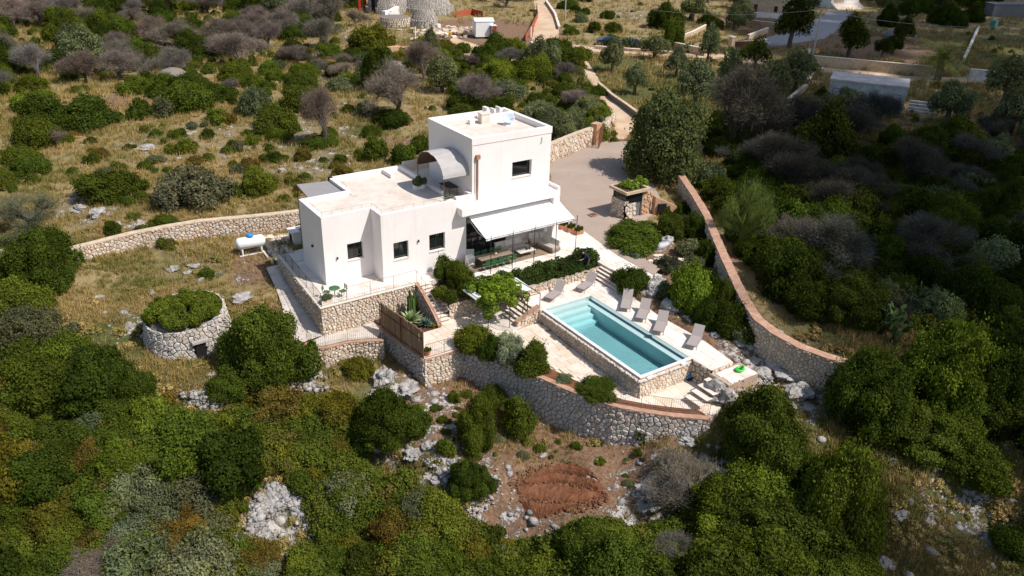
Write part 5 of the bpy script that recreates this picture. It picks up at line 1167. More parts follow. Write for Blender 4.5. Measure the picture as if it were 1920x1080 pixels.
# dark wood outside the curved wall
thicket([(1310,330),(1440,300),(1620,320),(1920,300),(2000,420),(1990,640),(1850,600),(1700,600),(1560,610),(1480,580),(1420,520),(1360,420)], 130, (1.2,2.9), [('bush','dark',6),('bush','mid',2.5),('bare_bush','bare_dark',1.),('bare','bare_dark',1.),('loose','olive',1.5)], lab('in the cloud-shaded wood right of the curved wall'), 'wood right of the curved wall', md=.52, hs=(.8,1.4), seed=9)
thicket([(1300,300),(1340,230),(1420,240),(1520,275),(1640,290),(1560,330),(1400,340)], 14, (1.4,2.2), [('bush','dark',4),('bush','mid',2)], lab('on the low terrace below the meadow olives'), 'bushes on the low terrace', md=.7, seed=10)
# green thicket behind the tower
thicket([(800,110),(900,85),(1010,100),(1090,110),(1130,200),(1130,240),(1080,275),(1040,262),(1000,215),(880,235),(815,190)], 58, (1.2,2.6), [('bush','mid',5),('bush','bright',4),('bush','dark',3),('olive','olive',1),('loose','olive',1.5),('bare','bare',.5)], lab('in the thicket behind the tower'), 'thicket behind the tower', md=.55, hs=(.8,1.15), seed=11)
thicket([(1010,235),(1050,225),(1110,220),(1120,250),(1050,282)], 9, (1.3,2.), [('loose','olive',3),('bush','olive',2)], lab('between the tower and the gate'), 'grey-green shrubs by the gate', md=.55, hs=(1.1,1.5), seed=12)
# bare wood top left
thicket([(-60,-20),(700,-40),(690,40),(640,90),(560,110),(500,140),(420,150),(250,170),(120,150),(-60,300)], 190, (1.8,3.6), [('bare','bare',6),('bush','dark',1.5),('bush','mid',2),('bush','bright',.5),('olive','olive',1)], lab('in the leafless wood at the top left'), 'leafless wood top left', md=.47, hs=(.9,1.3), seed=13)
thicket([(-30,150),(100,160),(220,190),(60,330),(-40,420)], 10, (1.4,2.2), [('bush','mid',2),('bush','bright',1),('bare_bush','bare',1)], lab('along the left edge of the dry slope'), 'bushes on the left edge', md=.8, seed=14)
thicket([(230,160),(420,145),(560,120),(690,95),(700,180),(640,175),(420,200),(240,190)], 44, (.8,2.4), [('bush','mid',3),('bush','dark',2),('bush','bright',2),('bare','bare',1.6),('loose','olive',1)], lab('on the upper part of the dry slope'), 'bushes on the upper slope', md=.6, seed=15)
thicket([(120,250),(700,200),(700,320),(540,380),(150,400)], 60, (.35,1.2), [('bush','mid',2),('bush','bright',1),('bush','rusty',1),('bush','olive',1)], lab('dotting the dry rocky slope'), 'low bushes on the dry slope', md=.9, seed=16)
thicket([(690,-30),(1000,-30),(990,60),(900,20),(860,30),(740,0)], 16, (2.,3.), [('bush','dark',3),('bare','bare',2),('olive','olive',1)], lab('beyond the building site at the top edge'), 'trees beyond the building site', md=.6, hs=(.9,1.2), seed=17)
thicket([(640,60),(760,90),(860,95),(800,150),(700,110)], 10, (1.2,2.), [('bush','yellow',2),('bush','mid',2),('loose','olive',1)], lab('around the building site rubble'), 'bushes round the building site', md=.8, seed=18)
thicket([(1060,0),(1100,0),(1180,75),(1150,100),(1055,95)], 12, (1.2,2.2), [('bush','mid',3),('bush','dark',2),('loose','olive',2)], lab('between the road and the parked cars'), 'bushes right of the road', md=.7, hs=(.8,1.2), seed=19)
thicket([(1280,10),(1400,-10),(1400,60),(1300,70)], 14, (1.8,2.8), [('olive','olive',3),('bush','dark',1),('bush','mid',1)], lab('in the grove left of the far cottage'), 'grove left of the far cottage', md=.7, hs=(.9,1.2), seed=20)
thicket([(1500,-10),(1560,-10),(1560,20),(1500,30)], 6, (2.2,3.), [('bush','dark',1),('olive','olive',1)], lab('between the two far houses'), 'trees between the far houses', md=.6, hs=(1.,1.3), seed=21)
thicket([(1610,-10),(1880,-10),(1870,45),(1760,60),(1640,50)], 24, (2.2,3.4), [('bush','dark',3),('bush','mid',1.5),('loose','olive',1),('olive','dark',2)], lab('in the tall grove at the top right'), 'grove at the top right', md=.6, hs=(1.,1.4), seed=22)
thicket([(1620,90),(1700,80),(1720,120),(1640,115)], 3, (1.6,2.2), [('olive','dark',1)], lab('in the shaded orchard behind the shed'), 'orchard behind the shed', md=1., seed=23)
thicket([(1720,270),(1950,250),(1960,330),(1740,330)], 12, (1.4,2.4), [('bush','dark',2),('bare_bush','bare_dark',2),('olive','olive',1)], lab('in the shade right of the concrete shed'), 'shaded growth right of the shed', md=.7, seed=24)
thicket([(1440,650),(1640,700),(1620,720),(1500,690)], 0, (1,1.5), MIXG, lab('x'), 'x')

# ------------------------------------------------------------------ hedge over the dining terrace planter, vine, special plants
def leafy(name, pts, rr, n, leaf, tint, label, cat, core=.7, elong=1.6, droop=0., parts=('foliage',)):
    """free-form foliage along lumps given as (x,y,z,r)"""
    g = np.random.default_rng(len(pts)*7+n); L = np.array([p[:3] for p in pts], float); R = np.array([p[3] for p in pts])*rr
    o = L.mean(0); o[2] = L[:, 2].min(); w_ = R**2/np.sum(R**2); k = g.choice(len(R), n*2, p=w_); d = unit(g.normal(size=(n*2, 3))+np.array([0,-.1,.2])); C = L[k]+d*(R[k]*g.uniform(.8,1.12,n*2))[:, None]
    if droop: C[:, 2] -= droop*g.uniform(0, 1, len(C))**3*(d[:, 1] < 0)
    dd = np.linalg.norm(C[:, None]-L[None], axis=2)/R[None]; keep = (dd < .72).sum(1) == 0; C, d, k = C[keep][:n], d[keep][:n], k[keep][:n]
    N = unit(d+g.normal(size=d.shape)*.7); U = unit(np.cross(N, g.normal(size=d.shape))); sz = leaf*g.uniform(.6,1.3,len(C)); V, Q = quads(C-o, N, U, sz*.5*elong, sz*.5); lr = g.uniform(0,1,len(R))
    root = thing(name, label, cat, o); f = link(parts[0], np_mesh(parts[0], V, Q, MAT['leaf'], np.clip(.5*lr[k]+.5*g.uniform(0,1,len(C)),0,1)), root); f.color = (*(GREEN[tint] if isinstance(tint, str) else tint), 1)
    if core:
        m = MB()
        for p, r in zip(L, R): m.rock(p-o, r*core, r*core, r*core, seed=int(r*100), sub=1)
        c = m.build('inner_growth', MAT['leaf'], root); c.color = tuple(x*.7 for x in f.color[:3])+(1,)
    return root
rg = random.Random(4); hp = []
for i in range(46):
    x = 24.9+10.2*i/45; t = i/45; hp.append((x, 41.2+rg.uniform(-.45,.5)-.35*(1-t)*0, .78+rg.uniform(-.12,.12)+.1*t, rg.uniform(.34,.5)))
for i in range(34):
    x = 27.6+7.3*i/33; hp.append((x, 40.35+rg.uniform(-.15,.2), .5+rg.uniform(-.15,.1), rg.uniform(.26,.38)))
for i in range(10): hp.append((33.6+1.3*i/9, 41.1+rg.uniform(-.5,.5), 1.05+rg.uniform(-.1,.2), .42))
leafy('trailing_hedge', hp, 1., 26000, .075, (.045,.07,.018), 'long dark trailing rosemary hedge between the dining terrace and the pool', 'hedge', droop=.55)
vp = []
for i in range(34): vp.append((rg.uniform(24.5,27.5), rg.uniform(38.3,40.6), 1.25+rg.uniform(-.1,.2), rg.uniform(.28,.42)))
for (x, y, z) in ((24.5,38.4,.8),(24.4,38.2,.45),(26.2,38.1,.9),(24.9,38.3,.7),(27.2,38.2,1.0),(24.4,39.0,.9)): vp.append((x, y, z, .34))
vn = leafy('grape_vine', vp, 1., 7500, .125, 'lime', 'bright green vine spread over the little pergola beside the pool stairs', 'vine', core=.0, elong=1.15)
m = MB(); m.path([(27.0,38.0,-.95),(27.15,37.95,-.5),(27.0,38.1,0),(27.1,38.0,.6),(26.9,38.2,1.15)], [.05,.04,.04,.035,.03], 5); m.path([(27.05,38.0,-.1),(27.3,37.9,.15),(27.35,37.95,.35)], .02, 4); q = m.build('stem', MAT['bark'], vn); q.location = -Vector(vn.location)
pg = thing('pergola', 'light iron pergola with pale slab edges carrying the vine', 'pergola', (24.3,38.2,-.95), world=True)
for (x, y) in ((24.35,38.1),(25.9,37.95),(27.2,37.85),(28.2,37.85)):
    m = MB(); m.tube((x, y, -.95), (x, y, 1.12), .025, n=5); m.build('post', MAT['metal_dark'], pg)
m = MB(); m.tube((24.35,38.1,1.12),(28.2,37.85,1.12),.025,n=5); m.tube((24.35,38.1,1.1),(24.3,41.0,1.1),.025,n=5); m.tube((28.2,37.85,1.1),(28.0,40.6,1.1),.025,n=5); m.build('frame', MAT['metal_dark'], pg)
m = MB(); m.box(24.2,24.75,39.2,41.0,.95,1.04); m.box(27.5,28.2,38.7,40.7,1.02,1.08); m.build('roof_slab', MAT['coping_white'], pg)
m = MB(); m.lathe((26.3,38.9,-.88), [(1.35,-.02),(1.35,.02),(.02,.02)], 24); m.build('round_floor', MAT['path'], kind='structure')

# agaves, cactus, palm, prickly pears
def agave(label, c, r, tint, n=46, name='agave', h=.9):
    g = random.Random(int(c[0]*100)); m = MB()
    for i in range(n):
        t = i*2.4; e = .25+1.15*(i/n); l = r*g.uniform(.85,1.05)*(1-.25*i/n); d = Vector((math.cos(t)*math.cos(e), math.sin(t)*math.cos(e), math.sin(e)*h)); sd = Vector((-math.sin(t), math.cos(t), 0)); w_ = r*.085
        b0 = Vector((0,0,.05)); mid = b0+d*l*.5; tip = b0+d*l+Vector((0,0,-.03*r)); up_ = Vector((0,0,.02))
        m.add([b0-sd*w_*.7, b0+sd*w_*.7, mid+sd*w_+up_, mid-sd*w_+up_, tip, mid-up_*1.5], [(0,1,2,3),(3,2,4),(0,5,1),(0,3,5),(1,5,2),(3,4,5),(2,5,4)], g.random())
    o = thing(name, label, 'plant', c); f = m.build('leaves', MAT['leaf'], o); f.color = (*tint, 1)
    mm = MB(); mm.lathe((0,0,-.1), [(.08,0),(.1,.1),(.06,.22)], 8); mm.build('heart', MAT['leaf'], o).color = (*tint, 1); return o
agave('large variegated agave in the bed behind the bamboo fence', (20.9,42.1,-.95), 1.15, (.30,.36,.20))
agave('blue-green agave right of the large variegated one', (21.45,41.2,-.95), .75, (.10,.16,.13))
agave('small light green agave at the front of the bed', (20.3,40.75,-.95), .45, (.22,.30,.10))
agave('small yellowish succulent at the corner of the agave bed', (21.75,40.75,-.95), .35, (.28,.22,.04), 30)
plant('small', (19.6,42.6,-.95), .55, .7, (.09,.10,.03), 'grass_clump', 'grassy green clump left of the agaves behind the bamboo fence', 'plant')
ct = thing('column_cactus', 'clump of tall green column cactus in the corner against the terrace wall', 'cactus', (21.5,43.0,-1)); rg = random.Random(8)
for i in range(9):
    x, y, hh = rg.uniform(-.35,.35), rg.uniform(-.3,.3), rg.uniform(1.1,2.0); m = MB(); m.lathe((x,y,0), [(.06,0),(.085,.1),(.085,hh-.1),(.04,hh)], 8, rg.random()); m.build('column', MAT['leaf'], ct).color = (.06,.11,.03,1)
def prickly(label, c, s, seed):
    g = random.Random(seed); o = thing('prickly_pear', label, 'cactus', c)
    def pad(m, p, d, l, lv):
        nrm = Vector((g.gauss(0,1), g.gauss(0,1), .2)).normalized(); sd = d.cross(nrm).normalized(); nn = sd.cross(d).normalized(); vs = []
        for k in (-1, 1):
            for i in range(8):
                t = 2*math.pi*i/8; vs.append(p+d*l*(.5-.5*math.cos(t))+sd*l*.34*math.sin(t)+nn*k*.03*l*1.2)
        m.add(vs, [tuple(range(8)), tuple(range(15,7,-1))]+[(i,i+8,(i+1)%8+8,(i+1)%8) for i in range(8)], g.random())
        if lv < 3:
            for _ in range(g.choice((1,2,2))): pad(m, p+d*l*.95, (d+Vector((g.gauss(0,.5),g.gauss(0,.5),.2))).normalized(), l*.85, lv+1)
    for i in range(7):
        m = MB(); pad(m, Vector((g.uniform(-.6,.6)*s, g.uniform(-.6,.6)*s, 0)), Vector((g.gauss(0,.3),g.gauss(0,.3),1)).normalized(), .42*s, 0); m.build('pads', MAT['leaf'], o).color = (.10,.14,.055,1)
for i, (px, py, s, l) in enumerate([(1725,590,1.8,'prickly pear cactus with pale pads in the shaded scrub, upper of the pair'),(1668,625,1.7,'prickly pear cactus with pale pads in the shaded scrub, lower of the pair'),(1185,92,1.6,'prickly pear beside the parked dark cars'),(1298,100,1.4,'prickly pear on the lane edge under the low wall'),(1368,112,1.6,'pale prickly pear in front of the gate pier'),(1830,380,2.2,'prickly pear in the shade at the right edge')]):
    prickly(l, GT(px, py), s, i+3)
# date palm
pc = GT(1757, 150); pm = thing('date_palm', 'tall date palm with drooping fronds beside the lane, right of the shed', 'tree', pc)
m = MB(); m.path([(0,0,-.3),(.1,0,1.2),(0,0,2.6)], [.42,.36,.38], 9); m.build('trunk', MAT['bark'], pm); g = random.Random(3)
for i in range(54):
    t = i*2.4; e = 1.25-1.75*(i/54); l = g.uniform(3.0,3.8); pts = []
    for k in range(7):
        u = k/6; pts.append(Vector((math.cos(t)*l*u*math.cos(e*(1-u*.4)), math.sin(t)*l*u*math.cos(e*(1-u*.4)), 2.7+l*u*math.sin(e)-1.5*u*u)))
    m = MB()
    for k in range(6):
        for q in range(4):
            p = pts[k].lerp(pts[k+1], q/4); d = (pts[k+1]-pts[k]).normalized(); sd = d.cross(Vector((0,0,1))).normalized()
            for s_ in (-1, 1):
                w_ = sd*s_*.62*math.sin(math.pi*min(1,(k+q/4)/6*.9+.1))+d*.25-Vector((0,0,.14)); m.add([p, p+d*.07, p+w_+d*.02], [(0,1,2)], g.random())
    m.build('frond', MAT['leaf'], pm).color = (.15,.17,.04,1)
pm.scale = (1.35,1.35,1.25)
# ------------------------------------------------------------------ grass (instanced tufts), loose stones, boulders
def tuft(seed, n=16, h=.34, sp=.26):
    g = np.random.default_rng(seed); vs = []; 
    b = g.normal(size=(n, 2))*sp*.5; t = g.uniform(0, 6.28, n); hh = h*g.uniform(.5, 1.2, n); w_ = g.uniform(.012, .022, n); lean = g.normal(size=(n, 2))*.13
    V = np.zeros((n, 3, 3)); V[:, 0, :2] = b+np.stack([np.cos(t), np.sin(t)], 1)*w_[:, None]; V[:, 1, :2] = b-np.stack([np.cos(t), np.sin(t)], 1)*w_[:, None]; V[:, 2, :2] = b+lean; V[:, 2, 2] = hh
    V[:, 0, 2] = V[:, 1, 2] = -.03
    me = np_mesh('grass_tuft', V.reshape(-1, 3), np.arange(3*n).reshape(n, 3), MAT['grass'], g.uniform(0, 1, n)); return bpy.data.objects.new('grass_tuft', me)
def scatter_gn(name, pts, scl, src, label=None, kind='stuff'):
    me = bpy.data.meshes.new(name); me.vertices.add(len(pts)); me.vertices.foreach_set('co', np.asarray(pts, np.float32).ravel())
    a = me.attributes.new('sc', 'FLOAT', 'POINT'); a.data.foreach_set('value', np.asarray(scl, np.float32))
    o = link(name, me, kind=kind)
    ng = bpy.data.node_groups.new(name, 'GeometryNodeTree'); ng.interface.new_socket('Geometry', in_out='INPUT', socket_type='NodeSocketGeometry'); ng.interface.new_socket('Geometry', in_out='OUTPUT', socket_type='NodeSocketGeometry')
    N = ng.nodes.new; L = ng.links.new; gi = N('NodeGroupInput'); go = N('NodeGroupOutput'); iop = N('GeometryNodeInstanceOnPoints'); oi = N('GeometryNodeObjectInfo'); oi.inputs[0].default_value = src
    rv = N('FunctionNodeRandomValue'); rv.data_type = 'FLOAT_VECTOR'; rv.inputs[0].default_value = (-.12, -.12, 0); rv.inputs[1].default_value = (.12, .12, 6.28)
    na = N('GeometryNodeInputNamedAttribute'); na.data_type = 'FLOAT'; na.inputs[0].default_value = 'sc'
    L(gi.outputs[0], iop.inputs['Points']); L(oi.outputs['Geometry'], iop.inputs['Instance']); L(rv.outputs[0], iop.inputs['Rotation']); L(na.outputs[0], iop.inputs['Scale']); L(iop.outputs[0], go.inputs[0])
    md = o.modifiers.new('scatter', 'NODES'); md.node_group = ng; return o
gr = np.random.default_rng(21)
def sample_ground(n, dens, m=0):
    """random ground points inside the view; dens(x, y, soil, rock, green) -> keep probability"""
    px = gr.uniform(-60-m, 1980+m, n); py = gr.uniform(-20, 1140, n); d = FF[None]*FPX+RR[None]*(px-960)[:, None]-UU[None]*(py-540)[:, None]
    z = np.zeros(n)
    for _ in range(6):
        t = (z-CAM[2])/d[:, 2]; P = CAM+d*t[:, None]; z = .5*z+.5*H(P[:, 0], P[:, 1])
    t = (z-CAM[2])/d[:, 2]; P = CAM+d*t[:, None]; x, y = P[:, 0], P[:, 1]
    i = np.clip(np.searchsorted(XS, x)-1, 0, nx-2); j = np.clip(np.searchsorted(YS, y)-1, 0, ny-2); u = (x-XS[i])/(XS[i+1]-XS[i]); v = (y-YS[j])/(YS[j+1]-YS[j])
    f = lambda A: A[j, i]*(1-u)*(1-v)+A[j, i+1]*u*(1-v)+A[j+1, i]*(1-u)*v+A[j+1, i+1]*u*v
    z = f(GZ); bad = np.zeros(n, bool)
    for poly, _z in CARVE: bad |= inpoly(x, y, poly)
    for poly in NOGRASS: bad |= inpoly(x, y, poly)
    keep = ~bad & (gr.uniform(0, 1, n) < dens(f(MK[..., 0]), f(MK[..., 1]), f(MK[..., 2]), x, y))
    return np.stack([x, y, z], 1)[keep]
T1, T2 = tuft(1), tuft(2, 22, .5, .3)
pn = lambda x, y, s, o: np.array([noise.noise((a*s+o, b*s, o)) for a, b in zip(x, y)])
P1 = sample_ground(150000, m=260, dens=lambda s, r, g, x, y: np.clip(1.05-.95*s-.75*r, .0, 1)*np.where((x > 37.5) & (x < 48) & (y > 27) & (y < 47), .12, 1)*np.clip(.75+1.6*pn(x, y, .25, 3.), .12, 1))
dist = np.linalg.norm(P1-CAM, axis=1); scatter_gn('grass', P1, gr.uniform(.6, 1.25, len(P1))*np.clip(dist/60, .85, 2.2), T1)
P2 = sample_ground(26000, lambda s, r, g, x, y: np.clip(.8-1.3*s-.6*r, .0, 1)*(pn(x, y, .18, 9.) > .12)*np.where((x > 37.5) & (x < 48) & (y > 27) & (y < 47), 0, 1))
scatter_gn('tall_grass', P2, gr.uniform(.7, 1.3, len(P2)), T2)
# stones lying about
def stones(name, P, smin, smax, mat, seed):
    g = np.random.default_rng(seed); bm = bmesh.new(); bmesh.ops.create_icosphere(bm, subdivisions=1, radius=1.); iv = np.array([v.co for v in bm.verts]); iq = np.array([[v.index for v in f.verts] for f in bm.faces]); bm.free()
    n = len(P); s = smin*(smax/smin)**(g.uniform(0, 1, n)**2.2); V = iv[None]*g.uniform(.65, 1.2, (n, 12 if len(iv) == 12 else len(iv), 1)); V = V*(s[:, None]*g.uniform(.6, 1.3, (n, 3))*np.array([1, 1, .6]))[:, None]+P[:, None]
    Q = (iq[None]+np.arange(n)[:, None, None]*len(iv)).reshape(-1, 3); link(name, np_mesh(name, V.reshape(-1, 3), Q, mat, np.repeat(g.uniform(0, 1, n), len(iq))), kind='stuff')
PR = sample_ground(70000, lambda s, r, g, x, y: np.clip(r-.2, 0, 1)**1.2*.2+.012+.06*np.clip(s-.4, 0, 1)*(y < 40)+.03*np.clip(s-.4, 0, 1)); stones('loose_rocks', PR, .05, .42, MAT['rock'], 31)
# soft edge of leaf litter and low plants over the open ground
G2 = np.random.default_rng(5); LOW = bpy.data.objects.new('low_plant', crown_mesh('low_plant', G2, MAT['grass'], r=.35, h=.22, nl=7, leaf=.06, n=260, core=0.))
PL = sample_ground(16000, lambda s, r, g, x, y: np.clip(.55-.6*s-.3*r, .0, 1)*(pn(x, y, .3, 14.) > .02)*np.where((x > 37.5) & (x < 48) & (y > 27) & (y < 47), .2, 1)); scatter_gn('ground_cover', PL, gr.uniform(.5, 1.6, len(PL)), LOW)
# undergrowth that fills the scrub between the bushes
tu = NT('undergrowth_leaves'); ru = tu.attr('rnd').outputs['Fac']; ou = tu.n('ShaderNodeObjectInfo').outputs['Random']
cu = tu.ramp(tu.math('ADD', tu.math('MULTIPLY', tu.noise(.5, 4, .6), .7), tu.math('MULTIPLY', ou, .35)), [(.3, (.048,.066,.008)), (.5, (.066,.090,.011)), (.62, (.092,.106,.014)), (.74, (.098,.085,.018))])
vu = tu.n('ShaderNodeVectorMath'); vu.operation = 'SCALE'; tu.l(cu, vu.inputs[0]); tu.l(tu.math('MULTIPLY_ADD', ru, .9, .55), vu.inputs['Scale']); tu.l(vu.outputs[0], tu.b.inputs['Base Color']); tu.b.inputs['Roughness'].default_value = .9; tu.b.inputs['Specular IOR Level'].default_value = .05
UG = bpy.data.objects.new('undergrowth_clump', crown_mesh('undergrowth_clump', G2, tu.m, r=.6, h=.6, nl=11, leaf=.05, n=2200, core=0., rough=.7))
REG = [[(-60,700),(170,675),(250,740),(350,775),(440,835),(480,890),(470,1120),(-120,1120),(-160,850)],[(480,860),(560,900),(700,900),(830,960),(960,1030),(1200,1020),(1340,900),(1500,960),(1500,1120),(560,1120),(590,960)],[(1300,340),(1440,300),(1620,320),(1950,290),(2240,330),(2240,760),(1990,900),(1850,640),(1560,600),(1480,560),(1400,480)],[(810,120),(900,90),(1010,105),(1100,130),(1130,230),(1040,260),(880,230)],[(380,745),(600,760),(690,850),(640,900),(500,850)],[(-40,-20),(690,-20),(640,80),(500,130),(250,150),(-40,160)]]
REGW = [[tuple(GT(*q)[:2]) for q in p] for p in REG]
PU = sample_ground(40000, m=260, dens=lambda s, r, g, x, y: np.any([inpoly(x, y, p) for p in REGW], axis=0)*~np.any([inpoly(x, y, p) for p in EXCL], axis=0)*np.clip(.62-.5*r, 0, 1)*np.clip(.8+1.5*pn(x, y, .4, 2.), .15, 1))
scatter_gn('undergrowth', PU, gr.uniform(.5, 1.9, len(PU)), UG)
PV = sample_ground(5200, lambda s, r, g, x, y: (pn(x, y, .16, 33.) > .16)*(y > 50)*np.clip(1-s-.5*r, 0, 1)); scatter_gn('scrub_patches', PV, gr.uniform(.4, 1.3, len(PV)), UG)
# boulders one can point at: picture x, y, width, height factor, label
BO = [(450,562,34,.55,'flat layered grey boulder on the grass right of the stone hut'),(352,512,14,.5,'small grey boulder on the grass above the stone hut'),(288,548,20,.5,'pale grey rock lying in the grass upper left of the stone hut'),
 (187,560,18,.6,'upright grey rock on the left grass slope'),(243,615,22,.5,'grey rock half buried left of the stone hut'),(216,665,16,.6,'small pointed rock lower left of the stone hut'),(233,586,16,.4,'low rock beside the half buried one'),
 (326,505,22,.4,'flat rock slab above the hut'),(362,500,18,.5,'twin pale rocks on the upper lawn'),(722,712,40,1.1,'tall grey limestone outcrop at the foot of the rocky ramp'),(765,735,44,.6,'low limestone ledge below the corner of the angular wall'),(700,665,24,.9,'jagged rock beside the ramp below the walkway'),
 (802,836,22,.7,'orange-tinted boulder below the brown slope'),(592,705,26,.9,'white outcrop at the foot of the low curved wall'),(775,852,34,.5,'whitish ledge rock on the lower slope'),(830,885,20,.6,'rounded pale stone in the row on the lower slope'),(845,868,18,.6,'second rounded stone in the row on the lower slope'),
 (818,902,22,.6,'lowest rounded stone in the row on the lower slope'),(762,905,22,.6,'pale stone amid dry grass left of the stone row'),(1285,831,30,.7,'blue-grey boulder on the slope under the right end of the wall'),(1368,905,42,.8,'pitted grey boulder beside the lower right bushes'),(1320,860,20,.6,'small pale rock above the pitted boulder'),
 (1440,885,36,.8,'shadowed boulder between the two big right bushes'),(1352,742,56,1.0,'large pitted limestone boulder right of the floating steps'),(1440,645,80,.45,'broad weathered limestone shelf right of the pool deck'),(1475,690,90,.45,'long limestone shelf below the curved wall'),(1425,708,44,.7,'grey boulder below the green toy'),(1395,645,30,.6,'rock shelf touching the deck corner'),
 (1500,735,60,.45,'lowest limestone shelf under the curved wall'),(1400,730,30,.6,'small rock between the steps boulder and the shelf'),
 (1213,545,44,.8,'white pitted rock pile behind the first loungers'),(1233,535,30,1.1,'tall pitted rock in the garden rock pile'),(1190,540,20,.8,'pale rock at the left of the garden rock pile'),(1255,578,34,.7,'grey rock behind the middle loungers'),(1225,528,16,1.,'small spiky rock on top of the rock pile'),(1272,585,18,.6,'small rock right of the grey rock behind loungers'),
 (1205,470,20,.7,'upper rock in the little rock line by the lavender bed'),(1190,478,18,.7,'middle rock in the little rock line by the lavender bed'),(1180,482,14,.7,'lowest rock in the little rock line'),(1250,455,20,1.2,'standing rock behind the stone bench'),(1170,487,12,.8,'pale rock at the edge of the right terrace'),(1300,470,24,.5,'pale rocks right of the stone bench'),
 (1340,630,20,.6,'rock at the deck edge right of the last lounger'),(1296,598,26,.5,'flat ochre rock under the vivid bush'),(150,395,30,.6,'white rock above the left field wall, left one'),(185,402,30,.6,'white rock above the left field wall, right one'),(262,425,20,.7,'grey rock leaning on the field wall'),(220,421,20,.5,'small white rock above the field wall'),
 (275,280,34,.4,'white rock slab in the middle of the dry slope'),(650,75,18,.6,'grey rock at the edge of the building site'),(1690,968,26,.6,'pale rock in the shaded lower right corner'),(1665,1060,30,.5,'white rock at the bottom right edge'),(660,840,5,0,'')]
for i, (px, py, w_, hf, l) in enumerate(BO):
    if not hf: continue
    p = GT(px, py); r = w_/2/ppm(p)*1.1; p[2] = gz(p[0], p[1]); m = MB(); m.rock((0,0,r*hf*.25), r, r*random.uniform(.7,.95), r*hf*.8, seed=i, sub=4 if w_ > 25 else 3, rough=.55)
    o = m.build('boulder', MAT['rock'], label=l, category='rock'); o.location = p; o.rotation_euler[2] = random.uniform(0, 3)
# heaps of cleared white stones
hpts = []
for (ax, ay), (bx_, by_), n_ in (((478,1000),(490,945),420),((490,945),(525,925),500),((525,925),(560,950),420),((560,950),(590,1005),360),((500,960),(520,950),260),((470,1010),(520,1015),120),((350,745),(415,760),200),((545,735),(600,728),120),((800,870),(840,905),60),((930,900),(880,985),90)):
    for _ in range(n_):
        t_ = random.random(); p = GT(ax+(bx_-ax)*t_+random.gauss(0, 9), ay+(by_-ay)*t_+random.gauss(0, 7)); hpts.append((p[0], p[1], gz(p[0], p[1])+random.uniform(0, .3)))
stones('cleared_stone_heap', np.array(hpts), .07, .26, MAT['rock'], 44)
cp_ = [GT(1048+82*q*math.cos(a_)+14*math.sin(a_*3), 920+46*q*math.sin(a_)) for q, a_ in [(math.sqrt(random.random())*random.uniform(.8,1.15), random.uniform(0,6.283)) for _ in range(2600)]]; cp_ = np.array([(p[0], p[1], gz(p[0], p[1])+.06) for p in cp_]); stones('soil_clods', cp_, .03, .14, MAT['soil'], 45)
# flagstone path through the rock garden
fl = [(1190,500),(1201,499),(1194,505),(1208,505),(1217,503),(1224,497),(1212,494),(1221,490),(1230,487),(1240,486),(1233,493),(1206,486),(1212,478),(1200,511),(1213,510),(1221,513),(1228,509),(1222,520),(1225,525),(1233,517),(1236,526),(1242,532),(1244,539),(1248,484),(1262,487),(1277,487),(1286,491),(1230,480),(1240,480),(1278,467),(1288,472),(1275,462)]
fp_ = thing('flagstone_path', 'pale irregular flagstones set in red soil between the terrace and the rock garden', 'path', (40,41,.5), world=True); rg = random.Random(12)
for px, py in fl:
    p = GT(px, py); z = gz(p[0], p[1]); n = rg.choice((5,6,7)); r = rg.uniform(.2,.34); a0 = rg.uniform(0,6); q = [(p[0]+math.cos(a0+6.283*k/n)*r*rg.uniform(.75,1.15), p[1]+math.sin(a0+6.283*k/n)*r*rg.uniform(.75,1.15)) for k in range(n)]
    m = MB(); m.prism(q, z-.05, z+.06, rg.random()); m.build('flagstone', MAT['patio'], fp_)
# ploughed beds
bd = thing('ploughed_bed', 'ploughed red earth plot with curved furrows below the outer wall', 'garden bed', GT(1050, 915), world=True); bd['kind'] = 'structure'
for k in list(bd.keys()):
    if k in ('label','category'): del bd[k]
def drape(parent, name, L, R, mat, zf, n=70, ac=18):
    L = np.array([GT(*q)[:2] for q in L]); R = np.array([GT(*q)[:2] for q in R]); t = np.linspace(0, 1, n); rs = lambda P: np.stack([np.interp(t, np.linspace(0, 1, len(P)), P[:, k]) for k in (0, 1)], 1); A, B = rs(L), rs(R); m = MB(); vs = []
    for i in range(n):
        for k in range(ac+1): u = k/ac; q = A[i]*(1-u)+B[i]*u; vs.append((q[0], q[1], gz(q[0], q[1])+zf(u, t[i])+.03*noise.noise((q[0]*3, q[1]*3, 0))))
    m.add(vs, [(i*(ac+1)+k, i*(ac+1)+k+1, (i+1)*(ac+1)+k+1, (i+1)*(ac+1)+k) for i in range(n-1) for k in range(ac)]); m.build(name, mat, parent, smooth=True)
rows = [[(990,880),(1050,870),(1105,878),(1130,894)],[(978,893),(1045,888),(1110,898),(1137,912)],[(968,905),(1040,905),(1100,915),(1135,930)],[(958,925),(1010,945),(1060,948),(1110,940)],[(965,970),(1000,975),(1040,968),(1080,955)]]
ins_ = (16, 4, 0, 6, 26); rows = [[(q[0]+ins_[i]*(1 if j < 2 else -1)*(1 if j in (0, 3) else .4), q[1]) for j, q in enumerate(r)] for i, r in enumerate(rows)]
for a, b in zip(rows[:-1], rows[1:]): drape(bd, 'raised_bed', a[::-1], b[::-1], MAT['soil'], lambda u, v: -.05+(.34*min(1, 5*min(u, 1-u))*(1-.35*abs(u-.5)*2)+.07*noise.noise((u*5+v*9, v*25, 3)))*min(1, 6*min(v, 1-v)))
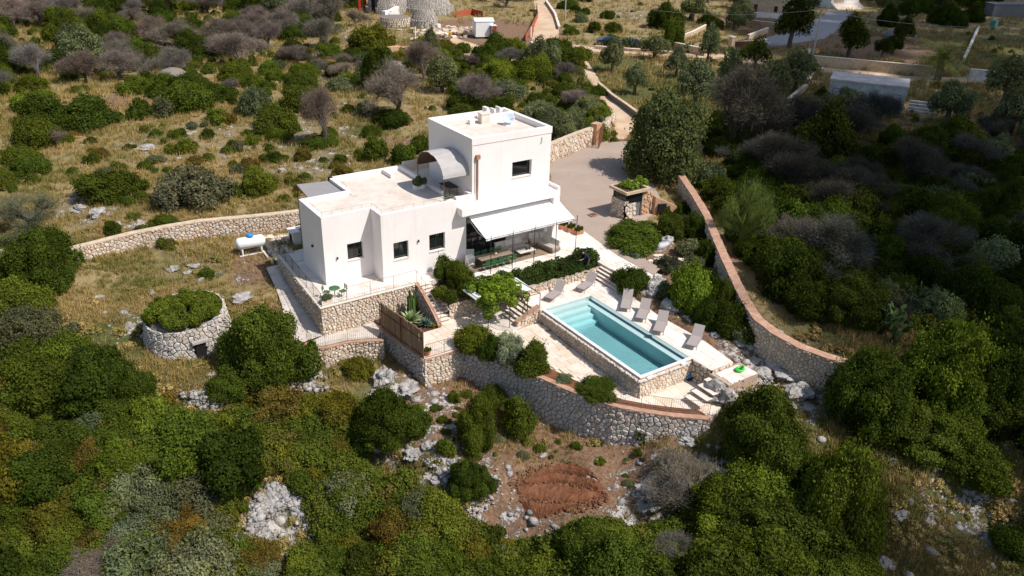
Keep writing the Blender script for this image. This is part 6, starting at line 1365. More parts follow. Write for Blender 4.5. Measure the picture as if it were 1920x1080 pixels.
# grass and leaves over the stone hut, kiosk roof
lp = []; rg = random.Random(2)
for i in range(170):
    t = rg.uniform(0,6.28); q = 2.2*math.sqrt(rg.random()); lp.append((hc[0]+math.cos(t)*q, hc[1]+math.sin(t)*q, hc[2]+2.4+rg.uniform(-.05,.2)+.45*(1-q/2.2), rg.uniform(.2,.32)))
leafy('roof_bush', lp, 1., 24000, .08, 'bright', 'flat-topped green bush covering the top of the stone hut', 'bush')
lp = [(rg.uniform(42.4,44.4), rg.uniform(45.7,47.3), 3.3+rg.uniform(0,.15), rg.uniform(.15,.28)) for _ in range(14)]+[(45.0,46.6,3.2,.3),(44.9,47.2,3.35,.3)]
leafy('roof_plants', lp, 1., 1600, .1, 'lime', 'bright green plants growing on the kiosk roof', 'plant', core=.5)
# shrubs in pots
def potted(label, c, pot, tint, r=.35, kind='small', box=True, cat='potted plant'):
    o = thing('potted_plant', label, cat, c); m = MB()
    if box: m.box(-.38,.38,-.2,.2,0,.32); 
    else: m.lathe((0,0,0), [(.16,0),(.24,.32),(.25,.36),(.2,.36),(.18,.3)], 14)
    m.build('pot', MAT[pot], o)
    k = KIND[kind][0]; f = link('foliage', k[2], o); s_ = r/k[0]; f.scale = (s_, s_, s_*1.5); f.location = (0,0,.3); f.color = (*(GREEN[tint] if isinstance(tint, str) else tint), 1); return o
potted('grey-green bush in a white box planter below the arched canopy', (25.35,49.15,RF), 'white_paint', 'olive', .5)
potted('small agave-like plant in a white pot at the roof edge', (25.7,45.6,RF), 'white_paint', 'silver', .28, box=False)
potted('flowering plant in a stone trough at the front left terrace corner', (15.95,44.15,T), 'tile', (.14,.17,.08), .32)
potted('small plant in a pot behind the short landing railing', (19.75,37.85,LAND+.02), 'terracotta', 'mid', .25, box=False)
for i in range(4): potted(['olive shrub','tall green shrub','leafy green shrub','last green shrub'][i]+' in the terracotta planter row beside the awning, '+['nearest the tower','second in row','third in row','nearest the terrace'][i], (36.6+.15*i, 47.4-.75*i, T), 'terracotta', 'mid', .32)
# ------------------------------------------------------------------ loungers
def lounger():
    o = thing('sun_lounger', 'x', 'sun lounger', (0,0,0)); L, Wd, hz = 1.95, .66, .3
    m = MB(); 
    for y in (-Wd/2, Wd/2): m.tube((0,y,hz),(1.25,y,hz),.022,n=5)
    for x in (0,1.25): m.tube((x,-Wd/2,hz),(x,Wd/2,hz),.022,n=5)
    m.build('frame', MAT['alu'], o)
    m = MB(); vs = []; n = 10
    for i in range(n+1):
        x = 1.27*i/n; z = hz+.035-.03*math.sin(math.pi*i/n)+(.0 if i else -.05); vs += [(x,-Wd/2+.01,z),(x,Wd/2-.01,z),(x,Wd/2-.01,z-.02),(x,-Wd/2+.01,z-.02)]
    m.add(vs, [(4*i+a, 4*i+b, 4*i+4+b, 4*i+4+a) for i in range(n) for a, b in ((0,1),(1,2),(2,3),(3,0))]+[(3,2,1,0),(4*n,4*n+1,4*n+2,4*n+3)]); m.build('seat', MAT['lounger'], o)
    bk = MB(); a = rad(42); x0, z0 = 1.25, hz+.03; x1, z1 = x0+.8*math.cos(a), z0+.8*math.sin(a); nx0, nz0 = -math.sin(a)*.02, math.cos(a)*.02
    bk.add([(x0,-Wd/2,z0),(x0,Wd/2,z0),(x1,Wd/2,z1),(x1,-Wd/2,z1),(x0-nx0,-Wd/2,z0-nz0),(x0-nx0,Wd/2,z0-nz0),(x1-nx0,Wd/2,z1-nz0),(x1-nx0,-Wd/2,z1-nz0)],[(0,3,2,1),(4,5,6,7),(0,1,5,4),(1,2,6,5),(2,3,7,6),(3,0,4,7)]); bk.build('backrest', MAT['lounger'], o)
    m = MB(); m.tube((1.75,-Wd/2+.06,z0+.42),(1.55,-Wd/2+.06,hz),.014,n=4); m.tube((1.75,Wd/2-.06,z0+.42),(1.55,Wd/2-.06,hz),.014,n=4); m.tube((1.25,-Wd/2,hz),(1.6,-Wd/2,hz),.018,n=4); m.tube((1.25,Wd/2,hz),(1.6,Wd/2,hz),.018,n=4); m.build('back_support', MAT['alu'], o, kind='stuff')
    for x in (.12, 1.5):
        for y in (-Wd/2, Wd/2): m = MB(); m.tube((x,y,0),(x,y,hz),.02,n=5); m.build('leg', MAT['alu'], o)
    return o
l0 = lounger(); first = True
# foot end point and head end point in the picture, on the deck
LN = [((1028,559),(1048,533),'sun lounger nearest the vine pergola, at the far end of the pool'),((1087,541),(1106,518),'sun lounger at the foot of the broad garden steps'),((1172,578),(1178,547),'sun lounger beside the low rosemary mound, first of the row along the pool'),
      ((1201,597),(1211,565),'second sun lounger of the row along the long side of the pool'),((1234,621),(1243,590),'third sun lounger of the row along the pool, under the vivid bush'),((1296,648),(1309,617),'last sun lounger, apart from the row near the jagged deck corner')]
for a, b, l in LN:
    p = G(a[0], a[1], .3); q = G(b[0], b[1], .75); d = math.atan2(q[1]-p[1], q[0]-p[0]); o = l0 if first else dup(l0); first = False
    o.location = (p[0], p[1], .003); o.rotation_euler[2] = d; o['label'] = l; o['group'] = 'taupe sun loungers round the pool'
# ------------------------------------------------------------------ pool clutter
rb = thing('pool_robot', 'small blue-grey pool cleaning robot on the patio in the corner by the steps', 'pool robot', (*G(1290,709,-1.3)[:2],-1.32)); m = MB(); m.lathe((0,0,.12), [(.12,-.1),(.26,0),(.24,.12),(.1,.2)], 12, ax=1.2); m.build('body', MAT['blue'], rb, smooth=True)
for y in (-.2,.2):
    m = MB(); m.tube((-.2,y,.1),(.2,y,.1),.1,n=8); m.build('track', MAT['rubber'], rb)
m = MB(); m.tube((-.1,0,.3),(.12,0,.36),.025,n=5); m.build('handle', MAT['grey_panel'], rb)
ty = thing('inflatable_toy', 'bright green inflatable ring on the landing slab beside the rocks', 'inflatable toy', G(1387,694,-.15)); m = MB(); n1, n2 = 18, 8; vs = []
for i in range(n1):
    for j in range(n2): t, q = 6.283*i/n1, 6.283*j/n2; R_ = .27+.11*math.cos(q); vs.append((math.cos(t)*R_*1.3, math.sin(t)*R_, .11+.11*math.sin(q)))
m.add(vs, [(i*n2+j, i*n2+(j+1)%n2, ((i+1)%n1)*n2+(j+1)%n2, ((i+1)%n1)*n2+j) for i in range(n1) for j in range(n2)]); m.build('ring', MAT['green_plastic'], ty, smooth=True)
m = MB(); m.lathe((.38,0,.3), [(.02,-.08),(.12,0),(.12,.08),(.03,.16)], 10); m.build('head', MAT['green_plastic'], ty, smooth=True); ty.scale = (.68,.68,.6)
m = MB(); m.lathe((28.75,37.9,.0),[(.02,-.001),(.02,.001)],6)
sk = thing('skimmer_box', 'small white float on the overflow channel at the pool corner', 'pool fitting', (29.2,27.7,-.2), world=True); m = MB(); m.obox((28.9,27.85,-.13),(.5,.16,.12),Matrix.Rotation(.1,3,'Z')); m.build('float', MAT['white_paint'], sk); m = MB(); m.box(31.4,31.75,27.82,27.97,-.18,-.05); m.build('lid', MAT['white_paint'], sk)
def manhole(l, c, s=.55): o = thing('manhole_cover', l, 'manhole cover', c); m = MB(); m.box(-s/2,s/2,-s/2,s/2,0,.012); m.build('lid', MAT['riser'], o); m = MB(); m.box(-s/2+.06,s/2-.06,-s/2+.06,s/2-.06,.0125,.02); m.build('plate', MAT['metal_rust'], o)
manhole('square rusty cover on the pale landing right of the bamboo fence', (*G(809,647,LAND)[:2], LAND+.02)); manhole('square rusty cover on the gravel forecourt by the planters', (*G(1112,404,T)[:2], T+.08), .7)
# stone bench basin in the rock garden
sb = thing('stone_bench', 'curved pale stone basin bench in the rock garden', 'bench', G(1232,468,.55)); m = MB(); vs = []
for i in range(13):
    t = -math.pi*.5+math.pi*i/12*0-.0; u = i/12; x = -.85+1.7*u; c_ = .35*math.cos((u-.5)*math.pi); vs += [(x*.72, -.1-c_*.5, 0),(x*1.05, -.28-c_*.7, .5),(x*1.05, .12, .58),(x*.9,.1,.05)]
m.add(vs, [(4*i+a, 4*i+4+a, 4*i+4+b, 4*i+b) for i in range(12) for a, b in ((0,1),(1,2),(2,3),(3,0))]+[(0,1,2,3),(51,50,49,48)]); m.build('basin', simple('grey_marble', (.52,.51,.53), .6), sb, smooth=True); sb.rotation_euler[2] = -.25
m = MB(); m.obox((0,-.25,-.1),(.9,.35,.3)); m.build('foot', MAT['rock'], sb)
# ------------------------------------------------------------------ dining terrace furniture
rgm = thing('outdoor_rug', 'brown slatted rug area under the dining table', 'rug', (27,43,T), world=True); m = MB(); m.prism([(25.9,43.25),(33.2,43.25),(33.2,45.05),(25.9,45.05)], T+.006, T+.016); m.build('mat', MAT['wood'], rgm)
tb = thing('dining_table', 'long wooden dining table under the awning with green chairs in front', 'table', (28.4,43.7,T)); m = MB(); m.box(-1.35,1.35,-.42,.42,.72,.76); m.build('tabletop', MAT['wood'], tb)
for x in (-1.25,1.25):
    for y in (-.34,.34): m = MB(); m.tube((x,y,0),(x,y,.72),.03,n=5); m.build('leg', MAT['metal_dark'], tb)
def chair(l=None):
    o = thing('garden_chair', l or 'x', 'chair', (0,0,0)); g = MAT['green_paint']
    m = MB(); m.box(-.2,.2,-.2,.2,.43,.46); m.build('seat', g, o)
    m = MB()
    for x in (-.18,.18): m.tube((x,-.2,.45),(x,-.25,.86),.016,n=4)
    for z in (.6,.72,.84): m.box(-.19,.19,-.25,-.225,z-.04,z+.03)
    m.build('backrest', g, o, kind='stuff')
    for x in (-.18,.18):
        for y in (-.18,.18): m = MB(); m.tube((x,y,0),(x,y,.44),.014,n=4); m.build('leg', g, o)
    return o
c0 = chair(); first = True; ow = ['leftmost','second','third','fourth','rightmost']
for i in range(5):
    o = c0 if first else dup(c0); first = False; o.location = (27.3+.55*i, 43.1, T+.017); o['label'] = f'green slatted chair in front of the dining table, {ow[i]} of the five'; o['group'] = 'green chairs at the dining table'
for i in range(4): o = dup(c0); o.location = (27.5+.6*i, 44.35, T+.017); o.rotation_euler[2] = math.pi; o['label'] = f'green chair on the house side of the dining table, {["first","second","third","last"][i]} from the left'; o['group'] = 'green chairs at the dining table'
vs_ = thing('flower_vase', 'small vase of flowers on the dining table', 'vase', (28.5,43.75,T+.76)); m = MB(); m.lathe((0,0,0), [(.06,0),(.09,.08),(.05,.16)], 10); m.build('vase', MAT['white_paint'], vs_); m = MB(); m.rock((0,0,.24),.12,.12,.1,3,2); m.build('flowers', MAT['leaf'], vs_).color = (.3,.35,.05,1)
def sofa(l, c, rz, w_, back=True):
    o = thing('outdoor_sofa', l, 'sofa', c, rz); m = MB(); m.box(-w_/2,w_/2,-.42,.42,.08,.3); m.build('frame', MAT['wood'], o); m = MB(); m.box(-w_/2+.03,w_/2-.03,-.4,.38,.301,.44); m.build('seat_cushion', MAT['cushion'], o)
    n = max(1, int(w_/.75))
    for i in range(n): m = MB(); a = -w_/2+w_*i/n; m.obox((a+w_/n/2,.32,.62),(w_/n-.05,.16,.42),Matrix.Rotation(-.25,3,'X')); m.build('back_cushion', MAT['cushion_w'], o)
    return o
sofa('long low sofa with grey cushions under the awning in front of the glass', (30.6,45.0,T+.017), 0, 2.4); sofa('pale sofa against the white pillar at the right end of the awning', (33.3,45.0,T+.017), -.35, 1.7)
sofa('sofa facing left beneath the right half of the awning', (33.3,43.9,T+.017), -1.4, 1.6)
ct_ = thing('coffee_table', 'low pale table with two dark cups between the sofas', 'table', (31.2,43.9,T+.017)); m = MB(); m.box(-.7,.7,-.35,.35,.38,.42); m.build('tabletop', MAT['cushion_w'], ct_)
for x in (-.62,.62):
    for y in (-.28,.28): m = MB(); m.tube((x,y,0),(x,y,.38),.02,n=4); m.build('leg', MAT['metal_dark'], ct_)
for i, x in enumerate((31.3,31.55)): o = thing('lantern', ['left','right'][i]+' dark lantern on the low table between the sofas', 'lantern', (x,43.9,T+.437)); m = MB(); m.lathe((0,0,0), [(.07,0),(.08,.03),(.08,.15),(.03,.2)], 8); m.build('body', MAT['metal_dark'], o)
ec = thing('relax_chair', 'pale reclining chair at the left end under the awning', 'chair', (27.0,44.75,T+.017), -.5); m = MB(); m.add([(-.3,-.8,.28),(.3,-.8,.28),(.3,0,.32),(-.3,0,.32),(.3,.45,.9),(-.3,.45,.9),(-.3,-.8,.23),(.3,-.8,.23),(.3,0,.27),(-.3,0,.27),(.3,.5,.87),(-.3,.5,.87)],[(0,1,2,3),(3,2,4,5),(6,9,8,7),(9,11,10,8),(0,3,9,6),(3,5,11,9),(1,7,8,2),(2,8,10,4),(0,6,7,1),(5,4,10,11)]); m.build('seat', MAT['cushion_w'], ec)
for y in (-.6,.1): m = MB(); m.tube((-.28,y,0),(-.28,y,.26),.02,n=4); m.tube((.28,y,0),(.28,y,.26),.02,n=4); m.build('leg_frame', MAT['alu'], ec, kind='stuff')
bx = thing('side_cabinet', 'small pale cabinet against the buttress at the left of the dining terrace', 'cabinet', (26.75,44.35,T)); m = MB(); m.box(-.25,.25,-.25,.25,0,.8); m.build('body', MAT['coping_white'], bx); m = MB(); m.box(-.2,.2,-.262,-.251,.1,.7); m.build('door', MAT['cushion_w'], bx)
# upper terrace table, seats in shade
ut = thing('terrace_table', 'dark table in the shade beneath the arched canopy', 'table', (26.9,47.5,5.121)); m = MB(); m.box(-.4,.4,-.7,.7,.7,.74); m.build('tabletop', MAT['metal_dark'], ut)
for x in (-.32,.32):
    for y in (-.6,.6): m = MB(); m.tube((x,y,0),(x,y,.7),.02,n=4); m.build('leg', MAT['metal_dark'], ut)
m = None
# bistro set on the front left terrace corner
bt = thing('bistro_table', 'small round bistro table with green chairs at the terrace corner', 'table', (16.75,44.65,T)); m = MB(); m.lathe((0,0,.7), [(.36,0),(.36,.03),(.02,.031)], 18); m.build('tabletop', MAT['green_paint'], bt); m = MB(); m.tube((0,0,0),(0,0,.7),.025); m.build('leg', MAT['green_paint'], bt)
for i, (x, y, r_) in enumerate(((16.3,44.9,-2.2),(17.25,44.5,1.7))): o = dup(c0); o.location = (x,y,T); o.rotation_euler[2] = r_; o['label'] = ['left','right'][i]+' green chair at the small table on the terrace corner'; o['group'] = 'bistro chairs'
# ------------------------------------------------------------------ gas tank
tc = GT(472, 474); tk = thing('gas_tank', 'white horizontal gas tank with blue lid on white legs', 'gas tank', tc, -.05); m = MB(); n = 18; prof = [(-1.1,.02),(-1.07,.2),(-.98,.36),(-.85,.45),(.85,.45),(.98,.36),(1.07,.2),(1.1,.02)]; vs = []
for (x, r_) in prof:
    for i in range(n): t = 6.283*i/n; vs.append((x, r_*math.cos(t), .88+r_*math.sin(t)))
m.add(vs, [(k*n+i, k*n+(i+1)%n, (k+1)*n+(i+1)%n, (k+1)*n+i) for k in range(7) for i in range(n)]); m.build('vessel', MAT['white_paint'], tk, smooth=True)
m = MB(); m.lathe((.0,0,1.3), [(.26,0),(.26,.2),(.22,.25),(.02,.26)], 14); m.build('lid', MAT['blue'], tk)
m = MB(); 
for y in (-.35,.35): m.box(-.95,.95,y-.04,y+.04,0,.07)
m.build('skid', MAT['white_paint'], tk, kind='stuff')
for x in (-.7,.7): m = MB(); m.box(x-.05,x+.05,-.35,.35,.071,.5); m.build('leg', MAT['white_paint'], tk)
# pale paved strip and kerbs by the tank
strip('paved_yard', P_((468,443),(500,440),(545,437)), P_((505,470),(520,462),(550,452)), MAT['patio'], zf=lambda x, y: gz(x, y))
strip('yard_path', P_((500,470),(525,505)), P_((552,452),(560,480)), MAT['patio'])
kb = thing('kerb', 'pair of pale kerb blocks running from the gas tank to the side path', 'kerb', GT(505,485), world=True); a, b = GT(493,472), GT(512,498); m = MB(); d = b-a; m.obox(((a+b)/2+[0,0,.1]), (.16, np.linalg.norm(d), .25), Matrix.Rotation(math.atan2(d[1], d[0])-math.pi/2, 3, 'Z')); m.build('kerb_block', MAT['step'], kb)
# small white oven house behind the corner
ov = thing('outdoor_oven', 'small white arched oven shelter at the back left corner of the villa', 'oven', GT(549,456)); m = MB(); m.box(-.1,.9,-.5,.5,0,1.0); m.box(-.2,.95,-.6,.6,1.001,1.08); m.build('body', MAT['white'], ov); m = MB(); m.box(-.115,-.101,-.25,.25,.1,.8); m.build('opening', MAT['dark'], ov); m = MB(); m.box(.5,.95,-.6,-.1,1.081,1.14); m.build('roof_tile', MAT['terracotta'], ov)
r_ = thing('railing', 'short dark railing across the back left corner of the terrace', 'railing', (15.9,53,T), world=True); railing(r_, [(15.9,52.9,T+.07),(16.95,52.6,T+.07)], .95, nb=.12, mat=MAT['metal_dark'], name='rail_panel')

# ------------------------------------------------------------------ person working at the hedge
def person():
    o = thing('person', 'person in dark top and khaki trousers bending over the hedge by the garden steps', 'person', (34.25,40.35,.32))
    J = {'pel': (0,0,.92,.145), 'sp': (-.12,.0,1.12,.14), 'ch': (-.28,.0,1.3,.16), 'nk': (-.40,0,1.38,.06), 'hd': (-.50,0,1.43,.10), 'ht': (-.58,0,1.47,.085),
         'hl': (0,.1,.86,.1), 'kl': (-.02,.13,.48,.065), 'al': (.06,.15,.08,.045), 'tl': (-.12,.17,.04,.04), 'hr': (0,-.1,.86,.1), 'kr': (-.16,-.13,.5,.065), 'ar': (-.12,-.15,.1,.045), 'tr': (-.3,-.16,.05,.04),
         'sl': (-.32,.19,1.3,.065), 'el': (-.48,.24,1.06,.045), 'wl': (-.66,.16,1.0,.032), 'pl': (-.73,.14,.98,.036), 'sr': (-.32,-.19,1.3,.065), 'er': (-.45,-.24,1.04,.045), 'wr': (-.64,-.18,.95,.032), 'pr': (-.71,-.17,.93,.036)}
    E_ = [('pel','sp'),('sp','ch'),('ch','nk'),('nk','hd'),('hd','ht'),('pel','hl'),('hl','kl'),('kl','al'),('al','tl'),('pel','hr'),('hr','kr'),('kr','ar'),('ar','tr'),('ch','sl'),('sl','el'),('el','wl'),('wl','pl'),('ch','sr'),('sr','er'),('er','wr'),('wr','pr')]
    K = list(J); vs = [J[k][:3] for k in K]; rr = [J[k][3] for k in K]; ed = [(K.index(a), K.index(b)) for a, b in E_]
    for h in ('pl', 'pr'):
        p = J[h]
        for j in range(4): vs.append((p[0]-.07-.012*(j in (1,2)), p[1]+(j-1.5)*.02, p[2]-.03)); rr.append(.009); ed.append((K.index(h), len(vs)-1))
        vs.append((p[0]-.02, p[1]-.05, p[2]-.02)); rr.append(.01); ed.append((K.index(h), len(vs)-1))
    me = bpy.data.meshes.new('body'); me.from_pydata(vs, ed, []); b = bpy.data.objects.new('body', me); COL.objects.link(b); s_ = b.modifiers.new('s', 'SKIN'); 
    for v, r in zip(me.skin_vertices[0].data, rr): v.radius = (r, r)
    me.skin_vertices[0].data[0].use_root = True; b.modifiers.new('d', 'SUBSURF').levels = 2
    dg = bpy.context.evaluated_depsgraph_get(); nm = bpy.data.meshes.new_from_object(b.evaluated_get(dg)); bpy.data.objects.remove(b)
    nm.materials.clear()
    for q in ('skin','navy','khaki','hair','rubber'): nm.materials.append(MAT[q])
    for f in nm.polygons:
        c = f.center
        f.material_index = 4 if c.z < .1 else 2 if c.z < .95 and c.x > -.45 and abs(c.y) < .3 and not (c.x < -.3 and c.z > .7) else 0 if (c.x < -.5 and abs(c.y) > .1) or (c.x < -.43 and abs(c.y) < .11 and c.z > 1.3) else 1
        f.use_smooth = True
    link('body', nm, o); m = MB(); m.rock((-.54,0,1.51),.105,.1,.07,4,2,rough=.1); m.build('hair', MAT['hair'], o, smooth=True); return o
pr_ = person(); pr_.rotation_euler[2] = -.3
# ------------------------------------------------------------------ far things
def cone_hut(label, px, py, r, h, top=.45, mat='stone_dry', base_h=1.2):
    p = GT(px, py); o = thing('trullo', label, 'stone hut', p, world=True)
    m = MB(); m.lathe(tuple(p), [(r,-.3),(r*.97,base_h),(r*.9,base_h+.05),(r*(.9+top)/2,(base_h+h)/2+.1),(r*top,h),(r*top*.5,h+.15),(.03,h+.2)], 26); b = m.build('dry_stone_body', MAT['mortar_dark'], o)
    ring = [(p[0]+math.cos(6.283*i/26)*r, p[1]+math.sin(6.283*i/26)*r, p[2], p[2]+h) for i in range(27)]; st = MB(); rg = random.Random(int(px))
    k = int(h/.32)
    for j in range(k):
        z = h*(j+.5)/k; rr = r*.97 if z < base_h else r*(.9+(top-.9)*(z-base_h)/(h-base_h)); n = int(6.283*rr/.45)
        for i in range(n):
            t = 6.283*(i+rg.random()*.5)/n; c = (p[0]+math.cos(t)*rr, p[1]+math.sin(t)*rr, p[2]+z); st.obox(c, (.2, .42*rg.uniform(.6,1), h/k*.85), Matrix.Rotation(t, 3, 'Z'), rg.random(), .8)
    st.build('stone_courses', MAT[mat], o, kind='stuff'); return o, p
t1, p1 = cone_hut('big half-built conical stone hut with a narrow dark doorway at the top edge', 728, 22, 4.6, 5.2, .62); 
dd = (CAM[:2]-p1[:2]); dd /= np.linalg.norm(dd); dd = np.array([dd[0]*.75+dd[1]*.6, dd[1]*.75-dd[0]*.6]); m = MB(); m.obox((p1[0]+dd[0]*4.3, p1[1]+dd[1]*4.3, p1[2]+1.6), (1.0,.9,2.6), Matrix.Rotation(math.atan2(dd[1], dd[0]), 3, 'Z')); m.build('doorway', MAT['dark'], t1)
t2, p2 = cone_hut('large grey stepped conical stone hut at the top edge, behind the white parapet', 800, 22, 5.6, 4.6, .55)
cone_hut('small grey conical stone hut in front of the white parapet', 795, 48, 2.6, 3.0, .6); cone_hut('low tan stone base of a ruined hut left of the small cone', 742, 47, 2.9, 1.5, .93, 'stone_warm', 1.)
wp_ = thing('white_stair_wall', 'white rendered parapet with steps winding in front of the stone huts', 'wall', GT(740,38), world=True); pts = [GT(720,37),GT(733,35),GT(745,27),GT(760,24),GT(792,25)]
for a, b, hz in zip(pts[:-1], pts[1:], (1.6,1.6,1.3,1.2)): d = b-a; m = MB(); m.obox(((a+b)/2+[0,0,hz/2]), (np.linalg.norm(d[:2])+.2, .9, hz), Matrix.Rotation(math.atan2(d[1], d[0]), 3, 'Z')); m.build('wall_section', MAT['white'], wp_)
for i in range(5): q = pts[0]+(pts[1]-pts[0])*(i/4)-[.3,1.2,0]; m = MB(); m.obox((q[0], q[1], q[2]+.2+.15*i), (.6,.8,.4+.3*i)); m.build('step', MAT['white'], wp_)
# site cabin, portable toilet, rubble, crane legs
cb = GT(905, 70); ca_ = thing('site_cabin', 'white container cabin with pitched white roof on the building site', 'cabin', cb, -.35); m = MB(); m.box(-1.6,1.7,-1.4,1.4,.3,2.9); m.build('body', MAT['white_paint'], ca_); m = MB(); m.add([(-1.7,-1.5,2.9),(1.8,-1.5,2.9),(1.8,1.5,2.9),(-1.7,1.5,2.9),(-1.7,0,3.35),(1.8,0,3.35)],[(0,1,5,4),(2,3,4,5),(0,4,3),(1,2,5),(0,3,2,1)]); m.build('roof', MAT['white_paint'], ca_)
for x in (-1.6,1.7): m = MB(); m.box(x-.04,x+.04,-1.44,-1.401,.3,2.9); m.build('corner_trim', MAT['metal_dark'], ca_)
m = MB(); m.box(-1.5,1.6,-1.3,1.3,0,.29); m.build('base', MAT['dark'], ca_)
tb_ = GT(917, 71); tl = thing('portable_toilet', 'red and grey portable toilet in front of the white site cabin', 'toilet', tb_+[0,-.8,0], -.35); m = MB(); m.box(-.2,.75,-.55,.55,0,2.2); m.build('body', MAT['red'], tl); m = MB(); m.box(-.26,-.201,-.56,.56,0,2.2); m.box(-.2,.15,-.58,-.551,.05,2.1); m.build('door', MAT['grey_panel'], tl); m = MB(); m.box(-.3,.8,-.6,.6,2.201,2.3); m.build('roof', MAT['coping_white'], tl)
rp = GT(838, 62); rub = MB(); g = random.Random(6)
for i in range(160): rub.obox((rp[0]+g.gauss(0,3.2), rp[1]+g.gauss(0,2.2), rp[2]+g.uniform(0,.5)), (g.uniform(.2,1.3), g.uniform(.2,.8), g.uniform(.1,.5)), Matrix.Rotation(g.uniform(0,3),3,'Z') @ Matrix.Rotation(g.uniform(-.6,.6),3,'X'), g.random())
rub.build('building_rubble', MAT['stone_warm'], kind='stuff')
yb = thing('yellow_crate', 'yellow plastic crate on the building site rubble', 'crate', GT(843,66)); m = MB(); m.box(-.5,.5,-.3,.3,0,.5); m.box(-.55,.55,-.35,.35,.5,.56); m.build('box', MAT['yellow'], yb)
wb = thing('white_drum', 'white plastic drum on the building site rubble', 'drum', GT(822,56)); m = MB(); m.lathe((0,0,0),[(.4,0),(.45,.5),(.4,1.0),(.1,1.1)],12); m.build('drum', MAT['white_paint'], wb)
cl = thing('crane_base', 'red steel crane legs beyond the scrub at the top edge', 'crane', GT(668,16), world=True); a = GT(674,22); b = GT(648,12); c = np.array([a[0]-.5, a[1]+2, 9.])
for q in (a, a+[1.6,.8,0]): m = MB(); m.tube(q, (q[0],q[1],q[2]+9), .35, n=4); m.build('leg', MAT['red'], cl)
m = MB(); m.tube(b, (a[0], a[1], a[2]+7), .35, n=4); m.build('brace', MAT['red'], cl)
m = MB(); m.tube(b-[2.5,-1,0], (a[0]-2, a[1], a[2]+7), .3, n=4); m.build('brace', MAT['red'], cl)
for (px, py, pt, l) in ((779,74,50,'thin white post beside the small stone hut'),(995,70,50,'white post where the orange net meets the dirt road'),(1059,38,-22,'tall pale utility pole right of the dirt road')):
    p = GT(px, py); o = thing('post' if 'post' in l else 'utility_pole', l, 'post' if 'post' in l else 'pole', p); h_ = top_z(p, pt)-p[2]; m = MB(); m.tube((0,0,-.2),(0,0,h_),.13 if 'pole' in l else .16, .1, 8); m.build('shaft', MAT['white_paint'] if 'post' in l else MAT['pole'], o)
# orange safety net lengths
for pts_, l in (([(985,78),(996,60),(1008,35),(1006,18)],'orange safety net on the left edge of the dirt road'),([(855,33),(885,28),(905,33)],'orange safety net behind the site cabin')):
    q = [GT(*a) for a in pts_]; o = thing('safety_net', l, 'safety net', q[0], world=True); vs = []
    for a in q: vs += [(a[0],a[1],a[2]),(a[0],a[1],a[2]+1.2),(a[0]+.03,a[1]+.03,a[2]+1.2),(a[0]+.03,a[1]+.03,a[2])]
    m = MB(); m.add(vs, [(4*i+x_, 4*i+y_, 4*i+4+y_, 4*i+4+x_) for i in range(len(q)-1) for x_, y_ in ((0,1),(1,2),(2,3),(3,0))]); m.build('net', MAT['orange_net'], o)
    for a in q: m = MB(); m.tube(a, (a[0],a[1],a[2]+1.35), .05, n=4); m.build('stake', MAT['metal_rust'], o)
for i, (px, py, w_, l) in enumerate(((548,65,30,'patch of red soil heap in the leafless wood, upper'),(412,99,22,'small red-orange soil heap left of the drystone vault'),(612,118,40,'orange-red soil heap between bare trees left of the brick blocks'))):
    p = GT(px, py); r = w_/2/ppm(p); m = MB(); m.rock((0,0,0), r, r*.7, r*.35, seed=i+70, sub=3); o = m.build('soil_heap', simple('orange_soil', (.42,.13,.05), .95, var=.3), label=l, category='soil heap'); o.location = p
for i, (px, py, l) in enumerate(((738,103,'low red brick block left of the small gap in the scrub'),(765,103,'low red brick block right of the small gap in the scrub'))):
    p = GT(px, py); o = thing('brick_block', l, 'wall', p, .3*i); m = MB(); m.box(-1.1,1.1,-.6,.6,-.1,1.3); m.build('masonry', MAT['gold'], o); m = MB(); m.box(-1.0,.2,-.612,-.601,.0,1.0); m.build('front_panel', MAT['riser'], o)  # thin panel on the front in the step riser colour
hv = GT(325, 152); o = thing('buried_stone_roof', 'half-buried grey drystone roof dome in the upper slope', 'stone hut', hv); m = MB(); m.lathe((0,0,0), [(2.6,-.2),(2.2,.7),(1.2,1.5),(.2,1.75)], 20); m.build('dome', MAT['mortar_dark'], o); m = MB(); m.box(2.2,3.4,-.6,.4,-.1,.9); m.build('side_wall', MAT['mortar'], o)
# cars
def car(label, px, py, rz, paint):
    p = GT(px, py); o = thing('parked_car', label, 'car', p, rz); m = MB(); pr = [(-2.1,.35),(-2.15,.75),(-1.9,.95),(-1.2,1.0),(-.75,1.38),(.75,1.42),(1.45,1.0),(2.05,.88),(2.15,.6),(2.1,.35)]; vs = [(x,-.85+(.14 if z > 1.1 else 0),z) for x, z in pr]+[(x,.85-(.14 if z > 1.1 else 0),z) for x, z in pr]; n = len(pr)
    m.add(vs, [tuple(range(n)), tuple(range(2*n-1,n-1,-1))]+[(i,n+i,n+(i+1)%n,(i+1)%n) for i in range(n)]); m.build('body', MAT[paint], o)
    m = MB(); m.add([(-1.15,-.78,1.03),(1.35,-.78,1.03),(.72,-.72,1.37),(-.72,-.72,1.34),(-1.15,.78,1.03),(1.35,.78,1.03),(.72,.72,1.37),(-.72,.72,1.34)],[(0,1,2,3),(7,6,5,4),(1,5,6,2),(4,0,3,7)]); m.v=[(v[0]*1.02,v[1]*1.03,v[2]+.012) for v in m.v]; m.build('windows', MAT['glass'], o)
    for x in (-1.3,1.3):
        for y in (-.82,.82): m = MB(); m.tube((x,y-.1,.32),(x,y+.1,.32),.32,n=12); m.build('wheel', MAT['rubber'], o)
    return o
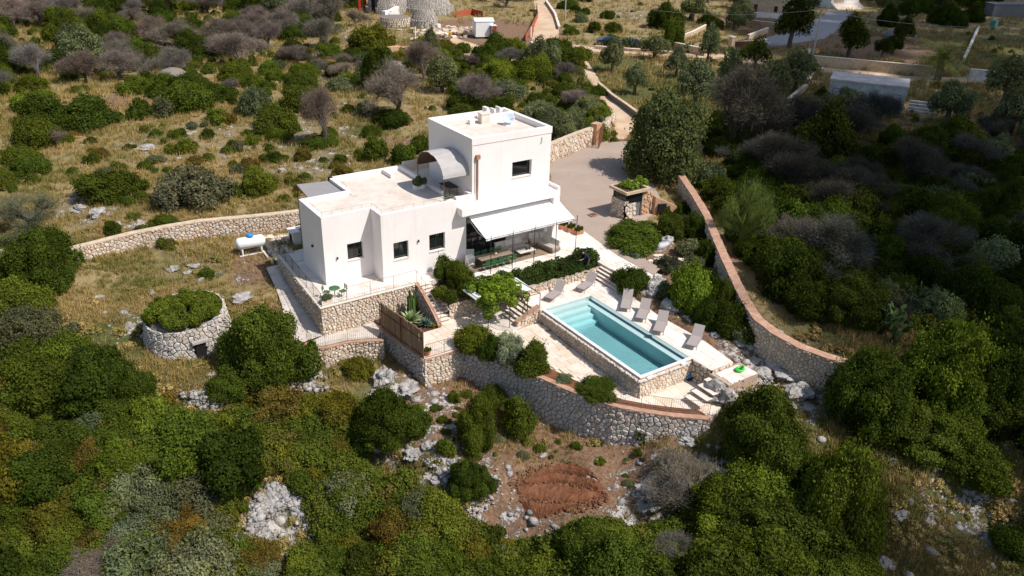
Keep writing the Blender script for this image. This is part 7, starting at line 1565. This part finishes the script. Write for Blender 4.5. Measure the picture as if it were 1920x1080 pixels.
car('white car on the dirt road just above the thicket', 1003, 96, 1.2, 'car_white'); car('dark blue parked car left of the pair beside the lane', 1141, 84, -.55, 'car_dark'); car('dark blue parked car right of the pair beside the lane', 1183, 88, -.55, 'car_dark')
# low walls along the lane
def low_wall(label, pts, h, th=.35, mat='tufa', name='low_wall', cap=True):
    q = [GT(*a) for a in pts]; W2 = [(a[0], a[1], a[2]-.2, a[2]+h) for a in q]; o = thing(name, label, 'wall', q[0], world=True); wall_core(o, W2, 1, th, MAT[mat], name='wall_body')
    if cap: coping(o, W2, 1, -th-.04, .05, MAT['step'], h=.05)
    return o
low_wall('plain ochre wall along the far side of the lane behind the shed', [(1522,123),(1600,130),(1745,144)], 1.5); low_wall('grey block wall along the lane right of the palm', [(1815,150),(1935,160)], 1.6, mat='concrete'); low_wall('ochre wall along the lane left of the gate piers', [(1262,93),(1320,106)], 1.2)
low_wall('low kerb wall in front of the parked cars', [(1115,92),(1180,97),(1260,103)], .5, cap=True); low_wall('low orange wall beside the cottage driveway entrance', [(1404,76),(1440,62)], 1.0); low_wall('long low stone wall behind the driveway orchard', [(1384,42),(1455,50),(1480,52)], .7)
low_wall('field wall on the terrace below the meadow olives', [(1385,242),(1450,250),(1560,266)], .8); low_wall('field wall continuing right in the shade', [(1780,298),(1850,305),(1935,312)], .8); low_wall('short stone wall left of the shed front', [(1480,196),(1515,166)], .8); low_wall('thin wall climbing from the lane to the shed corner', [(1515,160),(1525,142),(1542,134)], .6)
low_wall('low wall between orchard and the top right field', [(1808,118),(1835,58)], .8); low_wall('low wall on the left of the first meadow by the lane', [(1262,83),(1300,68),(1325,55)], .9); low_wall('thin wall along the right edge of the dirt road', [(1050,56),(1042,30),(1025,5)], .6)
gp = GT(1369, 100); o = thing('gate_pier', 'ochre gate pier on the lane, left of the driveway gate', 'gate pier', gp); m = MB(); m.box(-.4,.4,-.4,.4,0,2.6); m.build('shaft', MAT['tufa'], o); m = MB(); m.box(-.5,.5,-.5,.5,2.6,2.75); m.build('cap', MAT['step'], o)
gp2 = GT(1427, 96); o = thing('gate_pier', 'shorter ochre gate pier at the right of the driveway gate', 'gate pier', gp2); m = MB(); m.box(-.4,.4,-.4,.4,0,1.9); m.build('shaft', MAT['tufa'], o); m = MB(); m.box(-.5,.5,-.5,.5,1.9,2.0); m.build('cap', MAT['step'], o)
o = thing('driveway_gate', 'dark sliding gate between the two ochre piers', 'gate', gp, world=True); d = gp2-gp; m = MB(); m.obox(((gp+gp2)/2+[0,0,.95]), (np.linalg.norm(d)-1., .08, 1.7), Matrix.Rotation(math.atan2(d[1], d[0]), 3, 'Z')); m.build('panel', simple('brown_gate', (.07,.03,.02), .6), o); m = MB(); m.obox(((gp+gp2)/2+[0,0,1.85]), (np.linalg.norm(d)-1., .14, .08), Matrix.Rotation(math.atan2(d[1], d[0]), 3, 'Z')); m.build('rail', MAT['pole'], o)
# concrete shed: corners read off the picture
A_ = GT(1548,196); B_ = GT(1692,211); 
def box_building(label, A, B, depth_, h, name='building', cat='building', wall='concrete', roof='conc_roof'):
    o = thing(name, label, cat, A, math.atan2(B[1]-A[1], B[0]-A[0])); L = float(np.hypot(*(B-A)[:2])); m = MB(); m.box(0,L,0,depth_,-.4,h-.2); m.build('wall', MAT[wall], o); m = MB(); m.box(-.1,L+.1,-.1,depth_+.1,h-.199,h); m.build('roof', MAT[roof], o); return o, L
hs_ = top_z(A_, 147)-A_[2]; sh, Ls = box_building('low flat-roofed grey concrete shed with lavender doors', A_, B_, 5.2, hs_, 'concrete_shed', 'shed')
for x, w_ in ((Ls*.82,1.05),(Ls*.06,1.0)):
    m = MB(); m.box(x-.08,x+w_+.08,-.03,-.002,0,2.25); m.build('door_frame', MAT['grey_panel'], sh); m = MB(); m.box(x,x+w_,-.05,-.031,0,2.17); m.build('door', MAT['lav'], sh)
for i in range(5): m = MB(); m.box(Ls+.6+.0*i,Ls+3.6,.2+.75*i,.4+.75*i,-.2,.1+.25*i); m.build('terrace_step', MAT['concrete'], sh)
m = MB(); m.box(Ls*.35,Ls*1.0,-1.0,-.1,-.3,.06); m.build('threshold_slab', MAT['conc_roof'], sh)
rub = MB(); q0 = GT(1610,210)
for i in range(30): rub.obox((q0[0]+g.gauss(0,.6), q0[1]+g.gauss(0,.3), q0[2]+.08), (.25,.2,.12), Matrix.Rotation(g.uniform(0,3),3,'Z'), g.random())
rub.build('pale_rubble', MAT['tile'], kind='stuff')
# far houses
A_ = GT(1400,28); B_ = GT(1490,34); c1, L1 = box_building('far cottage with red-brown door behind the orchard at the top edge', A_, B_, 6, 3.6, 'cottage', 'house', 'tufa', 'step')
m = MB(); m.box(L1*.12,L1*.2,-.06,-.002,0,2.3); m.build('door', simple('red_door', (.14,.03,.02), .6), c1); m = MB(); m.box(-1,L1+1,-2.6,-2.3,-.2,1.0); m.build('garden_wall', MAT['white'], c1)
m = MB(); m.box(L1*.55,L1*.62,-.05,-.002,.9,2.1); m.build('window', MAT['glass'], c1)
A_ = GT(1556,16); B_ = GT(1608,14); c2, L2 = box_building('far white house with front steps at the top edge', A_, B_, 7, 5, 'far_house', 'house', 'white', 'step')
for i in range(5): m = MB(); m.box(0,L2,-.5*(i+1),-.5*i-.002,-.3,1.2-.24*i); m.build('step', MAT['step'], c2)
m = MB(); m.box(L2*.1,L2*.45,-.05,-.002,1.3,4.); m.build('recess', MAT['tufa'], c2); m = MB(); m.box(L2*.7,L2*.8,-.05,-.002,2.,4.); m.build('window', MAT['glass'], c2)
# utility pole with wires
up_ = GT(1523,108); o = thing('utility_pole', 'leaning pale concrete utility pole carrying the wires beside the lane', 'pole', up_, world=True); hz = top_z(up_, 14); tp = np.array([up_[0]+.15, up_[1], hz]); m = MB(); m.tube(up_-[0,0,.3], tp, .17, .1, 8); m.build('shaft', MAT['pole'], o); m = MB(); m.tube(tp-[.4,0,.5], tp+[.4,0,-.5], .04); m.build('crossarm', MAT['metal_dark'], o)
mb_ = thing('meter_box', 'small pale meter box at the foot of the leaning pole', 'meter box', GT(1514,104)); m = MB(); m.box(-.3,.3,-.2,.2,0,1.2); m.build('cabinet', MAT['pole'], mb_); m = MB(); m.box(-.24,.24,-.22,-.201,.3,1.1); m.build('door', MAT['coping_white'], mb_)
def wire(label, a, b, sag, r=.03):
    a = np.array(a, float); b = np.array(b, float); o = thing('overhead_wire', label, 'wire', a, world=True); pts = [a+(b-a)*t-np.array([0,0,sag*4*t*(1-t)]) for t in np.linspace(0,1,22)]; m = MB(); m.path(pts, r, 4); m.build('cable', MAT['pole'], o)
d = ray(1930, 52); t_ = (60)/1; far_r = CAM+d/np.linalg.norm(d)*105; far_l = GT(1059,38); far_l = np.array([far_l[0], far_l[1], top_z(far_l, -15)])
wire('wire sagging from the leaning pole to the right edge', tp-[0,0,.3], far_r, .8); wire('wire running left from the leaning pole to the pole by the dirt road', tp-[0,0,.3], far_l, 2.2)
q = GT(1478,30); wire('service wire from the leaning pole to the cottage', tp-[0,0,.3], (q[0], q[1], q[2]+3.6), .5)
gr_ = thing('tarp_cover', 'dark teal tarpaulin mound in the shaded orchard', 'tarpaulin', GT(1680,68)); m = MB(); m.rock((0,0,.4),3.2,1.6,1.1,9,3,rough=.15); m.build('cover', MAT['grey_panel'], gr_, smooth=True)
gb = thing('green_bin', 'green wheeled bin at the far wall top right', 'bin', GT(1862,52)); m = MB(); m.box(-.5,.5,-.5,.5,.1,1.4); m.build('body', MAT['teal'], gb); m = MB(); m.box(-.55,.55,-.55,.55,1.401,1.5); m.build('lid', MAT['teal'], gb)
dr_ = GT(1905,32); o = thing('dark_greenhouse', 'long dark net shed at the top right edge', 'shed', dr_, -.5); m = MB(); m.box(-6,9,-.2,3.5,0,2.6); m.build('net_walls', MAT['grey_panel'], o); m = MB(); m.box(-6.1,9.1,-.3,3.6,2.601,2.8); m.build('roof', MAT['grey_panel'], o)

# ------------------------------------------------------------------ the cloud that shades the right of the garden
SH_PX = [(1330,-30),(1352,60),(1335,170),(1325,250),(1345,330),(1410,400),(1460,480),(1470,590),(1560,650),(1640,640),(1690,700),(1660,790),(1640,900),(1700,1000),(1760,1110),(2300,1300),(2500,500),(2300,-60),(1700,-80)]
sw_ = [G(px, py, 0) for px, py in SH_PX]; wp = [(q[0], q[1]) for q in sw_]; rg = random.Random(77); cm = MB(); HC = 320.; k = HC/SUN[2]
lit = [(G(1785,670,2)[:2], 3.0), (G(1740,640,2)[:2], 1.5)]
xs = [q[0] for q in wp]; ys = [q[1] for q in wp]; pts = []
wpa = np.array(wp+[wp[0]])
def edge_d(x, y):
    best = 1e9
    for a, b in zip(wpa[:-1], wpa[1:]):
        ab = b-a; t = max(0, min(1, ((x-a[0])*ab[0]+(y-a[1])*ab[1])/(ab@ab))); best = min(best, math.hypot(x-a[0]-ab[0]*t, y-a[1]-ab[1]*t))
    return best
n_ = 0
for i in range(5200):
    x, y = rg.uniform(min(xs), min(max(xs), 330)), rg.uniform(max(min(ys), -30), max(ys)); ins = bool(inpoly(np.array(x), np.array(y), wp)); d = edge_d(x, y)*(1 if ins else -1)
    nr = x < 110 and y < 120
    pr = min(1, max(0, .5+d/(7 if nr else 16)))*(.8 if nr else .66)
    for c, r in lit: pr *= min(1, max(.15, math.hypot(x-c[0], y-c[1])/r/1.6))
    if rg.random() < pr: r = rg.uniform(1.2,2.6) if d < 7 else rg.uniform(2.5,5.5); pts.append((x, y, r))
bm = bmesh.new(); bmesh.ops.create_icosphere(bm, subdivisions=1, radius=1.); iv = np.array([v.co for v in bm.verts]); iq = np.array([[v.index for v in f.verts] for f in bm.faces]); bm.free()
Pc = np.array([(x, y, 0) for x, y, r in pts])+SUN*k; rr = np.array([r for _, _, r in pts]); gg = np.random.default_rng(9); Pc[:, 2] += gg.normal(size=len(rr))*2
Vc = iv[None]*rr[:, None, None]*np.array([1.,1.,.8])+Pc[:, None]; Qc = (iq[None]+np.arange(len(rr))[:, None, None]*len(iv)).reshape(-1, 3)
link('cloud', np_mesh('cloud', Vc.reshape(-1, 3), Qc, MAT['cloud'], smooth=True), kind='structure')
# ---- give look-alikes inside a group their own words
ORD = ['first','second','third','fourth','fifth','sixth','seventh','eighth','ninth','tenth','eleventh','twelfth']
def ordinal(i):
    if i < 12: return ORD[i]
    k = i+1; return f'{k}'+('th' if 10 < k % 100 < 14 else {1:'st',2:'nd',3:'rd'}.get(k % 10, 'th'))
by = {}
for o in SC.objects:
    if o.parent is None and o.get('category') and o.get('label'): by.setdefault(o['label'], []).append(o)
for l, os_ in list(by.items()):
    if len(os_) > 1:
        l = ' '.join(l.split()[:13])
        os_.sort(key=lambda o: proj(o.location)[0])
        for i, o in enumerate(os_): o['label'] = l+f', {ordinal(i)} from left'
